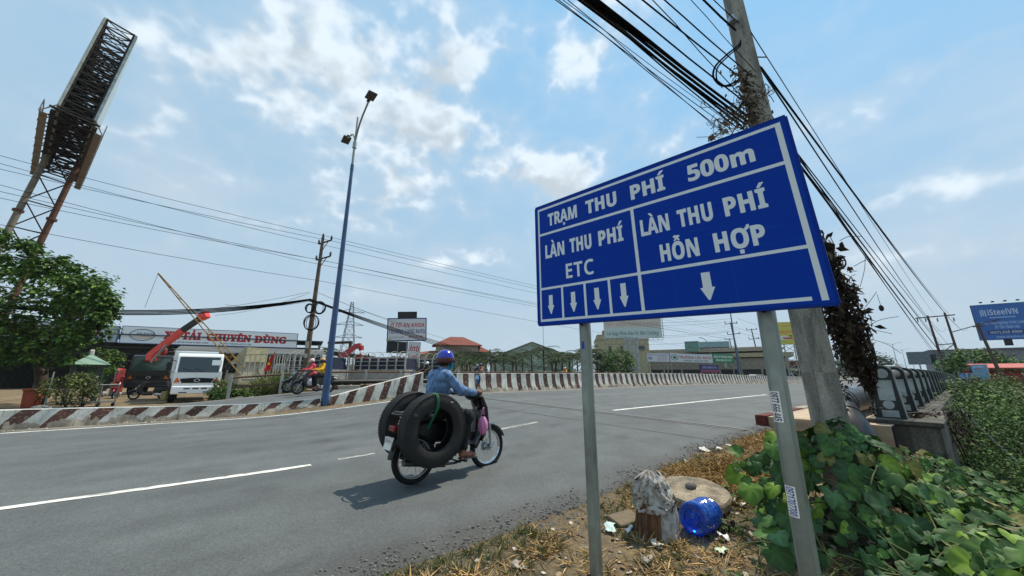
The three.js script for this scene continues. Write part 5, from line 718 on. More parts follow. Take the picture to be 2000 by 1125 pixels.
// weeds, reeds and rubble on the bank by the railing
{
  const sp = [[452, 19.0, .8, .5, 51, 0], [470, 19.8, .7, .4, 52, 1], [432, 19.2, .6, .45, 53, 2], [490, 20.0, .7, .45, 54, 3], [512, 20.4, .6, .4, 55, 4], [425, 20.2, .5, .7, 56, 5]];
  const labs = ['weedy green bush on the bank beside the white lorry', 'low dark weeds below the first railing post', 'leafy weeds spilling down the bank to the service road', 'yellow-green weeds below the flag', 'low weeds at the foot of the reeds', 'tall weeds close against the white lorry'];
  for (const [px, z, w, h, sd, i] of sp) shrub('weed_bush', labs[i], W(px, z, -.1), [w * 1.0, h * .8, w * .8], sd, { cols: i % 2 ? [[.09, .13, .03], [.14, .16, .05], [.05, .09, .02]] : GREEN, clumps: 42, per: 26, leaf: .10 });
  const o = thing('reed_clump', 'tall pale green reeds growing behind the scooters', 'reeds', W(548, 20.6, .1)), r = mulberry(77); part(o, 'blades', leafCloud([...blades(r, 420, (q) => V3((q() - .5) * 1.9, 0, (q() - .5) * 1.0), 1.35, [[.22, .27, .09], [.30, .32, .14], [.12, .18, .05]], .9, .05)]), leafMat);
  for (const [px, z, l, a, k] of [[446, 18.2, 1.3, .5, 0], [476, 18.8, .8, -.3, 1], [510, 19.3, .9, .2, 2], [533, 19.0, 1.2, .1, 3]]) solo('rubble_slab', RB(l, .14, .4, .03, W(px, z, -.02 + .03 * k), [.1, a + YAW, .16]), M.concrete, ['long broken concrete slab tilted on the weedy bank', 'short concrete chunk among the weeds', 'broken kerb piece below the reeds', 'flat dark slab at the edge of the service road'][k], 'rubble');
}
// ------------------------------------------------------------------ double-sided hoarding on a lattice tower
{
  const wD = 1.72, hB = 19.7, hT = 28.1, len = 13.5, o = thing('billboard_tower', 'double-sided billboard on tall rusty twin-leg lattice tower, seen end-on', 'billboard', V3(-32.0, -.3, -20.6), .945); o.rotation.z = -.085;
  // local x along the road (panel thickness), local -z runs away from the road (panel length)
  const tr = worn(0x37302c, .9), rs = worn(0x6a4636, .9), pale = worn(0x8c8478, .9), hw = wD / 2;
  for (const s of [-1, 1]) { const p = part(o, 'panel', B(.14, hT - hB, len, [s * hw, (hB + hT) / 2, -len / 2]), worn(s < 0 ? 0xbfc7c2 : 0x9fb6bd, .6)); part(p, 'printed_sheet', B(.02, hT - hB - .2, len - .2, [s * (hw + .085), (hB + hT) / 2, -len / 2]), mat(s < 0 ? 0xc8d0cc : 0xa9bcc2, .5)); }
  const X2 = [];                                                                    // trusses between the panels, bay after bay
  for (let zi = 0; zi <= 7; zi++) { const z = -.1 - zi * (len - .2) / 7; for (let i = 0; i <= 13; i++) { const y = hB + i * (hT - hB) / 13; X2.push(bar([-hw, y, z], [hw, y, z], .09, .09)); if (i < 13 && zi % 2 === 0) { const y2 = y + (hT - hB) / 13; X2.push(bar([-hw, y, z], [hw, y2, z], .05), bar([hw, y, z], [-hw, y2, z], .05)); } } for (const s of [-1, 1]) X2.push(bar([s * (hw - .12), hB, z], [s * (hw - .12), hT, z], .12)); }
  for (let i = 0; i <= 13; i += 1) { const y = hB + i * (hT - hB) / 13; for (const s of [-1, 1]) X2.push(bar([s * (hw - .14), y, 0], [s * (hw - .14), y, -len], .07)); if (i % 3 === 0) for (let k = 0; k < 7; k++) { const z0 = -k * len / 7, z1 = -(k + 1) * len / 7; X2.push(bar([-hw, y, z0], [hw, y, z1], .05), bar([hw, y, z0], [-hw, y, z1], .05)); } }
  part(o, 'truss', X2, tr);
  for (const s of [-1, 1]) { const g = [B(.36, .04, len, [s * (hw + .42), hB - .9, -len / 2]), bar([s * (hw + .62), hB, 0], [s * (hw + .62), hB, -len], .05), bar([s * (hw + .62), hB - .5, 0], [s * (hw + .62), hB - .5, -len], .04)]; for (let i = 0; i <= 8; i++) { const z = -i * len / 8; g.push(bar([s * (hw + .62), hB - .9, z], [s * (hw + .62), hB, z], .05), bar([s * hw, hB + .1, z], [s * (hw + .62), hB - .9, z], .06)); } part(o, 'catwalk', g, worn(0x98908c, .9)); }
  const zc = -len * .66; for (const s of [-1, 1]) { part(o, 'leg', [C([s * .85, -.5, zc], [s * .82, hB + .4, zc], .22, .19, 14)], s < 0 ? pale : rs); for (const y of [5, 9.5, 14]) part(o, 'flange', C([s * .845, y, zc], [s * .845, y + .18, zc], .31, .31, 14), rs); }
  const lc = []; for (let i = 0; i < 8; i++) { const y = 1 + i * 2.35; lc.push(bar([-.8, y, zc], [.8, y + 2.35, zc], .08), bar([.8, y, zc], [-.8, y + 2.35, zc], .08), bar([-.8, y + 2.35, zc], [.8, y + 2.35, zc], .08)); } part(o, 'lacing', lc, tr);
  part(o, 'head_frame', [bar([-1, hB - .3, zc], [-1, hB - .3, -.5], .22), bar([1, hB - .3, zc], [1, hB - .3, -.5], .22), bar([-1, hB - .3, zc], [-1, hB - .3, -len + .5], .22), bar([1, hB - .3, zc], [1, hB - .3, -len + .5], .22), ...range(0, 1, 9).map((f) => bar([-1.2, hB - .25, -f * len], [1.2, hB - .25, -f * len], .10)), ...range(0, .88, 8).flatMap((f) => [bar([-1.1, hB - .3, -f * len], [1.1, hB - .3, -(f + .11) * len], .07), bar([1.1, hB - .3, -f * len], [-1.1, hB - .3, -(f + .11) * len], .07)])], tr);
}
scene.fog = new THREE.FogExp2(0xc9d8e6, .0002);
// ------------------------------------------------------------------ background across the road
const facing = (p) => Math.atan2(p.x, p.z) + Math.PI;                               // turn that points local +z at the viewer's side of the road
// shop sign tower
{
  const z = 52, c = W(788, z, 0), o = thing('sign_tower', 'white roadside shop sign with red and blue lettering on a lattice post', 'sign', V3(c.x, -.3, c.z), .22), gm = worn(0x9da1a3, .7);
  const y0 = 6.15, w = 5.5, h = 3.35; part(o, 'main_board', [B(w, h, .35, [0, y0 + h / 2, 0], [0, 0, .045])], worn(0x3c4f86, .7)); part(o, 'main_face', face(w - .3, h - .3, [0, y0 + h / 2, .178], [0, 0, .045]), board(512, 300, (g, W_, h_) => { g.fillStyle = '#c9ccd0'; g.fillRect(0, 0, W_, h_); vtext(g, 'Ô TÔ ÂN KHOA', 22, 118, 84, { width: 470, fill: '#b0242c', italic: true }); vtext(g, 'TRƯỜNG LONG AUTO', 8, 208, 80, { width: 496, fill: '#2a3a80' }); vtext(g, '0914 271 882', 280, 276, 52, { width: 200, fill: '#a02a30' }); vtext(g, 'ĐẠI LÝ UỶ QUYỀN', 20, 270, 30, { width: 200, fill: '#888' }); }));
  part(o, 'dark_top_board', B(2.7, .9, .3, [-.1, y0 + h + .5, -.1], [0, 0, .045]), worn(0x2a2c30, .8)); part(o, 'dark_lower_board', B(2.9, 1.6, .3, [-1.2, y0 - .9, -.1]), worn(0x2a2d33, .8));
  const vb = part(o, 'vertical_board', B(1.7, 5.6, .3, [1.15, y0 - 2.9, .05], [0, 0, -.02]), worn(0xb9bcc0, .7)); part(vb, 'vertical_face', face(1.6, 5.5, [1.15, y0 - 2.9, .215], [0, 0, -.02]), board(160, 550, (g, W_, h_) => { g.fillStyle = '#bfc3c6'; g.fillRect(0, 0, W_, h_); vtext(g, 'ÔTÔ', 12, 130, 92, { width: 136, fill: '#b0242c', outline: '#702020', lineWidth: 3 }); vtext(g, 'LONG', 12, 240, 74, { width: 136, fill: '#b0242c' }); g.fillStyle = '#2f7a5c'; g.fillRect(14, 300, 132, 92); g.fillStyle = '#9fc4b4'; g.fillRect(28, 316, 30, 60); g.fillRect(78, 316, 30, 60); g.fillStyle = '#2f7a5c'; g.fillRect(14, 430, 132, 80); }));
  const lc = []; for (let i = 0; i < 6; i++) { const y = i * .95; lc.push(bar([-1.1, y, 0], [.1, y + .95, 0], .07), bar([.1, y, 0], [-1.1, y + .95, 0], .07)); } part(o, 'lattice_post', [bar([-1.1, 0, 0], [-1.1, y0, 0], .14), bar([.1, 0, 0], [.1, y0, 0], .14), ...lc], gm); part(o, 'lamp_box', B(.6, .3, .4, [-2.4, y0 + .1, .3]), mat(0x9a9a80, .7));
}
// transmission pylon
{ const c = W(673, 170, 0), o = thing('transmission_pylon', 'grey lattice transmission pylon far behind the lorries', 'pylon', V3(c.x, -1, c.z), .3), st = worn(0x87929a, .8), g = [], n = 9, hh = 36; const wd = (y) => lerp(4.2, .5, y / hh); for (let i = 0; i < n; i++) { const y = hh * i / n, y2 = hh * (i + 1) / n, a = wd(y), b = wd(y2); for (const [p, q] of [[[-1, -1], [1, -1]], [[1, -1], [1, 1]], [[1, 1], [-1, 1]], [[-1, 1], [-1, -1]]]) g.push(bar([p[0] * a, y, p[1] * a], [q[0] * b, y2, q[1] * b], .11), bar([q[0] * a, y, q[1] * a], [p[0] * b, y2, p[1] * b], .11), bar([p[0] * b, y2, p[1] * b], [q[0] * b, y2, q[1] * b], .11)); } for (const [x, z] of [[-1, -1], [1, -1], [1, 1], [-1, 1]]) g.push(bar([x * 4.2, 0, z * 4.2], [x * .5, hh, z * .5], .2)); part(o, 'mast', g, st); for (const y of [19, 25, 31]) part(o, 'crossarm', [bar([-6, y, 0], [6, y, 0], .25), bar([-6, y, 0], [0, y + 1.8, 0], .2), bar([6, y, 0], [0, y + 1.8, 0], .2)], st); }
// villa with red roofs
{
  const c = W(876, 95, -.5), o = thing('red_roofed_villa', 'pale two-storey villa with red tiled roofs behind the palms', 'house', c, .25), wl = worn(0xc9bfae, .9), rf = worn(0x8c4636, .85); o.scale.set(.86, .82, .86);
  part(o, 'wall', [B(21, 8.2, 10, [0, 4.1, 0]), B(12, 2.6, 8, [2, 9.5, 0])], wl);
  const hip = (w, d, y, h, x, ov = .8) => { const g = new THREE.BufferGeometry(), a = w / 2 + ov, b = d / 2 + ov, k = Math.max(.1, a - b); const v = [[-a, y, b], [a, y, b], [a, y, -b], [-a, y, -b], [-k, y + h, 0], [k, y + h, 0]].map(([p, q, r]) => [p + x, q, r]), f = [[0, 1, 5], [0, 5, 4], [1, 2, 5], [2, 3, 4], [2, 4, 5], [3, 0, 4], [0, 3, 2], [0, 2, 1]]; g.setAttribute('position', new THREE.Float32BufferAttribute(f.flatMap((t) => t.flatMap((i) => v[i])), 3)); g.computeVertexNormals(); return g; };
  part(o, 'lower_roof', hip(22, 11, 8.0, 1.3, 0), rf); part(o, 'upper_roof', hip(13, 9, 10.8, 3.0, 2), rf); part(o, 'side_roof', hip(6, 6, 9.0, 2.2, 8.5), rf);
  for (let i = 0; i < 8; i++) { const w = part(o, 'window', B(1.2, 1.5, .1, [-9 + i * 2.6, 6.2, 5.02]), mat(0x39454a, .2)); part(w, 'frame', [B(1.4, .1, .16, [-9 + i * 2.6, 7.0, 5.03]), B(1.4, .1, .16, [-9 + i * 2.6, 5.4, 5.03])], wl); } for (let i = 0; i < 9; i++) part(o, 'balcony_post', B(.25, 2.2, .25, [-3.6 + i * 1.4, 9.4, 4.4]), wl); part(o, 'balcony_rail', [B(13, .15, .15, [2, 9.1, 4.8]), B(21.5, .35, 10.6, [0, 8.0, 0])], wl);
}
// green warehouse
{ const c = W(1040, 100, -.5), o = thing('green_warehouse', 'large green metal warehouse with a low gable behind the palms', 'warehouse', c, -.06), gm = worn(0xb6c8ba, .8), w = 22, e = 5.6, k = 9.4; part(o, 'gable_wall', X([[-w / 2, 0], [w / 2, 0], [w / 2, e + .6], [-.0, k + .9], [-w / 2, e + .6]], 30, [0, 0, -15]), gm); const rib = []; for (let i = 0; i <= 30; i++) { const x = -w / 2 + w * i / 30, y = lerp(k + .9, e + .6, Math.abs(x) / (w / 2)); rib.push(B(.08, y, .06, [x, y / 2, .03])); } part(o, 'wall_ribs', rib, worn(0xa8bcae, .8)); for (const s of [-1, 1]) part(o, 'roof_slope', B(w / 2 + .6, .12, 31, [s * w / 4, (e + k) / 2 + .85, -15], [0, 0, -s * Math.atan2(k - e + .3, w / 2)]), worn(0x8a9a94, .6)); part(o, 'mast', C([3.2, 9, -2], [3.2, 15, -2], .06), M.galv); }
// cream building
{
  const c = W(1216, 98, -.5), o = thing('cream_building', 'cream three-storey block with few windows beside the billboard tower', 'building', c, -.18), wl = worn(0xc3bd9c, .85), w = 13.2;
  part(o, 'wall', [B(w, 10.4, 9, [0, 5.2, 0]), B(w * .52, 1.3, 9, [-w * .2, 11.0, 0])], wl); part(o, 'parapet', [B(w + .3, .3, 9.3, [0, 10.5, 0]), B(w * .54, .25, 9.2, [-w * .2, 11.7, 0])], worn(0xb0aa8c, .85)); part(o, 'orange_hut', B(2.2, 1.6, 2.5, [-3.4, 12.5, 0]), worn(0xa8763c, .8));
  for (const [x, y, ww, hh] of [[-3.1, 7.9, .7, 1.8], [-.2, 7.9, .7, 1.8], [-3.0, 4.0, .6, 1.8], [4.4, 8.3, 2.2, 1.0], [3.2, 4.2, 1.6, 1.4]]) { const q = part(o, 'window', B(ww, hh, .1, [x, y, 4.51]), mat(0x3a4442, .25)); part(q, 'sill', B(ww + .3, .12, .25, [x, y - hh / 2 - .06, 4.6]), wl); } part(o, 'drain_pipe', C([1.6, 0, 4.6], [1.6, 10.2, 4.6], .08), wl);
}
// billboard about the environment
{
  const c = W(1243, 62, 0), o = thing('billboard', 'pale green billboard with teal script on a white lattice tower', 'billboard', V3(c.x, -.3, c.z), -.12), st = worn(0xc6cbcc, .7), y0 = 7.6, w = 9.6, h = 4.0;
  part(o, 'frame', [B(w, h, .3, [0, y0 + h / 2, 0]), ...range(0, 1, 12).map((f) => bar([-w / 2 + f * w, y0 + .1, .1], [-w / 2 + f * w, y0 - .45, .6], .07)), bar([-w / 2, y0 - .45, .6], [w / 2, y0 - .45, .6], .07), ...range(0, 1, 8).map((f) => bar([w / 2 + .05, y0 + f * h, -.2], [w / 2 + .35, y0 + f * h, -.2], .08)), bar([w / 2 + .35, y0, -.2], [w / 2 + .35, y0 + h, -.2], .09)], st);
  part(o, 'poster', face(w - .1, h - .1, [0, y0 + h / 2, .156]), board(1024, 420, (g, W_, h_) => { g.fillStyle = '#b7c6c2'; g.fillRect(0, 0, W_, h_); g.fillStyle = '#c3b9b0'; g.fillRect(0, 0, W_, 230); vtext(g, 'SẢN PHẨM - DỊCH VỤ GIA NHIỆT', 14, 90, 60, { width: 980, fill: '#9a8d86' }); vtext(g, 'TIẾT KIỆM NĂNG LƯỢNG', 14, 200, 84, { width: 980, fill: '#a89a90' }); vtext(g, 'Là Góp Phần Bảo Vệ Môi Trường', 40, 372, 92, { width: 930, fill: '#2b6f73', font: 'serif', italic: true }); }));
  const lc = []; for (let i = 0; i < 9; i++) { const y = i * .86; for (const x of [-.9, .3]) lc.push(bar([x - .35, y, .1], [x + .35, y + .86, .1], .16), bar([x + .35, y, .1], [x - .35, y + .86, .1], .16)); } part(o, 'lattice_tower', [...[-1.25, -.55, -.05, .65].flatMap((x) => [bar([x, 0, 0], [x, y0, 0], .26), bar([x, 0, -1.1], [x, y0, -1.1], .16)]), ...lc], st);
}
// palms in a row before the houses, each its own
{
  const lab = ['coconut palm with dark drooping fronds before the red-roofed villa', 'coconut palm with dark drooping fronds before the green warehouse', 'coconut palm with dark drooping fronds beside the cream building', 'small palm beside the shop sign tower'], r = mulberry(91);
  const makePalm = (sd) => { const q = mulberry(sd), fr = []; for (let i = 0; i < 18; i++) { const a = i / 18 * 6.283 + q() * .3, up = -.15 + q() * 1.0, l = 2.6 + q() * .9, pts = []; for (let k = 0; k <= 8; k++) { const f = k / 8; pts.push(V3(Math.cos(a) * l * f * Math.cos(up * .5), up * l * f * .75 - 1.5 * f * f, Math.sin(a) * l * f * Math.cos(up * .5))); } for (let k = 0; k < 8; k++) { const p = pts[k], d = pts[k + 1].clone().sub(p).normalize(), side = V3(-Math.sin(a), 0, Math.cos(a)); for (const s of [-1, 1]) for (let m = 0; m < 2; m++) { const tip = side.clone().multiplyScalar(s).add(d.clone().multiplyScalar(.6)).add(V3(0, -.55, 0)).normalize(), nn = V3(0, 1, 0).addScaledVector(tip, -tip.y).normalize(), c = [.034, .062, .02].map((x) => x * (.7 + .8 * q())); fr.push([p.clone().addScaledVector(d, m * .16), nn, tip, .75 * (1 - .4 * k / 8), .085, c]); } } } return leafCloud(fr); };
  const kinds = [makePalm(1), makePalm(2), makePalm(3)], trk = C([0, 0, 0], [.2, 1, 0], .18, .13, 8);
  const palms = [[868, 62, 4.2, 0], [885, 70, 4.8, 0], [902, 66, 4.0, 0], [918, 72, 4.9, 0], [935, 66, 4.6, 0], [948, 74, 5.2, 0], [968, 66, 4.2, 0], [985, 70, 5.0, 1], [1000, 64, 4.2, 1], [1020, 68, 4.6, 1], [1040, 72, 5.4, 1], [1064, 64, 5.6, 1], [1080, 70, 4.6, 1], [1098, 66, 4.4, 1], [1112, 72, 4.6, 1], [1140, 66, 4.8, 2], [1158, 68, 5.4, 2], [1168, 62, 4.2, 2], [758, 48, 2.9, 3], [770, 50, 3.2, 3], [632, 60, 5.2, 3], [855, 76, 5.2, 0], [1130, 74, 4.8, 1], [910, 60, 3.2, 0], [1010, 60, 3.2, 1], [1085, 60, 3.4, 1], [1150, 60, 3.2, 2], [958, 60, 3.4, 0]];
  palms.forEach(([px, z, h, k], i) => { const o = thing('palm_tree', lab[k], 'palm tree', W(px, z, .1), r() * 6.28, ['palms before the villa', 'palms before the warehouse', 'palms by the cream building', 'palms by the sign tower'][k]); const tk = part(o, 'trunk', trk, bark); tk.scale.set(1, h + .1, 1); const cr = part(o, 'crown', kinds[i % 3], leafMat); cr.position.set(.2, h, 0); const sc = (k === 3 ? .65 : .85 + r() * .35); cr.scale.set(sc, sc, sc); });
}
tree('round_tree', 'dense round green tree in front of the cream building', W(1213, 58, -.5), 5, [0, 3.2, 0], [2.4, 2.5, 2.2], 63, { clumps: 130, per: 26, clumpR: .7, leaf: .3, cols: BRIGHT.concat(GREEN), hollow: .45 });
const hedge = (px, z, w, h, sd, lab) => shrub('hedge_bush', lab, W(px, z, -.6), [w, h, 1.4], sd, { clumps: 70, per: 26, clumpR: .8, leaf: .3, cols: DARKG });
hedge(860, 56, 3, 1.3, 65, 'dark bush behind the railing below the sign tower'); hedge(930, 58, 4, 1.3, 66, 'dark bush below the palms before the villa'); hedge(1020, 58, 4.5, 1.3, 67, 'dark bush below the palms before the warehouse'); hedge(1110, 58, 4, 1.3, 68, 'dark bush below the palms behind the sign post'); hedge(1170, 59, 3, 1.5, 69, 'dark bush at the foot of the cream building');
solo('steel_mast', C(W(959, 50, -.5), W(957, 50, 4.6), .07, .06), M.rust, 'thin dark mast standing before the villa', 'mast');
// shop row with signs
{
  const o = thing('shop_row', 'long pale-roofed shop building behind the signs across the bridge', 'building', W(1375, 92, -.5), -.55), wl = worn(0x9c968a, .9);
  part(o, 'wall', B(34, 5.2, 12, [0, 2.6, 0]), wl); part(o, 'roof_band', [B(36, .9, 13, [0, 5.9, 0])], worn(0xc0b396, .7)); part(o, 'upper_roof', [B(30, .8, 10, [-1, 7.4, -1]), B(31, .25, 10.6, [-1, 7.0, -1])], worn(0xaea79a, .7)); part(o, 'teal_box', B(3.0, 2.4, 2.2, [-1.2, 8.2, 6]), worn(0x7aa6a0, .7)); part(o, 'rooftop_shed', B(8, 1.4, 5, [2.5, 8.9, -2]), worn(0x8fb4bf, .7)); part(o, 'dark_front', B(33, 2.8, .2, [0, 1.4, 6.12]), worn(0x2b2c2d, .9));
  for (let i = 0; i < 9; i++) part(o, 'column', B(.35, 3, .35, [-16 + i * 4, 1.5, 6.4]), wl);
}
const shopSign = (name, label, pxa, za, pxb, zb, y0, y1, draw, cw = 512, ch = 128, edge = 0xb9bcc0) => { const a = W(pxa, za, y0), b = W(pxb, zb, y0), d = b.clone().sub(a), l = d.length(), o = thing(name, label, 'sign', V3(a.x, 0, a.z), Math.atan2(-d.z, d.x)); part(o, 'board', B(l, y1 - y0, .2, [l / 2, (y0 + y1) / 2, 0]), worn(edge, .7)); part(o, 'sign_face', face(l - .05, y1 - y0 - .05, [l / 2, (y0 + y1) / 2, .105]), board(cw, ch, draw)); part(o, 'support', [bar([.4, -.5, -.1], [.4, y0 + .2, -.1], .12), bar([l - .4, -.5, -.1], [l - .4, y0 + .2, -.1], .12)], M.galv); return o; };
const bgd = (g, c, w, h) => { g.fillStyle = c; g.fillRect(0, 0, w, h); };
shopSign('shop_sign', 'white shop sign with green star badge and dark red lettering', 1309, 70, 1392, 76, 3.5, 5.2, (g, w, h) => { bgd(g, '#c9ced0', w, h); g.fillStyle = '#24523f'; g.beginPath(); g.arc(50, 62, 42, 0, 7); g.fill(); g.fillStyle = '#c9ced0'; g.beginPath(); g.arc(50, 62, 35, 0, 7); g.fill(); g.fillStyle = '#24523f'; g.beginPath(); for (let i = 0; i < 10; i++) { const a = -Math.PI / 2 + i * Math.PI / 5, r = i % 2 ? 14 : 32; g.lineTo(50 + Math.cos(a) * r, 62 + Math.sin(a) * r); } g.fill(); vtext(g, 'TRƯỜNG LỘC AUTO', 100, 76, 58, { width: 400, fill: '#9a2430' }); vtext(g, 'Hotline. 0938 441 979', 150, 116, 34, { width: 300, fill: '#555' }); });
shopSign('shop_sign', 'pale shop sign listing services beside the lattice tower', 1264, 68, 1307, 70, 3.5, 5.1, (g, w, h) => { bgd(g, '#c3cbd2', w, h); vtext(g, 'CÔNG TY XE TẢI – XE CHUYÊN DÙNG', 12, 34, 24, { width: 470, fill: '#4a4a78' }); for (const y of [58, 84, 110]) vtext(g, 'BÁN XE TRẢ GÓP', 230, y, 20, { width: 230, fill: '#a04a52' }); vtext(g, '90', 20, 100, 60, { width: 90, fill: '#39407a' }); });
shopSign('shop_sign', 'green shop sign with white lettering next to the white auto sign', 1393, 76, 1434, 80, 3.55, 5.5, (g, w, h) => { bgd(g, '#2f7a4e', w, h); vtext(g, 'ĐẠI LÝ PHÂN PHỐI', 20, 60, 44, { width: 460, fill: '#dfe8e0' }); vtext(g, 'MUA BÁN XE Ô TÔ', 60, 106, 38, { width: 380, fill: '#dfe8e0' }); }, 512, 128, 0x2f7a4e);
shopSign('banner', 'dark blue and red banner below the green shop sign', 1368, 66, 1404, 68, 1.5, 2.9, (g, w, h) => { bgd(g, '#33356a', w, h); g.fillStyle = '#8a3a52'; g.fillRect(0, 84, w, 44); vtext(g, 'SỬA CHỮA Ô TÔ', 60, 60, 44, { width: 390, fill: '#a9a6c4' }); }, 512, 128, 0x33356a);
shopSign('shop_sign', 'faded green and red shop sign beside the dark blue lamp post', 1416, 84, 1461, 86, 2.6, 4.0, (g, w, h) => { bgd(g, '#a9bdb2', w, h); g.fillStyle = '#b0564a'; g.fillRect(430, 30, 60, 60); vtext(g, 'VẬT TƯ', 60, 84, 60, { width: 330, fill: '#5d8a78' }); });
shopSign('shop_sign', 'white shop sign with black lettering behind the right sign post', 1462, 88, 1500, 90, 2.7, 4.1, (g, w, h) => { bgd(g, '#b9c0c6', w, h); vtext(g, 'XE TẢI', 170, 92, 74, { width: 300, fill: '#22242c' }); });
{ const o = thing('blue_warehouse', 'grey blue warehouse gable beside the crossarm poles', 'warehouse', W(1462, 112, -.5), -.5), wl = worn(0x7d919a, .8); part(o, 'wall', X([[-9, 0], [9, 0], [9, 6.2], [6, 8.4], [-9, 7.6]], 16, [0, 0, 0]), wl); part(o, 'roof', B(20, .4, 17, [-1, 8.3, 0], [0, 0, .05]), worn(0xb5a98f, .7)); part(o, 'window', B(2.6, 1.6, .1, [4.4, 4.2, 8.05]), mat(0x5f7480, .25)); part(o, 'window', B(2.2, 1.4, .1, [-2, 4.2, 8.05]), mat(0x5f7480, .25)); }
{ const o = thing('red_roof_shed', 'low shed with a red brown roof seen between sign post and concrete pole', 'shed', W(1548, 92, -.5), -.3); part(o, 'wall', B(11, 3.4, 7, [0, 1.7, 0]), worn(0x8d8378, .9)); part(o, 'roof', B(12, 1.5, 8, [0, 4.2, 0]), worn(0x7c3a34, .85)); part(o, 'awning', B(8, .2, 2, [-1.5, 2.9, 4.2], [.3, 0, 0]), worn(0xb4b89a, .8)); part(o, 'blue_shutter', B(4.5, 3.0, .1, [2.6, 1.5, 3.56]), worn(0x31588a, .7)); part(o, 'brown_front', B(4.2, 1.4, .1, [-2.4, 1.4, 3.56]), worn(0x5e3c34, .8)); }
// parked cars seen over the barrier
{ const car = (px, z, lab, col) => { const o = thing('parked_car', lab, 'car', W(px, z, -.25), .25, 'cars parked before the shops'), bd = paint(col, .25); part(o, 'body', X([[-2.1, .35], [2.1, .35], [2.15, .8], [1.3, .95], [.7, 1.42], [-1.0, 1.45], [-1.7, .98], [-2.15, .9]], 1.7, [0, 0, 0], [0, 0, 0], .08), bd); part(o, 'window', X([[-1.5, .98], [1.1, .95], [.62, 1.36], [-.95, 1.39]], 1.72, [0, 0, 0]), M.glass); for (const x of [-1.35, 1.35]) wheelPair(o, x, .31, .78); return o; }; car(1480, 76, 'white car parked below the white shop sign behind the post', 0xd0d3d3); car(1536, 78, 'silver car parked before the red-roofed shed', 0xa9adb0); }
{ const o = thing('van', 'white van parked before the low shed behind the sign post', 'van', W(1530, 84, -.3), .2); part(o, 'body', X([[-2.4, .4], [2.3, .4], [2.35, 1.0], [1.7, 1.9], [-2.4, 2.0]], 1.8, [0, 0, 0], [0, 0, 0], .1), paint(0xcfd2d2, .3)); part(o, 'window', X([[-.2, 1.15], [1.9, 1.15], [1.5, 1.75], [-.2, 1.8]], 1.82, [0, 0, 0]), M.glass); wheelPair(o, -1.5, .34, .8); wheelPair(o, 1.5, .34, .8); }
{ const o = thing('bus', 'white bus with blue windows coming over the far end of the bridge', 'bus', R(100, 9, -.1), YAW + Math.PI); part(o, 'body', RB(9, 2.5, 2.4, .15, [0, 1.65, 0]), paint(0xd5d8dc, .3)); part(o, 'window_band', B(8.2, .8, 2.43, [0, 2.0, 0]), M.glass); part(o, 'windscreen', B(.05, 1.2, 2.1, [4.52, 1.9, 0]), M.glass); part(o, 'red_stripe', B(8.8, .12, 2.44, [0, 2.62, 0]), mat(0xa83a42, .5)); wheelPair(o, -3, .45, 1.0); wheelPair(o, 3, .45, 1.0); }
// crossarm poles beyond
for (const [px, z, top, lab] of [[1440, 70, 11.5, 'grey utility pole with crossarms beside the dark blue lamp post'], [1430, 92, 10.5, 'shorter crossarm pole behind the grey utility pole'], [1478, 84, 12, 'crossarm pole half hidden by the right sign post']]) { const o = thing('utility_pole', lab, 'utility pole', W(px + 14, z, -.4)); part(o, 'shaft', C([0, 0, 0], [-1.0, top, 0], .2, .11, 10), worn(0x7b7b74, .9)); for (const f of [.98, .80]) { const a = part(o, 'crossarm', bar([-1.0 * f - 1.1, top * f - .1, 0], [-1.0 * f + 1.3, top * f + .15, 0], .12), M.rust); for (const s of [-1.1, 1.2]) part(a, 'insulator', C([-1.0 * f + s, top * f, 0], [-1.0 * f + s, top * f + .45, 0], .08, .06), mat(0x3b2a22, .4)); } }
{ const g = 'wires on the poles before the shops', a = (px, py, t) => P(px, py, t); for (const [x0, y0, x1, y1] of [[1190, 628, 1430, 622], [1190, 633, 1430, 628], [1180, 660, 1425, 648], [1180, 655, 1425, 646], [1440, 622, 1720, 700], [1445, 650, 1700, 705], [1440, 640, 1640, 690], [1180, 672, 1425, 662]]) cable(sagPts(a(x0, y0, 70), a(x1, y1, 72), .5, 6), .02, 'grey wire strung between the poles before the shops', g, 'power_line', M.wire, 16); }
{ const o = thing('yellow_billboard', 'yellow billboard on a lattice tower half hidden by the concrete pole', 'billboard', W(1546, 74, -.3), -.25), y0 = 7.4; part(o, 'board', B(5.0, 4.6, .25, [0, y0 + 2.3, 0]), worn(0x9c9a55, .7)); part(o, 'poster', face(4.9, 4.5, [0, y0 + 2.3, .13]), board(320, 300, (g, w, h) => { bgd(g, '#c2ba52', w, h); g.fillStyle = '#d8d6c4'; g.beginPath(); g.arc(76, 44, 16, 0, 7); g.fill(); vtext(g, 'Omo', 160, 62, 50, { width: 130, fill: '#c07a3a', weight: 'normal' }); g.fillStyle = '#c89a44'; g.fillRect(120, 110, 150, 40); g.fillStyle = '#d0d0c8'; g.beginPath(); g.ellipse(160, 210, 60, 30, 0, 0, 7); g.fill(); g.fillStyle = '#b05a5a'; g.fillRect(150, 205, 110, 26); g.fillStyle = '#5a4438'; g.beginPath(); g.arc(88, 186, 13, 0, 7); g.arc(240, 186, 13, 0, 7); g.fill(); })); const lc = []; for (let i = 0; i < 6; i++) lc.push(bar([-.2, i * 1.2, 0], [1.6, i * 1.2 + 1.2, 0], .09), bar([1.6, i * 1.2, 0], [-.2, i * 1.2 + 1.2, 0], .09)); part(o, 'lattice_tower', [bar([-.2, 0, 0], [-.2, y0, 0], .16), bar([1.6, 0, 0], [1.6, y0, 0], .16), ...lc], M.galv); }
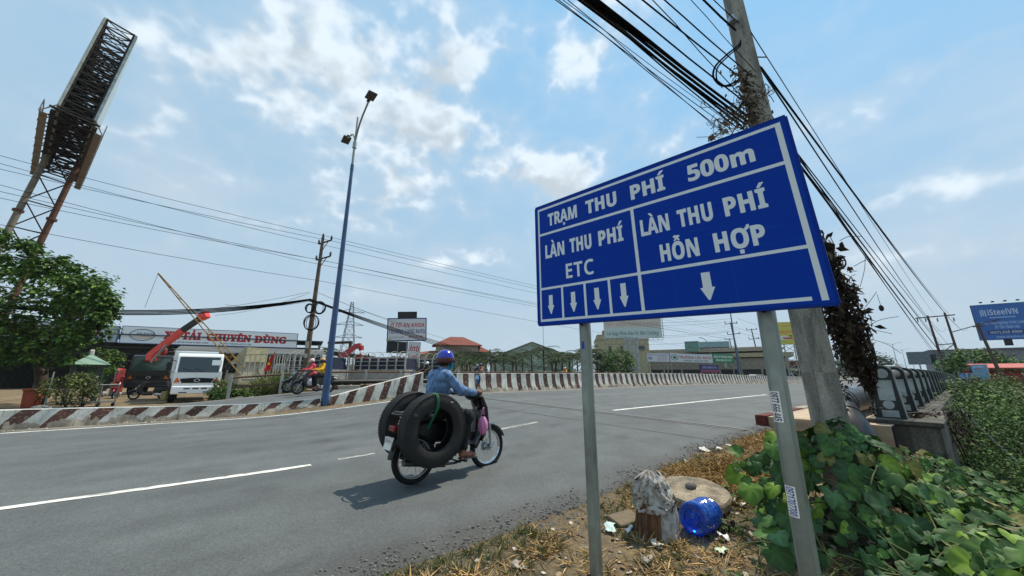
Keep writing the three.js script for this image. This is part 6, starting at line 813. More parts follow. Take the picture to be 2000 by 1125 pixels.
tree('distant_tree', 'distant dark tree line seen behind the dead vine', W(1700, 150, -.5), 9, [0, 5.5, 0], [12, 4.2, 4], 81, { clumps: 110, per: 22, clumpR: 2.2, leaf: .9, cols: DARKG, hollow: .3 });
tree('distant_tree', 'distant tree showing between the concrete pole and the bridge end', W(1640, 140, -.5), 6, [0, 3.6, 0], [8, 3, 3], 82, { clumps: 70, per: 22, clumpR: 1.8, leaf: .8, cols: DARKG, hollow: .3 });
// ------------------------------------------------------------------ bridge edge on the near side
const deck = (s) => H(s, 2.8) + .16;
{
  const k = thing('bridge_footway', 'dusty raised footway with a red and white kerb along the bridge', 'footway'), us = lines([8.85, 20, .5], [20, 75, 3]);
  part(k, 'slab', [grid(us, [0, 1, 2, 3, 4], (s, i) => { const e = sm(8.7, 9.2, s); return R(s, [2.72, 2.70, 2.5, 1.9, .95][i], [H(s, 2.8) - .1, deck(s), deck(s) + .004, deck(s), deck(s) - .01][i]); }), quad(R(8.85, 2.72, -.1), R(8.85, .95, -.3), R(8.85, .95, deck(9)), R(8.85, 2.71, deck(9)))], mat(0xffffff, .95, { map: tex(256, 256, (u, v) => { const a = fb2(u * 5, v * 5, 5, 5, 2); const q = 165 + 60 * (a - .5); return [q * 1.06, q * .94, q * .80]; }) }));
  for (let i = 0; i < 26; i++) { const s = 8.75 + i * .9; part(k, 'kerb_stone', RB(.885, .3, .2, .02, R(s + .44, 2.80, deck(s) - .12), [0, YAW, 0]), i % 2 ? worn(0xb8b0a4, .9) : worn(0x6a2f2a, .9)); }
}
{
  const o = thing('bridge_parapet', 'grey steel bridge railing with round-topped posts and a pipe handrail', 'railing'), st = worn(0x96a1a3, .6), dk = worn(0x3a4144, .7), pl = worn(0xb3bfc2, .6), base = (s) => deck(s) + .05;
  const shape = []; for (let i = 0; i <= 10; i++) { const a = Math.PI * i / 10; shape.push([Math.cos(a) * .145, .80 + Math.sin(a) * .145]); } const outline = [[-.145, .80], [-.20, 0], [.20, 0], ...shape].map(([x, y]) => [x, y]);
  const plate = X(outline, .03, [0, 0, 0], [0, Math.PI / 2, 0], .006), rim = [], curve = [...[[-.2, 0], [-.145, .8]], ...shape.slice().reverse(), [.2, 0]]; for (let i = 0; i < curve.length - 1; i++) rim.push(bar([0, curve[i][1], -curve[i][0]], [0, curve[i + 1][1], -curve[i + 1][0]], .10, .016, V3(0, Math.abs(curve[i][0] - curve[i + 1][0]) > .02 ? 1 : 0, Math.abs(curve[i][0] - curve[i + 1][0]) > .02 ? 0 : 1)));
  const disc = (y, r) => C([-.017, y, 0], [-.024, y, 0], r, r, 20);
  for (let i = 0; i < 28; i++) { const s = 9.66 + i * 2.05, g = new THREE.Group(); g.name = 'post'; g.position.copy(R(s, 1.0, base(s))); g.rotation.y = YAW; o.add(g); part(g, 'web_plate', plate, dk); part(g, 'flange', rim, st); if (i < 6) { part(g, 'pale_disc', disc(.80, .085), pl); part(g, 'pale_panel', RB(.008, .36, .21, .003, [-.02, .50, 0]), pl); part(g, 'pale_disc', disc(.245, .075), pl); part(g, 'pale_panel', RB(.008, .12, .22, .003, [-.02, .09, 0]), pl); } }
  for (let i = 0; i < 27; i++) { const s = 9.66 + i * 2.05, e = s + 2.05; part(o, 'handrail', C(R(s, 1.0, base(s) + .80), R(e, 1.0, base(e) + .80), .075, .075, 14), worn(0xa79c90, .7)); part(o, 'lower_rail', C(R(s, 1.0, base(s) + .36), R(e, 1.0, base(e) + .36), .06, .06, 10), st); }
}
{
  const o = thing('bridge_abutment', 'stained concrete wing wall carrying the end of the bridge railing', 'abutment'), cm = mat(0xffffff, .95, { map: tex(512, 512, (u, v) => { const a = fb2(u * 5, v * 2, 5, 5, 12), st = fb2(u * 26, v * 2, 3, 26, 14), b = vn2(u * 150, v * 150, 150, 3); let k = 78 + 80 * (a - .5) + 70 * (st - .5) + 22 * (b - .5); return [k * 1.03, k, k * .92]; }, { rep: [.6, .35] }), bumpMap: grainTex, bumpScale: .008 });
  const blk = (s0, s1, n0, n1, y0, y1, b = .03) => { const c = R((s0 + s1) / 2, (n0 + n1) / 2, (y0 + y1) / 2); return RB(s1 - s0, y1 - y0, n1 - n0, b, c, [0, YAW, 0]); };
  part(o, 'wing_wall', blk(9.35, 12.6, .42, 1.28, -2.6, .46), cm); part(o, 'cap_stone', blk(9.30, 10.2, .38, 1.30, .40, .475, .015), cm); part(o, 'deck_beam', blk(12.6, 66, .55, 1.25, -.35, .44), cm);
  const lit = thing('withered_creeper', 'withered brown creeper trailing over the wing wall', 'vine'), q = mulberry(611), wl = []; for (let i = 0; i < 620; i++) { const f = q(), s = 9.9 + f * 2.8, n = .95 - .65 * f - q() * .25, p = R(s, n, .52 - .9 * f * q() + (q() - .5) * .12), nn = sphereDir(q), tip = V3(q() - .5, -.8, q() - .5); tip.addScaledVector(nn, -tip.dot(nn)).normalize(); const l = .05 + q() * .08, k = .6 + q(); wl.push([p, nn, tip, l, l * .55, [.05 * k, .033 * k, .022 * k]]); } part(lit, 'dry_leaves', leafCloud(wl), leafDry).userData.kind = 'stuff'; part(lit, 'stem', [T([R(9.8, 1.0, .52), R(10.8, .6, .5), R(11.8, .36, .0), R(12.4, .3, -.8)], .015, 20, 5), T([R(10.1, .9, .55), R(11.0, .5, .4), R(11.6, .34, -.3)], .012, 20, 5)], bark);
  solo('drain_rod', C(R(15.5, .3, .35), R(15.0, -.5, -1.0), .03), M.galv, 'thin pale rod leaning down from the bridge edge', 'rod');
}
{
  const pts = [R(11.5, 1.72, .70), R(10.2, 1.72, .70), R(9.2, 1.66, .69), R(8.6, 1.55, .60), R(8.22, 1.38, .36), R(8.05, 1.26, .0), R(7.98, 1.2, -.6)], cur = new THREE.CatmullRomCurve3(pts, false, 'centripetal'), o = thing('water_pipe', 'wide black plastic water pipe with a blue stripe bending down at the bridge end', 'pipe'), pm = mat(0x33363b, .42, { map: grimeTex });
  part(o, 'pipe_run', C(R(11.5, 1.72, .70), R(62, 1.72, .62), .29, .29, 28), pm); part(o, 'elbow', new THREE.TubeGeometry(cur, 60, .29, 28), pm);
  for (const f of [.42, .52, .62, .72]) { const p = cur.getPointAt(f), t = cur.getTangentAt(f); part(o, 'weld_seam', tf(new THREE.TorusGeometry(.292, .011, 6, 36)).applyQuaternion(new THREE.Quaternion().setFromUnitVectors(V3(0, 0, 1), t)).translate(p.x, p.y, p.z), mat(0x141518, .5)); }
  const st = [], face_ = V3(-.62, .35, .70); for (let i = 0; i <= 40; i++) { const f = .1 + .88 * i / 40, p = cur.getPointAt(f), t = cur.getTangentAt(f); st.push(p.clone().addScaledVector(face_.clone().addScaledVector(t, -face_.dot(t)).normalize(), .284)); } part(o, 'blue_stripe', T(st, .014, 80, 5), mat(0x5f9ad0, .5));
}
// ------------------------------------------------------------------ H-frame pole, signal, hoardings beyond the bridge
{
  const o = thing('h_frame_pole', 'twin-pole electricity H-frame with a crossarm beyond the bridge', 'utility pole', W(1871, 58, -.4), -.2), pm = worn(0x5c4c44, .95);
  part(o, 'pole', C([-1.0, 0, 0], [-1.5, 11.0, 0], .2, .13, 10), pm); part(o, 'pole', C([1.3, 0, 0], [.9, 11.4, 0], .2, .13, 10), pm); part(o, 'crossarm', [bar([-3.2, 10.6, 0], [2.2, 11.0, 0], .16), bar([-1.4, 6.2, 0], [1.2, 6.4, 0], .14), bar([-1.4, 4.6, 0], [1.1, 6.4, 0], .09)], M.rust); for (const x of [-3.0, -1.9, -.3, 1.9]) part(o, 'insulator', L([[0, -.7], [.1, -.6], [.05, -.5], [.1, -.4], [.05, -.3], [.1, -.2], [0, 0]], 8, [x, 10.6, 0]), mat(0x4a403a, .4)); part(o, 'transformer_box', [RB(1.2, 1.3, .8, .1, [0, 3.4, 0])], worn(0x4b5152, .6)); part(o, 'lower_arm', bar([1.1, 8.2, 0], [6.5, 10.0, 1.5], .12), pm);
}
{ const o = thing('traffic_light', 'traffic light showing green at the far end of the bridge', 'traffic light', W(1838, 52, -.3)); part(o, 'pole', C([0, 0, 0], [0, 3.2, 0], .07), M.dark); part(o, 'housing', RB(.5, 1.5, .4, .06, [0, 3.6, 0]), M.black); part(o, 'green_lens', C([0, 3.15, .2], [0, 3.15, .23], .2, .2, 18), mat(0x0d7a58, .4, { emissive: 0x14d89a, emissiveIntensity: 1.4 })); part(o, 'dark_lens', [C([0, 3.6, .2], [0, 3.6, .22], .17, .17, 14), C([0, 4.05, .2], [0, 4.05, .22], .17, .17, 14)], mat(0x1c1412, .4)); }
{ const o = thing('grey_billboard', 'blank grey billboard at the end of the bridge', 'billboard', W(1832, 78, -.3), -.6); part(o, 'board', B(7.2, 2.7, .3, [0, 4.9, 0]), worn(0x6f7f8c, .7)); part(o, 'support', [bar([-2, 0, 0], [-2, 4, 0], .2), bar([2, 0, 0], [2, 4, 0], .2)], M.galv); }
{
  const a = P(1894, 597, 58), b = P(2110, 574, 52), d = b.clone().sub(a); d.y = 0; const l = d.length(), o = thing('blue_billboard', 'large blue billboard with white lettering and a green corner above the trees', 'billboard', V3(a.x, -.4, a.z), Math.atan2(-d.z, d.x)), hb = 6.8, hh = 5.6; part(o, 'board', B(l, hh, .35, [l / 2, hb + hh / 2, 0]), worn(0x3a4a78, .7));
  part(o, 'poster', face(l - .06, hh - .1, [l / 2, hb + hh / 2, .18]), board(1024, 340, (g, w, h) => { bgd(g, '#2a63ae', w, h); g.fillStyle = '#b9c9b4'; g.beginPath(); g.moveTo(500, 0); g.lineTo(1024, 0); g.lineTo(1024, 340); g.lineTo(760, 340); g.lineTo(600, 130); g.fill(); g.fillStyle = '#2f8f9c'; g.beginPath(); g.moveTo(490, 0); g.lineTo(520, 0); g.lineTo(800, 340); g.lineTo(740, 340); g.fill(); g.fillStyle = '#a9bcd8'; g.beginPath(); for (const x of [70, 92, 114]) { g.rect(x, 44 + Math.abs(x - 92) * .4, 14, 62); } g.fill(); vtext(g, 'iSteelVN', 140, 104, 76, { width: 300, fill: '#b9c8de' }); g.fillStyle = 'rgba(180,200,225,.6)'; g.fillRect(150, 122, 250, 14); vtext(g, 'Thép Công Nghiệp Chất Lượng Cao', 50, 194, 38, { width: 500, fill: '#9fb6d8' }); vtext(g, 'UY TÍN TOÀN CẦU', 170, 236, 36, { width: 240, fill: '#9fb6d8' }); g.fillStyle = '#1d2a5a'; g.fillRect(90, 252, 520, 38); vtext(g, 'HOTLINE 0909 222 777', 110, 284, 34, { width: 480, fill: '#b0c2dd' }); vtext(g, 'www.isteelvn.com', 160, 326, 30, { width: 300, fill: '#9fb6d8' }); }));
  for (let i = 0; i < 8; i++) part(o, 'spot_lamp', RB(.3, .2, .3, .05, [1 + i * (l - 2) / 7, hb + hh + .3, .6]), M.dark); part(o, 'support', [C([l * .45, 0, -.4], [l * .45, hb + 1, -.4], .4, .36, 14), C([l * .8, 0, -.4], [l * .8, hb + 1, -.4], .4, .36, 14)], worn(0x7d8084, .7)); part(o, 'lamp_bracket', B(.7, 1.0, .5, [2.6, hb - .4, .3]), M.dark);
}
{ const o = thing('utility_pole', 'leaning brown utility pole in front of the blue billboard', 'utility pole', W(1976, 34, -1.0)); part(o, 'shaft', C([0, 0, 0], [-1.05, 7.0, 0], .16, .09, 10), worn(0x6a5c50, .95)); part(o, 'crossarm', bar([-1.5, 6.6, 0], [-.5, 6.7, 0], .08), M.rust); }
for (const [px, z, hgt, lab] of [[1955, 52, 5.6, 'thin grey pole right of the leaning brown pole'], [1985, 60, 5.2, 'thin dark pole at the grey building']]) { const o = thing('utility_pole', lab, 'utility pole', W(px, z, -.8)); part(o, 'shaft', C([0, 0, 0], [-.6, hgt, 0], .12, .08, 8), worn(0x6d6a66, .9)); part(o, 'cap', C([-.6, hgt, 0], [-.62, hgt + .15, 0], .1), M.rust); }
{ const o = thing('grey_building', 'long grey flat-roofed building below the blue billboard', 'building', W(1990, 92, -.6), -.75), wl = worn(0x8b9096, .85); part(o, 'wall', B(36, 7.6, 14, [4, 3.8, 0]), wl); part(o, 'roof_edge', B(36.6, .5, 14.6, [4, 7.8, 0]), worn(0x77707a, .8)); for (let i = 0; i < 8; i++) part(o, 'window', B(2.2, 1.3, .1, [-10 + i * 4, 5.6, 7.03]), mat(0x4a545c, .25)); }
{ const o = thing('red_stall', 'red canopied roadside stall below the grey building', 'stall', W(1985, 40, -.8), -.6); part(o, 'canopy', [B(5, .12, 3, [0, 2.9, 0], [.16, 0, 0])], mat(0xa84038, .7)); part(o, 'red_wall', B(5, 1.7, .1, [0, 1.3, 1.2]), worn(0x8a2c2c, .8)); part(o, 'post', [bar([-2.4, 0, 1.3], [-2.4, 2.8, 1.3], .1), bar([2.4, 0, 1.3], [2.4, 2.8, 1.3], .1)], M.galv); }
{ const o = thing('red_hoarding', 'low red hoarding along the road behind the ravine bushes', 'hoarding', W(1948, 42, -.8), -.5); part(o, 'board', B(4.4, 1.7, .1, [0, 1.6, 0]), worn(0x9a3430, .8)); part(o, 'post', [bar([-2, 0, -.1], [-2, 2.4, -.1], .1), bar([2, 0, -.1], [2, 2.4, -.1], .1)], M.galv); }
shopSign('banner', 'light blue banner standing behind the ravine bushes', 1905, 36, 1935, 35, .75, 2.15, (g, w, h) => { bgd(g, '#6f9cc8', w, h); vtext(g, 'Giải Khát', 40, 60, 44, { width: 380, fill: '#c8d8e8', italic: true }); g.fillStyle = '#b0605a'; g.fillRect(150, 76, 200, 24); }, 512, 300);
shopSign('banner', 'small dark blue banner by the end of the bridge railing', 1876, 40, 1902, 39, .6, 1.35, (g, w, h) => { bgd(g, '#3c68a8', w, h); g.fillStyle = '#b8c4d4'; g.fillRect(300, 0, 70, h); vtext(g, 'SỮA', 40, 90, 80, { width: 200, fill: '#9fb4d0' }); });
tree('roadside_tree', 'broad green tree in front of the grey building below the blue billboard', W(1918, 46, -.8), 6, [0, 2.9, 0], [3.6, 2.1, 2.4], 83, { clumps: 120, per: 26, clumpR: .8, leaf: .34, cols: [...BRIGHT, ...GREEN], hollow: .35 });
tree('roadside_tree', 'smaller green tree half cut off beside the red stall', W(1965, 44, -.8), 5, [0, 2.5, 0], [2.4, 1.7, 2], 84, { clumps: 70, per: 24, clumpR: .7, leaf: .32, cols: GREEN, hollow: .3 });
{ // bushes in the ravine
  const spots = [[1872, 12.5, 1.2, 1.45], [1905, 11.5, 1.1, 1.4], [1945, 10.4, 1.2, 1.45], [1990, 9.8, 1.2, 1.4], [2040, 9.2, 1.3, 1.5], [1893, 9.4, .8, 1.1], [1945, 8.2, .9, 1.05], [2000, 7.6, .9, 1.0], [2050, 7.0, .9, 1.05], [1886, 16, 1.5, 1.5], [1925, 17, 1.6, 1.55], [1975, 15.5, 1.6, 1.55], [2030, 14, 1.6, 1.6], [1884, 23, 2.0, 1.55], [1930, 25, 2.2, 1.6], [1985, 23, 2.2, 1.65], [1890, 33, 2.4, 1.6], [1950, 33, 2.6, 1.65], [2010, 30, 2.6, 1.7]];
  spots.forEach(([px, z, w, h], i) => shrub('ravine_bush', i < 5 ? 'dense glossy dark bush in the ravine beside the bridge edge' : i < 9 ? 'low leafy bush at the bottom of the ravine behind the vines' : i < 13 ? 'dense green bush in the ravine behind the nearer bushes' : 'distant green bush along the far edge of the ravine', W(px, z, -2.3), [w * (.85 + .4 * hash(i, 3)), h * (.86 + .30 * hash(i, 7)), w * .9], 100 + i, { keep: (c) => hash(Math.floor(c.x * 2.2), Math.floor(c.z * 2.2), i) > .22 || c.y < h, clumps: 80, per: z < 13 ? 60 : 30, clumpR: w * .34, leaf: z < 13 ? .075 : .16, cols: i % 3 ? [[.05, .105, .028], [.07, .14, .03], [.035, .075, .022]] : [[.075, .15, .03], [.05, .10, .03], [.11, .18, .04]], hollow: .3, droop: .6 }, ['bushes beside the bridge', 'bushes at the ravine bottom', 'bushes behind', 'bushes at the ravine edge'][i < 5 ? 0 : i < 9 ? 1 : i < 13 ? 2 : 3]));
  const r = mulberry(201), o = thing('banana_plant', 'young banana plant with broad pale leaves among the ravine bushes', 'plant', W(1972, 12, -.9)), bl = []; for (let i = 0; i < 7; i++) { const a = i * .9 + r(), tip = V3(Math.cos(a) * .7, .8, Math.sin(a) * .7).normalize(); bl.push([V3(0, .6, 0), V3(-Math.cos(a), .9, -Math.sin(a)).normalize(), tip, 1.0, .28, [.13, .22, .05]]); } part(o, 'leaf', leafCloud(bl), leafMat); part(o, 'stem', C([0, -.6, 0], [0, .7, 0], .06, .04), mat(0x6d7a3a, .8));
}
// ------------------------------------------------------------------ dead vine on the pole, cables and bridge end
{
  const r = mulberry(301), o = thing('dead_vine', 'tangle of dry dark vine hanging from the concrete pole to the bridge railing', 'vine'), st = [], lf = [], cols = [[.035, .024, .018], [.05, .035, .024], [.025, .018, .014], [.075, .05, .03]];
  const path = [[1612, 470, 3.9], [1624, 530, 4.0], [1638, 590, 4.3], [1656, 645, 4.7], [1672, 690, 5.3], [1692, 730, 5.9], [1704, 770, 6.2]];
  const on = (f) => { const k = clamp(f * (path.length - 1), 0, path.length - 1.001), i = Math.floor(k), q = k - i; return path[i].map((v, j) => lerp(v, path[i + 1][j], q)); };
  for (let i = 0; i < 190; i++) { const f0 = r() * .85, f1 = Math.min(1, f0 + .1 + r() * .35), wd = (f) => 10 + 34 * Math.sin(Math.PI * clamp(f * 1.05, 0, 1)), pts = []; for (let k = 0; k <= 5; k++) { const f = lerp(f0, f1, k / 5), [x, y, t] = on(f); pts.push(P(x + (r() - .5) * wd(f) * 2, y + (r() - .5) * 26, t + (r() - .5) * .5)); } st.push(T(pts, .003 + r() * .008, 12, 4)); }
  for (let i = 0; i < 620; i++) { const f = r() < .18 ? r() * .3 : .28 + .62 * r(), [x, y, t] = on(f), w = 7 + 34 * Math.sin(Math.PI * Math.pow(f, .8)) * (f > .6 ? 1 - (f - .6) * 1.4 : 1), p = P(x + (r() + r() - 1) * w * 1.25, y + (r() - .5) * 34, t + (r() - .5) * .6), nn = sphereDir(r), tip = sphereDir(r).add(V3(0, -.9, 0)); tip.addScaledVector(nn, -tip.dot(nn)).normalize(); const l = .05 + r() * .08, c = cols[Math.floor(r() * 4)], q = .7 + r() * .7; lf.push([p, nn, tip, l, l * .55, c.map((v) => v * q)]); }
  // sparse trailing ends and bare twigs
  for (const [x0, y0, x1, y1, t] of [[1640, 640, 1625, 780, 4.9], [1655, 690, 1648, 800, 5.2], [1690, 720, 1712, 815, 6.0], [1655, 520, 1700, 640, 4.8], [1600, 450, 1650, 560, 4.1]]) for (let i = 0; i < 70; i++) { const f = r(), p = P(lerp(x0, x1, f) + (r() - .5) * 16, lerp(y0, y1, f) + (r() - .5) * 10, t + (r() - .5) * .3), nn = sphereDir(r), tip = V3(r() - .5, -1, r() - .5); tip.addScaledVector(nn, -tip.dot(nn)).normalize(); const l = .04 + r() * .06; lf.push([p, nn, tip, l, l * .5, cols[Math.floor(r() * 4)]]); }
  part(o, 'stems', st, worn(0x2b2019, .95)); const L1 = part(o, 'dry_leaves', leafCloud(lf), leafDry); L1.userData.kind = 'stuff';
  const tw = []; for (const [x, y, a, b, t] of [[1690, 640, 1755, 618, 5.4], [1692, 648, 1742, 652, 5.4], [1700, 662, 1760, 690, 5.6], [1690, 600, 1712, 570, 5.0], [1680, 560, 1690, 500, 4.9], [1668, 520, 1700, 505, 4.7], [1640, 470, 1682, 462, 4.3], [1700, 700, 1738, 708, 5.8]]) tw.push(T([P(x, y, t), P(lerp(x, a, .5) + (r() - .5) * 12, lerp(y, b, .5) - 4, t), P(a, b, t)], .004, 12, 4)); part(o, 'bare_twigs', tw, worn(0x4a4038, .9));
}
{
  const r = mulberry(302), o = thing('dry_creeper', 'dry brown creeper clinging to the concrete pole above the sign', 'vine'), st = [], lf = [], cols = [[.14, .10, .06], [.09, .06, .04], [.20, .15, .10], [.05, .035, .025]];
  for (let i = 0; i < 90; i++) { const x = 1400 + r() * 105, y = 215 + r() * 45 - (x > 1440 ? r() * 60 : 0), pts = []; let px = x, py = y, t = 4.1 + (r() - .5) * .35; for (let k = 0; k < 5; k++) { pts.push(P(px, py, t)); px += (r() - .5) * 34; py += (r() - .5) * 30; t += (r() - .5) * .1; } st.push(T(pts, .0022 + r() * .003, 12, 4)); }
  for (let i = 0; i < 240; i++) { const x = 1440 + r() * 34 + (r() < .25 ? (r() - .5) * 90 : 0), y = 130 + r() * 130, p = P(x + (y - 190) * .18, y, 4.15 + (r() - .5) * .3), nn = sphereDir(r), tip = V3(r() - .5, -1, r() - .5); tip.addScaledVector(nn, -tip.dot(nn)).normalize(); const l = .03 + r() * .05; lf.push([p, nn, tip, l, l * .6, cols[Math.floor(r() * 4)]]); }
  for (const [x, y] of [[1392, 262], [1410, 240], [1418, 252], [1440, 282], [1452, 285], [1462, 288], [1440, 288], [1470, 270], [1472, 276]]) { for (let k = 0; k < 3; k++) { const p = P(x + (r() - .5) * 8, y + (r() - .5) * 6, 2.18 + (x - 1392) * -.0012), nn = sphereDir(r), tip = V3(r() - .5, -1.2, r() - .5); tip.addScaledVector(nn, -tip.dot(nn)).normalize(); lf.push([p, nn, tip, .035 + r() * .035, .026, cols[k]]); } }
  st.push(T([P(1360, 268, 2.22), P(1400, 268, 2.16), P(1440, 280, 2.1), P(1470, 292, 2.06)], .002, 20, 4), T([P(1420, 262, 2.2), P(1450, 262, 2.15), P(1475, 275, 2.08)], .002, 20, 4));
  part(o, 'stems', st, worn(0x6a5a4a, .95)); part(o, 'dry_leaves', leafCloud(lf), leafDry).userData.kind = 'stuff';
}
// ------------------------------------------------------------------ green vine over the bank
const g1 = (s, n) => Math.exp(-(((s - 4.55) / .78) ** 2) - (((n - .78) / .62) ** 2)), g2 = (s, n) => sm(2.6, 4.0, s) * sm(10.5, 8, s) * sm(1.15, .35, n) * sm(-2.6, -.6, n);
const vineTop = (s, n) => Math.max(land(s, n) + .02, land(s, n) + .80 * g1(s, n) + .06 * g2(s, n), lerp(land(s, n), lerp(.12, -.48, sm(4.5, 6.6, s)) + .30 * (fb2(s * 1.6, n * 1.6 + 3, 3) - .4), g2(s, n)));
{
  const r = mulberry(401), o = thing('green_vine', 'broad-leaved green vine covering the bank beside the sign post', 'vine');
  // a heart-shaped leaf, folded along its midrib
  const heart = (k) => { const rim = [], N = 18; for (let i = 0; i < N; i++) { const a = -Math.PI / 2 + (i + .5) / N * Math.PI * 2, c = Math.cos(a), q = Math.sin(a), notch = Math.exp(-(((a + Math.PI / 2 + (a > Math.PI ? -2 * Math.PI : 0)) / .42) ** 2)) + Math.exp(-(((a - 1.5 * Math.PI) / .42) ** 2)), tip = Math.exp(-(((a - Math.PI / 2) / .35) ** 2)), rr_ = .52 * (1 - .34 * notch + .24 * tip) * (1 + .05 * Math.sin(i * 2.7 + k * 2)); rim.push([c * rr_ * 1.04, .46 + q * rr_, i]); }
    const pos = [], col = [], hgt = (x, y, i) => .30 * Math.abs(x) * (1 - .3 * k) - .22 * (y - .4) * (y - .4) + (i === undefined ? 0 : .045 * Math.sin(i * 2.1 + k * 3) - .05), put = (x, y, i, c) => { pos.push(x, hgt(x, y, i), y); col.push(c, c, c * .95); }, C0 = [0, .30], md = (p) => [lerp(C0[0], p[0], .55), lerp(C0[1], p[1], .55)];
    for (let i = 0; i < N; i++) { const a = rim[i], b = rim[(i + 1) % N], am = md(a), bm = md(b), va = i % 3 === 0 ? 1.35 : .95, vb = (i + 1) % 3 === 0 ? 1.35 : .95; put(C0[0], C0[1], undefined, 1.4); put(bm[0], bm[1], undefined, vb); put(am[0], am[1], undefined, va); put(am[0], am[1], undefined, va); put(bm[0], bm[1], undefined, vb); put(b[0], b[1], b[2], .8); put(am[0], am[1], undefined, va); put(b[0], b[1], b[2], .8); put(a[0], a[1], a[2], .8); }
    let g = new THREE.BufferGeometry(); g.setAttribute('position', new THREE.Float32BufferAttribute(pos, 3)); g.setAttribute('color', new THREE.Float32BufferAttribute(col, 3)); g.setAttribute('uv', new THREE.Float32BufferAttribute(new Float32Array(pos.length / 3 * 2), 2)); g = mergeVertices(g); g.computeVertexNormals(); return g; };
  const hg = [heart(0), heart(1), heart(-1)], vm = [[.045, .105, .03], [.06, .135, .035], [.085, .175, .04], [.035, .085, .032], [.17, .28, .035], [.075, .16, .065]].map((c) => new THREE.MeshPhysicalMaterial({ color: new THREE.Color().setRGB(...c), vertexColors: true, roughness: .6, specularIntensity: .4, transmission: .2, thickness: 0, side: THREE.DoubleSide }));
  const spots = [], cam = V3(0, EYE, 0);
  for (let i = 0; i < 11000; i++) { const s = 2.5 + r() * 7.2, n = -2.8 + r() * 4.2, d = Math.max(g1(s, n) * 1.4, g2(s, n)); if (r() > d * (n > 1.0 ? .6 : 1)) continue; const y = vineTop(s, n) + (r() - .6) * .16, p = R(s, n, y); spots.push({ p, d: p.distanceTo(cam), s, n }); }
  // branches that reach out towards the posts
  for (const [px, py, t] of [[1445, 905, 3.3], [1460, 898, 3.3], [1478, 890, 3.25], [1490, 905, 3.2], [1500, 930, 3.1], [1478, 948, 3.1], [1490, 962, 3.0], [1505, 880, 3.2], [1515, 870, 3.2], [1515, 905, 3.1], [1520, 940, 3.0], [1510, 975, 2.9], [1498, 985, 2.9], [1530, 1000, 2.7], [1520, 1040, 2.6], [1505, 1060, 2.6], [1540, 860, 3.3], [1530, 845, 3.4]]) for (let k = 0; k < 4; k++) { const p = P(px + (r() - .5) * 26, py + (r() - .5) * 26, t + (r() - .5) * .2); spots.push({ p, d: p.distanceTo(cam) - .3, s: 4, n: .9, small: 1 }); }
  const vis = (q) => { const dx = q.p.x, dz = -q.p.z, dy = q.p.y - EYE, t = dz * CP + dy * SP; return t > .5 && Math.abs(dx / t) < 1.5 && (dz * -SP + dy * CP) / t > -.9; };
  spots.sort((a, b) => (vis(b) - vis(a)) || a.d - b.d);
  const orient = (q) => { const e = .06, [s, n] = [q.s, q.n], gx = (vineTop(s + e, n) - vineTop(s - e, n)) / (2 * e), gn = (vineTop(s, n + e) - vineTop(s, n - e)) / (2 * e), up = R(0, 0, 1).add(R(-gx, -gn, 0)).normalize().add(V3((r() - .62) * 1.5, (r() - .5) * .5, (r() - .25) * 1.6)).normalize(); const tip = sphereDir(r).add(V3(-.2, -.7, .5)); tip.addScaledVector(up, -tip.dot(up)).normalize(); return [up, tip]; };
  const far = []; let made = 0;
  spots.forEach((q, i) => {
    const [up, tip] = orient(q), big = (q.small ? .045 : .045) + Math.pow(r(), 1.7) * .125;
    if (made < 290 && vis(q) && i % 3 !== 2) { made++; const m = new THREE.Mesh(hg[Math.floor(r() * 3)], vm[Math.floor(Math.pow(r(), 1.1) * 6)]), x = new THREE.Vector3().crossVectors(up, tip).normalize(); m.matrixAutoUpdate = true; m.quaternion.setFromRotationMatrix(new THREE.Matrix4().makeBasis(x, up, tip)); m.position.copy(q.p); m.scale.set(big * 1.05, big, big * 1.1); m.name = 'leaf'; m.castShadow = m.receiveShadow = true; o.add(m); }
    else { const c = [[.045, .105, .03], [.06, .135, .035], [.085, .175, .04], [.035, .085, .032], [.13, .24, .04], [.045, .105, .03], [.06, .135, .035], [.16, .16, .05]][Math.floor(r() * 8)], x = new THREE.Vector3().crossVectors(up, tip).normalize(); far.push({ q, up, tip, x, big, c }); }
  });
  const gs = far.map(({ q, up, tip, x, big, c }) => { const g = hg[Math.floor(r() * 3)].clone().toNonIndexed(); g.applyMatrix4(new THREE.Matrix4().makeBasis(x.clone().multiplyScalar(big * 1.05), up.clone().multiplyScalar(big), tip.clone().multiplyScalar(big * 1.1)).setPosition(q.p)); const k = .7 + r() * .6, cv = g.attributes.color.array, col = new Float32Array(g.attributes.position.count * 3); for (let i = 0; i < col.length; i += 3) { col[i] = c[0] * k * cv[i]; col[i + 1] = c[1] * k * cv[i + 1]; col[i + 2] = c[2] * k * cv[i + 2]; } g.setAttribute('color', new THREE.BufferAttribute(col, 3)); g.userData.keepUV = true; return g; });
  part(o, 'foliage', gs, leafMat).userData.kind = 'stuff';
  const stems = []; for (let i = 0; i < 120; i++) { let s = 3.2 + r() * 5, n = -1.6 + r() * 2.6; const pts = []; let a = r() * 6.28; for (let k = 0; k < 6; k++) { pts.push(R(s, n, vineTop(s, n) - .03 + r() * .05)); a += (r() - .5) * 1.2; s += Math.cos(a) * .22; n += Math.sin(a) * .22; } stems.push(T(pts, .004 + r() * .003, 14, 4)); } part(o, 'stems', stems, mat(0x4f5a2c, .8));
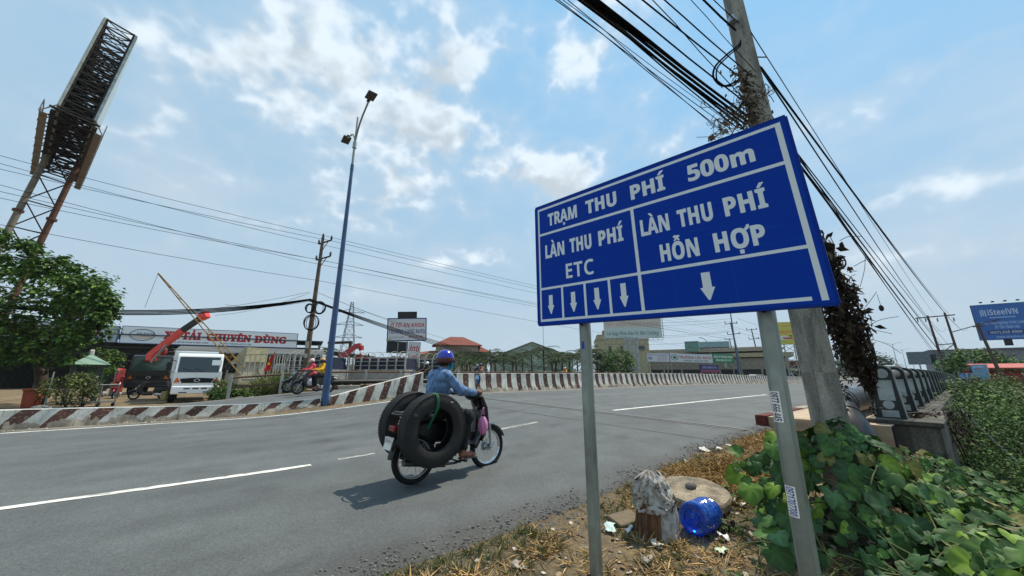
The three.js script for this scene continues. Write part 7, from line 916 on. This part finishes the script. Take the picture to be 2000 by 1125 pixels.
  // inner mass of the thicket: leaves underneath, shade of the gaps put into their colour
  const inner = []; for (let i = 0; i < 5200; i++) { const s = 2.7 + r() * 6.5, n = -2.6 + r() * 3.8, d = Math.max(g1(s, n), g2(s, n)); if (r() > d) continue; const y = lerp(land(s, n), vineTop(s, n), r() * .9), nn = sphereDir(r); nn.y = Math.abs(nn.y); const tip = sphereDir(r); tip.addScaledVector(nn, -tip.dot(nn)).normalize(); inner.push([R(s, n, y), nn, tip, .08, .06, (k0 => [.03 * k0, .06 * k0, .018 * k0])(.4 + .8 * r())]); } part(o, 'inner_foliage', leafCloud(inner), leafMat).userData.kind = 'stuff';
}
// ------------------------------------------------------------------ things dumped on the verge
const gnd = (px, py) => groundAt(px, py, land);
{ // torn sack: a lumpy pale top in a split, stained wrapping
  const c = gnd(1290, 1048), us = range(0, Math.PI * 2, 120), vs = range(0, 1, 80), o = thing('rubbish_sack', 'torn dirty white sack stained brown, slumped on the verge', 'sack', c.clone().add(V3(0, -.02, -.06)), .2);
  const nz = (a, v, k, f) => fb3(Math.cos(a) * k + 5, v * f, Math.sin(a) * k + 2, 5) - .5, top = (a, v) => { const dome = Math.sqrt(Math.max(0, 1 - Math.pow(1 - v, 2.6))), q = .158 * dome * (1 + .75 * nz(a, v, 2.0, 3) + .30 * nz(a, v, 8, 12)); return V3(Math.cos(a) * q - .02, .50 - .30 * v + .05 * nz(a, v, 3, 3), Math.sin(a) * q * .9); };
  const tc = (a, v) => { const n = nz(a, v, 7, 12) + .5, n2 = nz(a, v, 3, 5) + .5; let k = mix3([.78, .76, .71], [.45, .40, .35], sm(.46, .62, n)); k = mix3(k, [.10, .08, .07], sm(.62, .70, n)); return mix3(k, [.5, .36, .26], sm(.55, .68, n2) * .5); };
  const rm = { vertexColors: true, roughness: .85, bumpMap: grainTex, bumpScale: .012, side: THREE.DoubleSide }; part(o, 'lumpy_filling', grid(us, vs, top, tc), new THREE.MeshStandardMaterial(rm));
  const low = (a, v) => { const hem = .05 * Math.sin(a * 3 + 1) + .05 * nz(a, .3, 4, 2), q = .178 * (1 + .30 * nz(a, v, 1.6, 1.5) + .035 * Math.sin(a * 13 + 3 * nz(a, v, 2, 2)) * (.4 + v)) - .02 * (1 - v); return V3(Math.cos(a) * q - .01 * v, lerp(.27 + hem, -.03, v), Math.sin(a) * q * .92); };
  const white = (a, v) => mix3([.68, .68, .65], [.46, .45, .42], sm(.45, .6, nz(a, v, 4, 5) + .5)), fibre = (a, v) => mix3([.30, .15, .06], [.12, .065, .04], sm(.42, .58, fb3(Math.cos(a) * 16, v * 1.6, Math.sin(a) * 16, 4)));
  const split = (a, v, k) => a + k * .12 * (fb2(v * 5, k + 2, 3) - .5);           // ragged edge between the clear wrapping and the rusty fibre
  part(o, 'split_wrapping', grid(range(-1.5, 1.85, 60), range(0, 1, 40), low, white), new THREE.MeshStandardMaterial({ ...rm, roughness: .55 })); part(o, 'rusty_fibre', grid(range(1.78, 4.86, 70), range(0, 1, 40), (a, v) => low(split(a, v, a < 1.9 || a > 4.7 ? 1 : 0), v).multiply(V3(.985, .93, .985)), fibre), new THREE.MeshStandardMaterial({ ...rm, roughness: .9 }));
}
{ // blue water bottle lying with its base towards the road
  const c = gnd(1362, 1058), p = [[0, .0], [.05, .004], [.055, .018], [.075, .02], [.082, .004], [.115, .0], [.132, .012], [.137, .03]]; for (let i = 0; i < 5; i++) { const y = .06 + i * .062; p.push([.137, y], [.131, y + .014], [.131, y + .024], [.137, y + .038]); } p.push([.134, .37], [.11, .41], [.06, .44], [.03, .455], [.028, .49], [.034, .492], [.034, .50], [0, .50]);
  const o = thing('water_bottle', 'large empty blue plastic water bottle lying beside the sack', 'bottle', c.clone().add(V3(.0, .145, -.04)), 0), g = new THREE.Group(); g.name = 'shell'; g.rotation.set(-1.38, 0, 0); const q = new THREE.Group(); o.rotation.set(0, -.80, 0); o.scale.setScalar(.90);
  const mt = new THREE.MeshPhysicalMaterial({ color: 0x1673ea, roughness: .10, clearcoat: .8, clearcoatRoughness: .06, transmission: .72, thickness: 0, side: THREE.DoubleSide }); const sg = toCreasedNormals(new THREE.LatheGeometry(p.map(([x, y]) => new THREE.Vector2(x, y)), 48), .8), pp = sg.attributes.position; for (let i = 0; i < pp.count; i++) { const x = pp.getX(i), y = pp.getY(i), z = pp.getZ(i), k = 1 + .10 * (fb3(x * 9 + 3, y * 9, z * 9, 3) - .5); pp.setXYZ(i, x * k, y, z * k); } sg.computeVertexNormals(); sg.rotateX(-1.66); part(o, 'shell', sg, mt); part(o, 'cap', tf(new THREE.CylinderGeometry(.036, .036, .03, 18), [0, .51, 0]).rotateX(-1.66), mat(0x1c5fc0, .4));
}
{ // round concrete cover
  const c = gnd(1376, 1000), us = range(0, Math.PI * 2, 40), R0 = (a) => .255 * (1 + .10 * (fb2(Math.cos(a) * 2 + 4, Math.sin(a) * 2 + 4, 3) - .5)); const g = grid(us, [0, 1, 2, 3, 4, 5, 6], (a, i) => { const q = [.001, .12, .19, R0(a) - .012, R0(a), R0(a) - .005, .001][i], y = [.075, .078 + .01 * (fb2(a * 3, 1, 2) - .5), .072, .068, .05, 0, -.0][i]; return V3(Math.cos(a) * q * 1.05, y + (i < 3 ? .012 * (fb2(Math.cos(a) * q * 20 + 5, Math.sin(a) * q * 20, 3) - .5) : 0), Math.sin(a) * q); });
  g.userData.keepUV = false; const o = thing('concrete_cover', 'round broken concrete cover lying on the dirt behind the blue bottle', 'slab', c.clone().add(V3(0, .07, -.16)), .3); o.rotation.x = .16; o.scale.setScalar(1.22); part(o, 'slab', toCreasedNormals(g.toNonIndexed(), .7), mat(0xffffff, .95, { map: tex(256, 256, (u, v) => { const a = fb2(u * 8, v * 8, 5, 8, 91), b = vn2(u * 90, v * 90, 90, 4), q = 138 + 110 * (a - .5) + 40 * (b - .5); return [q * 1.05, q * .96, q * .82]; }, { rep: [1.5, 1.5] }), bumpMap: grainTex, bumpScale: .02 })); part(o, 'stone_lump', S(.04, [-.02, .09, -.02], [1.2, .7, 1], 8, 6), M.concrete); part(o, 'rubble_under', [RB(.3, .10, .2, .03, [.05, -.05, .1]), RB(.2, .1, .25, .03, [-.1, -.05, -.05])], M.concrete);
}
solo('flat_stone', RB(.26, .05, .2, .02, gnd(1222, 1022).add(V3(0, .03, 0)), [.1, .4, .06], 2), mat(0x8a7c66, .95, { map: grimeTex }), 'flat tan stone beside the dirty sack', 'stone');
{ // scraps of litter, each its own
  const scrap = (px, py, l, w, col, lab, sd) => { const r = mulberry(sd), us = range(0, 1, 9), vs = range(0, 1, 7), g = grid(us, vs, (u, v) => V3((u - .5) * l, .018 + .035 * fb2(u * 4 + sd, v * 4, 3), (v - .5) * w + .02 * Math.sin(u * 5 + sd))); const m = solo('litter_scrap', g, mat(col, .7, { side: THREE.DoubleSide }), lab, 'litter'); m.position.copy(gnd(px, py)); m.rotation.set(.12, sd, .1); };
  scrap(1192, 1036, .12, .08, 0xb9cfc9, 'crumpled pale green plastic scrap left of the sack', 1); scrap(1162, 1017, .06, .05, 0xdcdcd6, 'small white scrap close to the left sign post', 2); scrap(1413, 1055, .07, .06, 0xe0e0da, 'white paper scrap right of the blue bottle', 3); scrap(1412, 1084, .09, .06, 0xc3cfb0, 'pale green wrapper on the dirt below the bottle', 4); scrap(1282, 1068, .11, .05, 0xcfc9ba, 'flattened grey bag in front of the sack', 5); scrap(1265, 1100, .08, .06, 0x8a8478, 'dull crumpled wrapper at the bottom of the verge', 6); scrap(1435, 985, .10, .04, 0xd6d2c8, 'white strip of paper right of the concrete cover', 7); scrap(1376, 882, .14, .10, 0xbdb8b0, 'grey plastic bag on the verge among the straw', 8); scrap(1430, 876, .16, .08, 0xd0ccc4, 'white torn plastic on the verge near the kerb', 9); scrap(1510, 915, .10, .10, 0xc9c9c9, 'white rag caught in the vine beside the right post', 10); scrap(1405, 880, .10, .06, 0xcfcabd, 'pale scrap beside the grey plastic bag', 11); scrap(1452, 992, .05, .05, 0xdedad0, 'tiny white scrap by the vine edge', 12); scrap(1230, 1040, .09, .03, 0xc6d0d2, 'shiny foil strip between stone and sack', 13); scrap(1010, 1112, .08, .05, 0x9a8f80, 'brown paper scrap at the road edge', 14); scrap(1340, 905, .06, .05, 0xc8c0b0, 'pale chip on the straw patch', 15); scrap(1490, 865, .14, .1, 0xd8d4cc, 'white crumpled bag near the end of the kerb', 16);
  solo('stick', C(gnd(1345, 1080).add(V3(0, .015, 0)), gnd(1380, 1104).add(V3(0, .015, 0)), .005, .004, 6), mat(0xa89a90, .8), 'thin pale stick lying on the bare dirt', 'stick');
  const us = range(0, Math.PI * 2, 40), vs = range(0, 1, 26), m = solo('plastic_bag', grid(us, vs, (a, v) => { const w = fb3(Math.cos(a) * 3, v * 5 + 8, Math.sin(a) * 3, 4) - .5, q = .11 * Math.pow(Math.sin(Math.PI * (v * .92 + .04)), .7) * (1 + .9 * w); return V3(Math.cos(a) * q, .22 * (1 - v), Math.sin(a) * q); }), mat(0xb9b4ac, .35, { side: THREE.DoubleSide }), 'dirty translucent plastic bag lying in the vine leaves', 'bag'); m.position.copy(P(1868, 1118, 2.35)).add(V3(0, -.06, 0)); m.rotation.set(.5, 0, -.6);
}
// ------------------------------------------------------------------ grass, straw, stones: stuff that nobody could count
const tone = (c, k) => c.map((v) => v * k);
function stuff(name, geo, m, n, place, label) { const im = new THREE.InstancedMesh(geo, m, n), d = new THREE.Object3D(), c = new THREE.Color(); let k = 0; for (let i = 0; i < n; i++) { const q = place(i); if (!q) continue; d.position.copy(q.p); d.rotation.set(q.rx ?? 0, q.ry ?? 0, q.rz ?? 0); d.scale.set(...(q.s.length ? q.s : [q.s, q.s, q.s])); d.updateMatrix(); im.setMatrixAt(k, d.matrix); im.setColorAt(k, c.setRGB(...q.c)); k++; } im.count = k; im.name = name; im.userData = { kind: 'stuff', label, category: name.replace(/_/g, ' ') }; im.castShadow = im.receiveShadow = true; scene.add(im); return im; }
{
  const r = mulberry(501), tuft = (n, sp, lean) => { const q = mulberry(n * 7 + 1); return leafCloud(blades(q, n, (z) => V3((z() - .5) * sp, 0, (z() - .5) * sp), 1, [[1, 1, 1]], lean, .05)); };
  const tm = new THREE.MeshStandardMaterial({ vertexColors: true, roughness: .9, side: THREE.DoubleSide }), tg = tuft(9, .5, 1.3), straw = tuft(12, .6, 2.4);
  const bare = (s, n) => fb2(s * 2 + 4, n * 2, 3);
  stuff('green_grass', tg, tm, 7000, () => { const s = .4 + r() * 8.6, n = edgeN(s) - Math.pow(r(), 1.3) * 2.4, b = bare(s, n), near = edgeN(s) - n; if (n < -.3 || b < .40 || (near > .5 && r() > .6)) return null; const h = (.03 + r() * .06) * (near < .35 ? 1.0 : .9), c = r() < .45 ? [.13, .17, .05] : r() < .5 ? [.24, .22, .10] : [.36, .31, .17]; return { p: R(s, n, land(s, n) - .006), ry: r() * 6, s: [h * 1.1, h, h * 1.1], c: tone(c, .7 + .7 * r()) }; }, 'short patchy green grass along the road edge');
  stuff('dry_straw', straw, tm, 5200, () => { const s = 1 + r() * 8, n = edgeN(s) - r() * 2.2, k = fb2(s * 1.1 + 9, n * 1.1 + 2, 3), patch = 1.3 * Math.exp(-(((s - 4.7) / .9) ** 2) - (((n - 2.05) / .36) ** 2)) + 1.3 * Math.exp(-(((s - 7.4) / 1.1) ** 2) - (((n - 2.1) / .5) ** 2)); if (r() > patch + .28 * sm(.45, .65, k)) return null; const h = .045 + r() * .085, c = tone([.46, .31, .13], .6 + .7 * r()); return { p: R(s, n, land(s, n) - .004), ry: r() * 6, s: [h * 1.5, h * 1.0, h * 1.5], c }; }, 'dry straw-coloured grass lying on the verge');
  const peb = new THREE.IcosahedronGeometry(1, 0), pm = mat(0xffffff, .95);
  stuff('gravel', peb, pm, 4200, () => { const s = .2 + r() * 9, n = edgeN(s) + .12 - Math.pow(r(), 1.6) * 2.6, e = edgeN(s), k = n > e - .15 ? .003 + Math.pow(r(), 3) * .009 : .003 + Math.pow(r(), 5) * .018; if (n < -.4) return null; const dk = n > e - .12 ? [.14, .135, .125] : [.30, .27, .22]; return { p: R(s, n, (n > e ? H(s, n) : land(s, n)) + k * .2), rx: r() * 6, ry: r() * 6, s: [k * 1.3, k * .8, k], c: tone(dk, .6 + .8 * r()) }; }, 'scattered gravel and asphalt crumbs along the road edge');
  stuff('asphalt_crumbs', peb, pm, 5000, () => { const s = .3 + r() * 8.3, e = edgeN(s), n = e - .10 + Math.pow(r(), 1.3) * .42, k = .0025 + Math.pow(r(), 4) * .012; if (fb2(s * 1.7, 4, 2) < .34) return null; return { p: R(s, n, (n > e ? H(s, n) - sm(.34, 0, n - e) * .028 : land(s, n)) + k * .1), rx: r() * 6, ry: r() * 6, s: [k * 1.3, k * .7, k], c: tone([.15, .15, .145], .7 + .6 * r()) }; }, 'broken asphalt crumbs along the ragged road edge');
  stuff('leaf_litter', tf(new THREE.CircleGeometry(1, 6), [0, 0, 0], [-Math.PI / 2, 0, 0], [1, 1, .55]), new THREE.MeshStandardMaterial({ roughness: .95, side: THREE.DoubleSide }), 1500, () => { const s = .8 + r() * 7.5, n = edgeN(s) - .15 - r() * 2.6, k = .008 + r() * .018; if (n < -.6) return null; const c = [[.22, .13, .07], [.34, .25, .15], [.12, .08, .05], [.45, .40, .33]][Math.floor(r() * 4)]; return { p: R(s, n, land(s, n) + .008), rx: (r() - .5), ry: r() * 6, rz: (r() - .5), s: k, c }; }, 'fallen dry leaves and chips on the verge');
  // weeds at the foot of the left barrier and on the road edge far side
  stuff('barrier_debris', peb, pm, 900, () => { const s = -14 + r() * 24, n = 14.02 - Math.pow(r(), 2) * .5, k = .006 + Math.pow(r(), 3) * .03; return { p: R(s, n, H(s, n) + k * .3), rx: r() * 6, ry: r() * 6, s: [k, k * .7, k], c: tone([.34, .29, .22], .6 + .8 * r()) }; }, 'dust and grit gathered at the foot of the barrier');
}
for (const [s, n, i] of [[3.6, 1.55, 0], [4.3, 1.75, 1], [2.7, 1.15, 2], [3.1, .55, 3]]) shrub('weed', ['small leafy weed right of the concrete cover', 'small weed among the straw by the road', 'low weed between the sack and the right post', 'leafy weed at the foot of the right post'][i], R(s, n, land(s, n) - .02), [.16, .07, .16], 610 + i, { clumps: 12, per: 9, clumpR: .06, leaf: .045, cols: [[.08, .14, .04], [.12, .18, .06]], cat: 'weed' });
renderer.render(scene, camera);
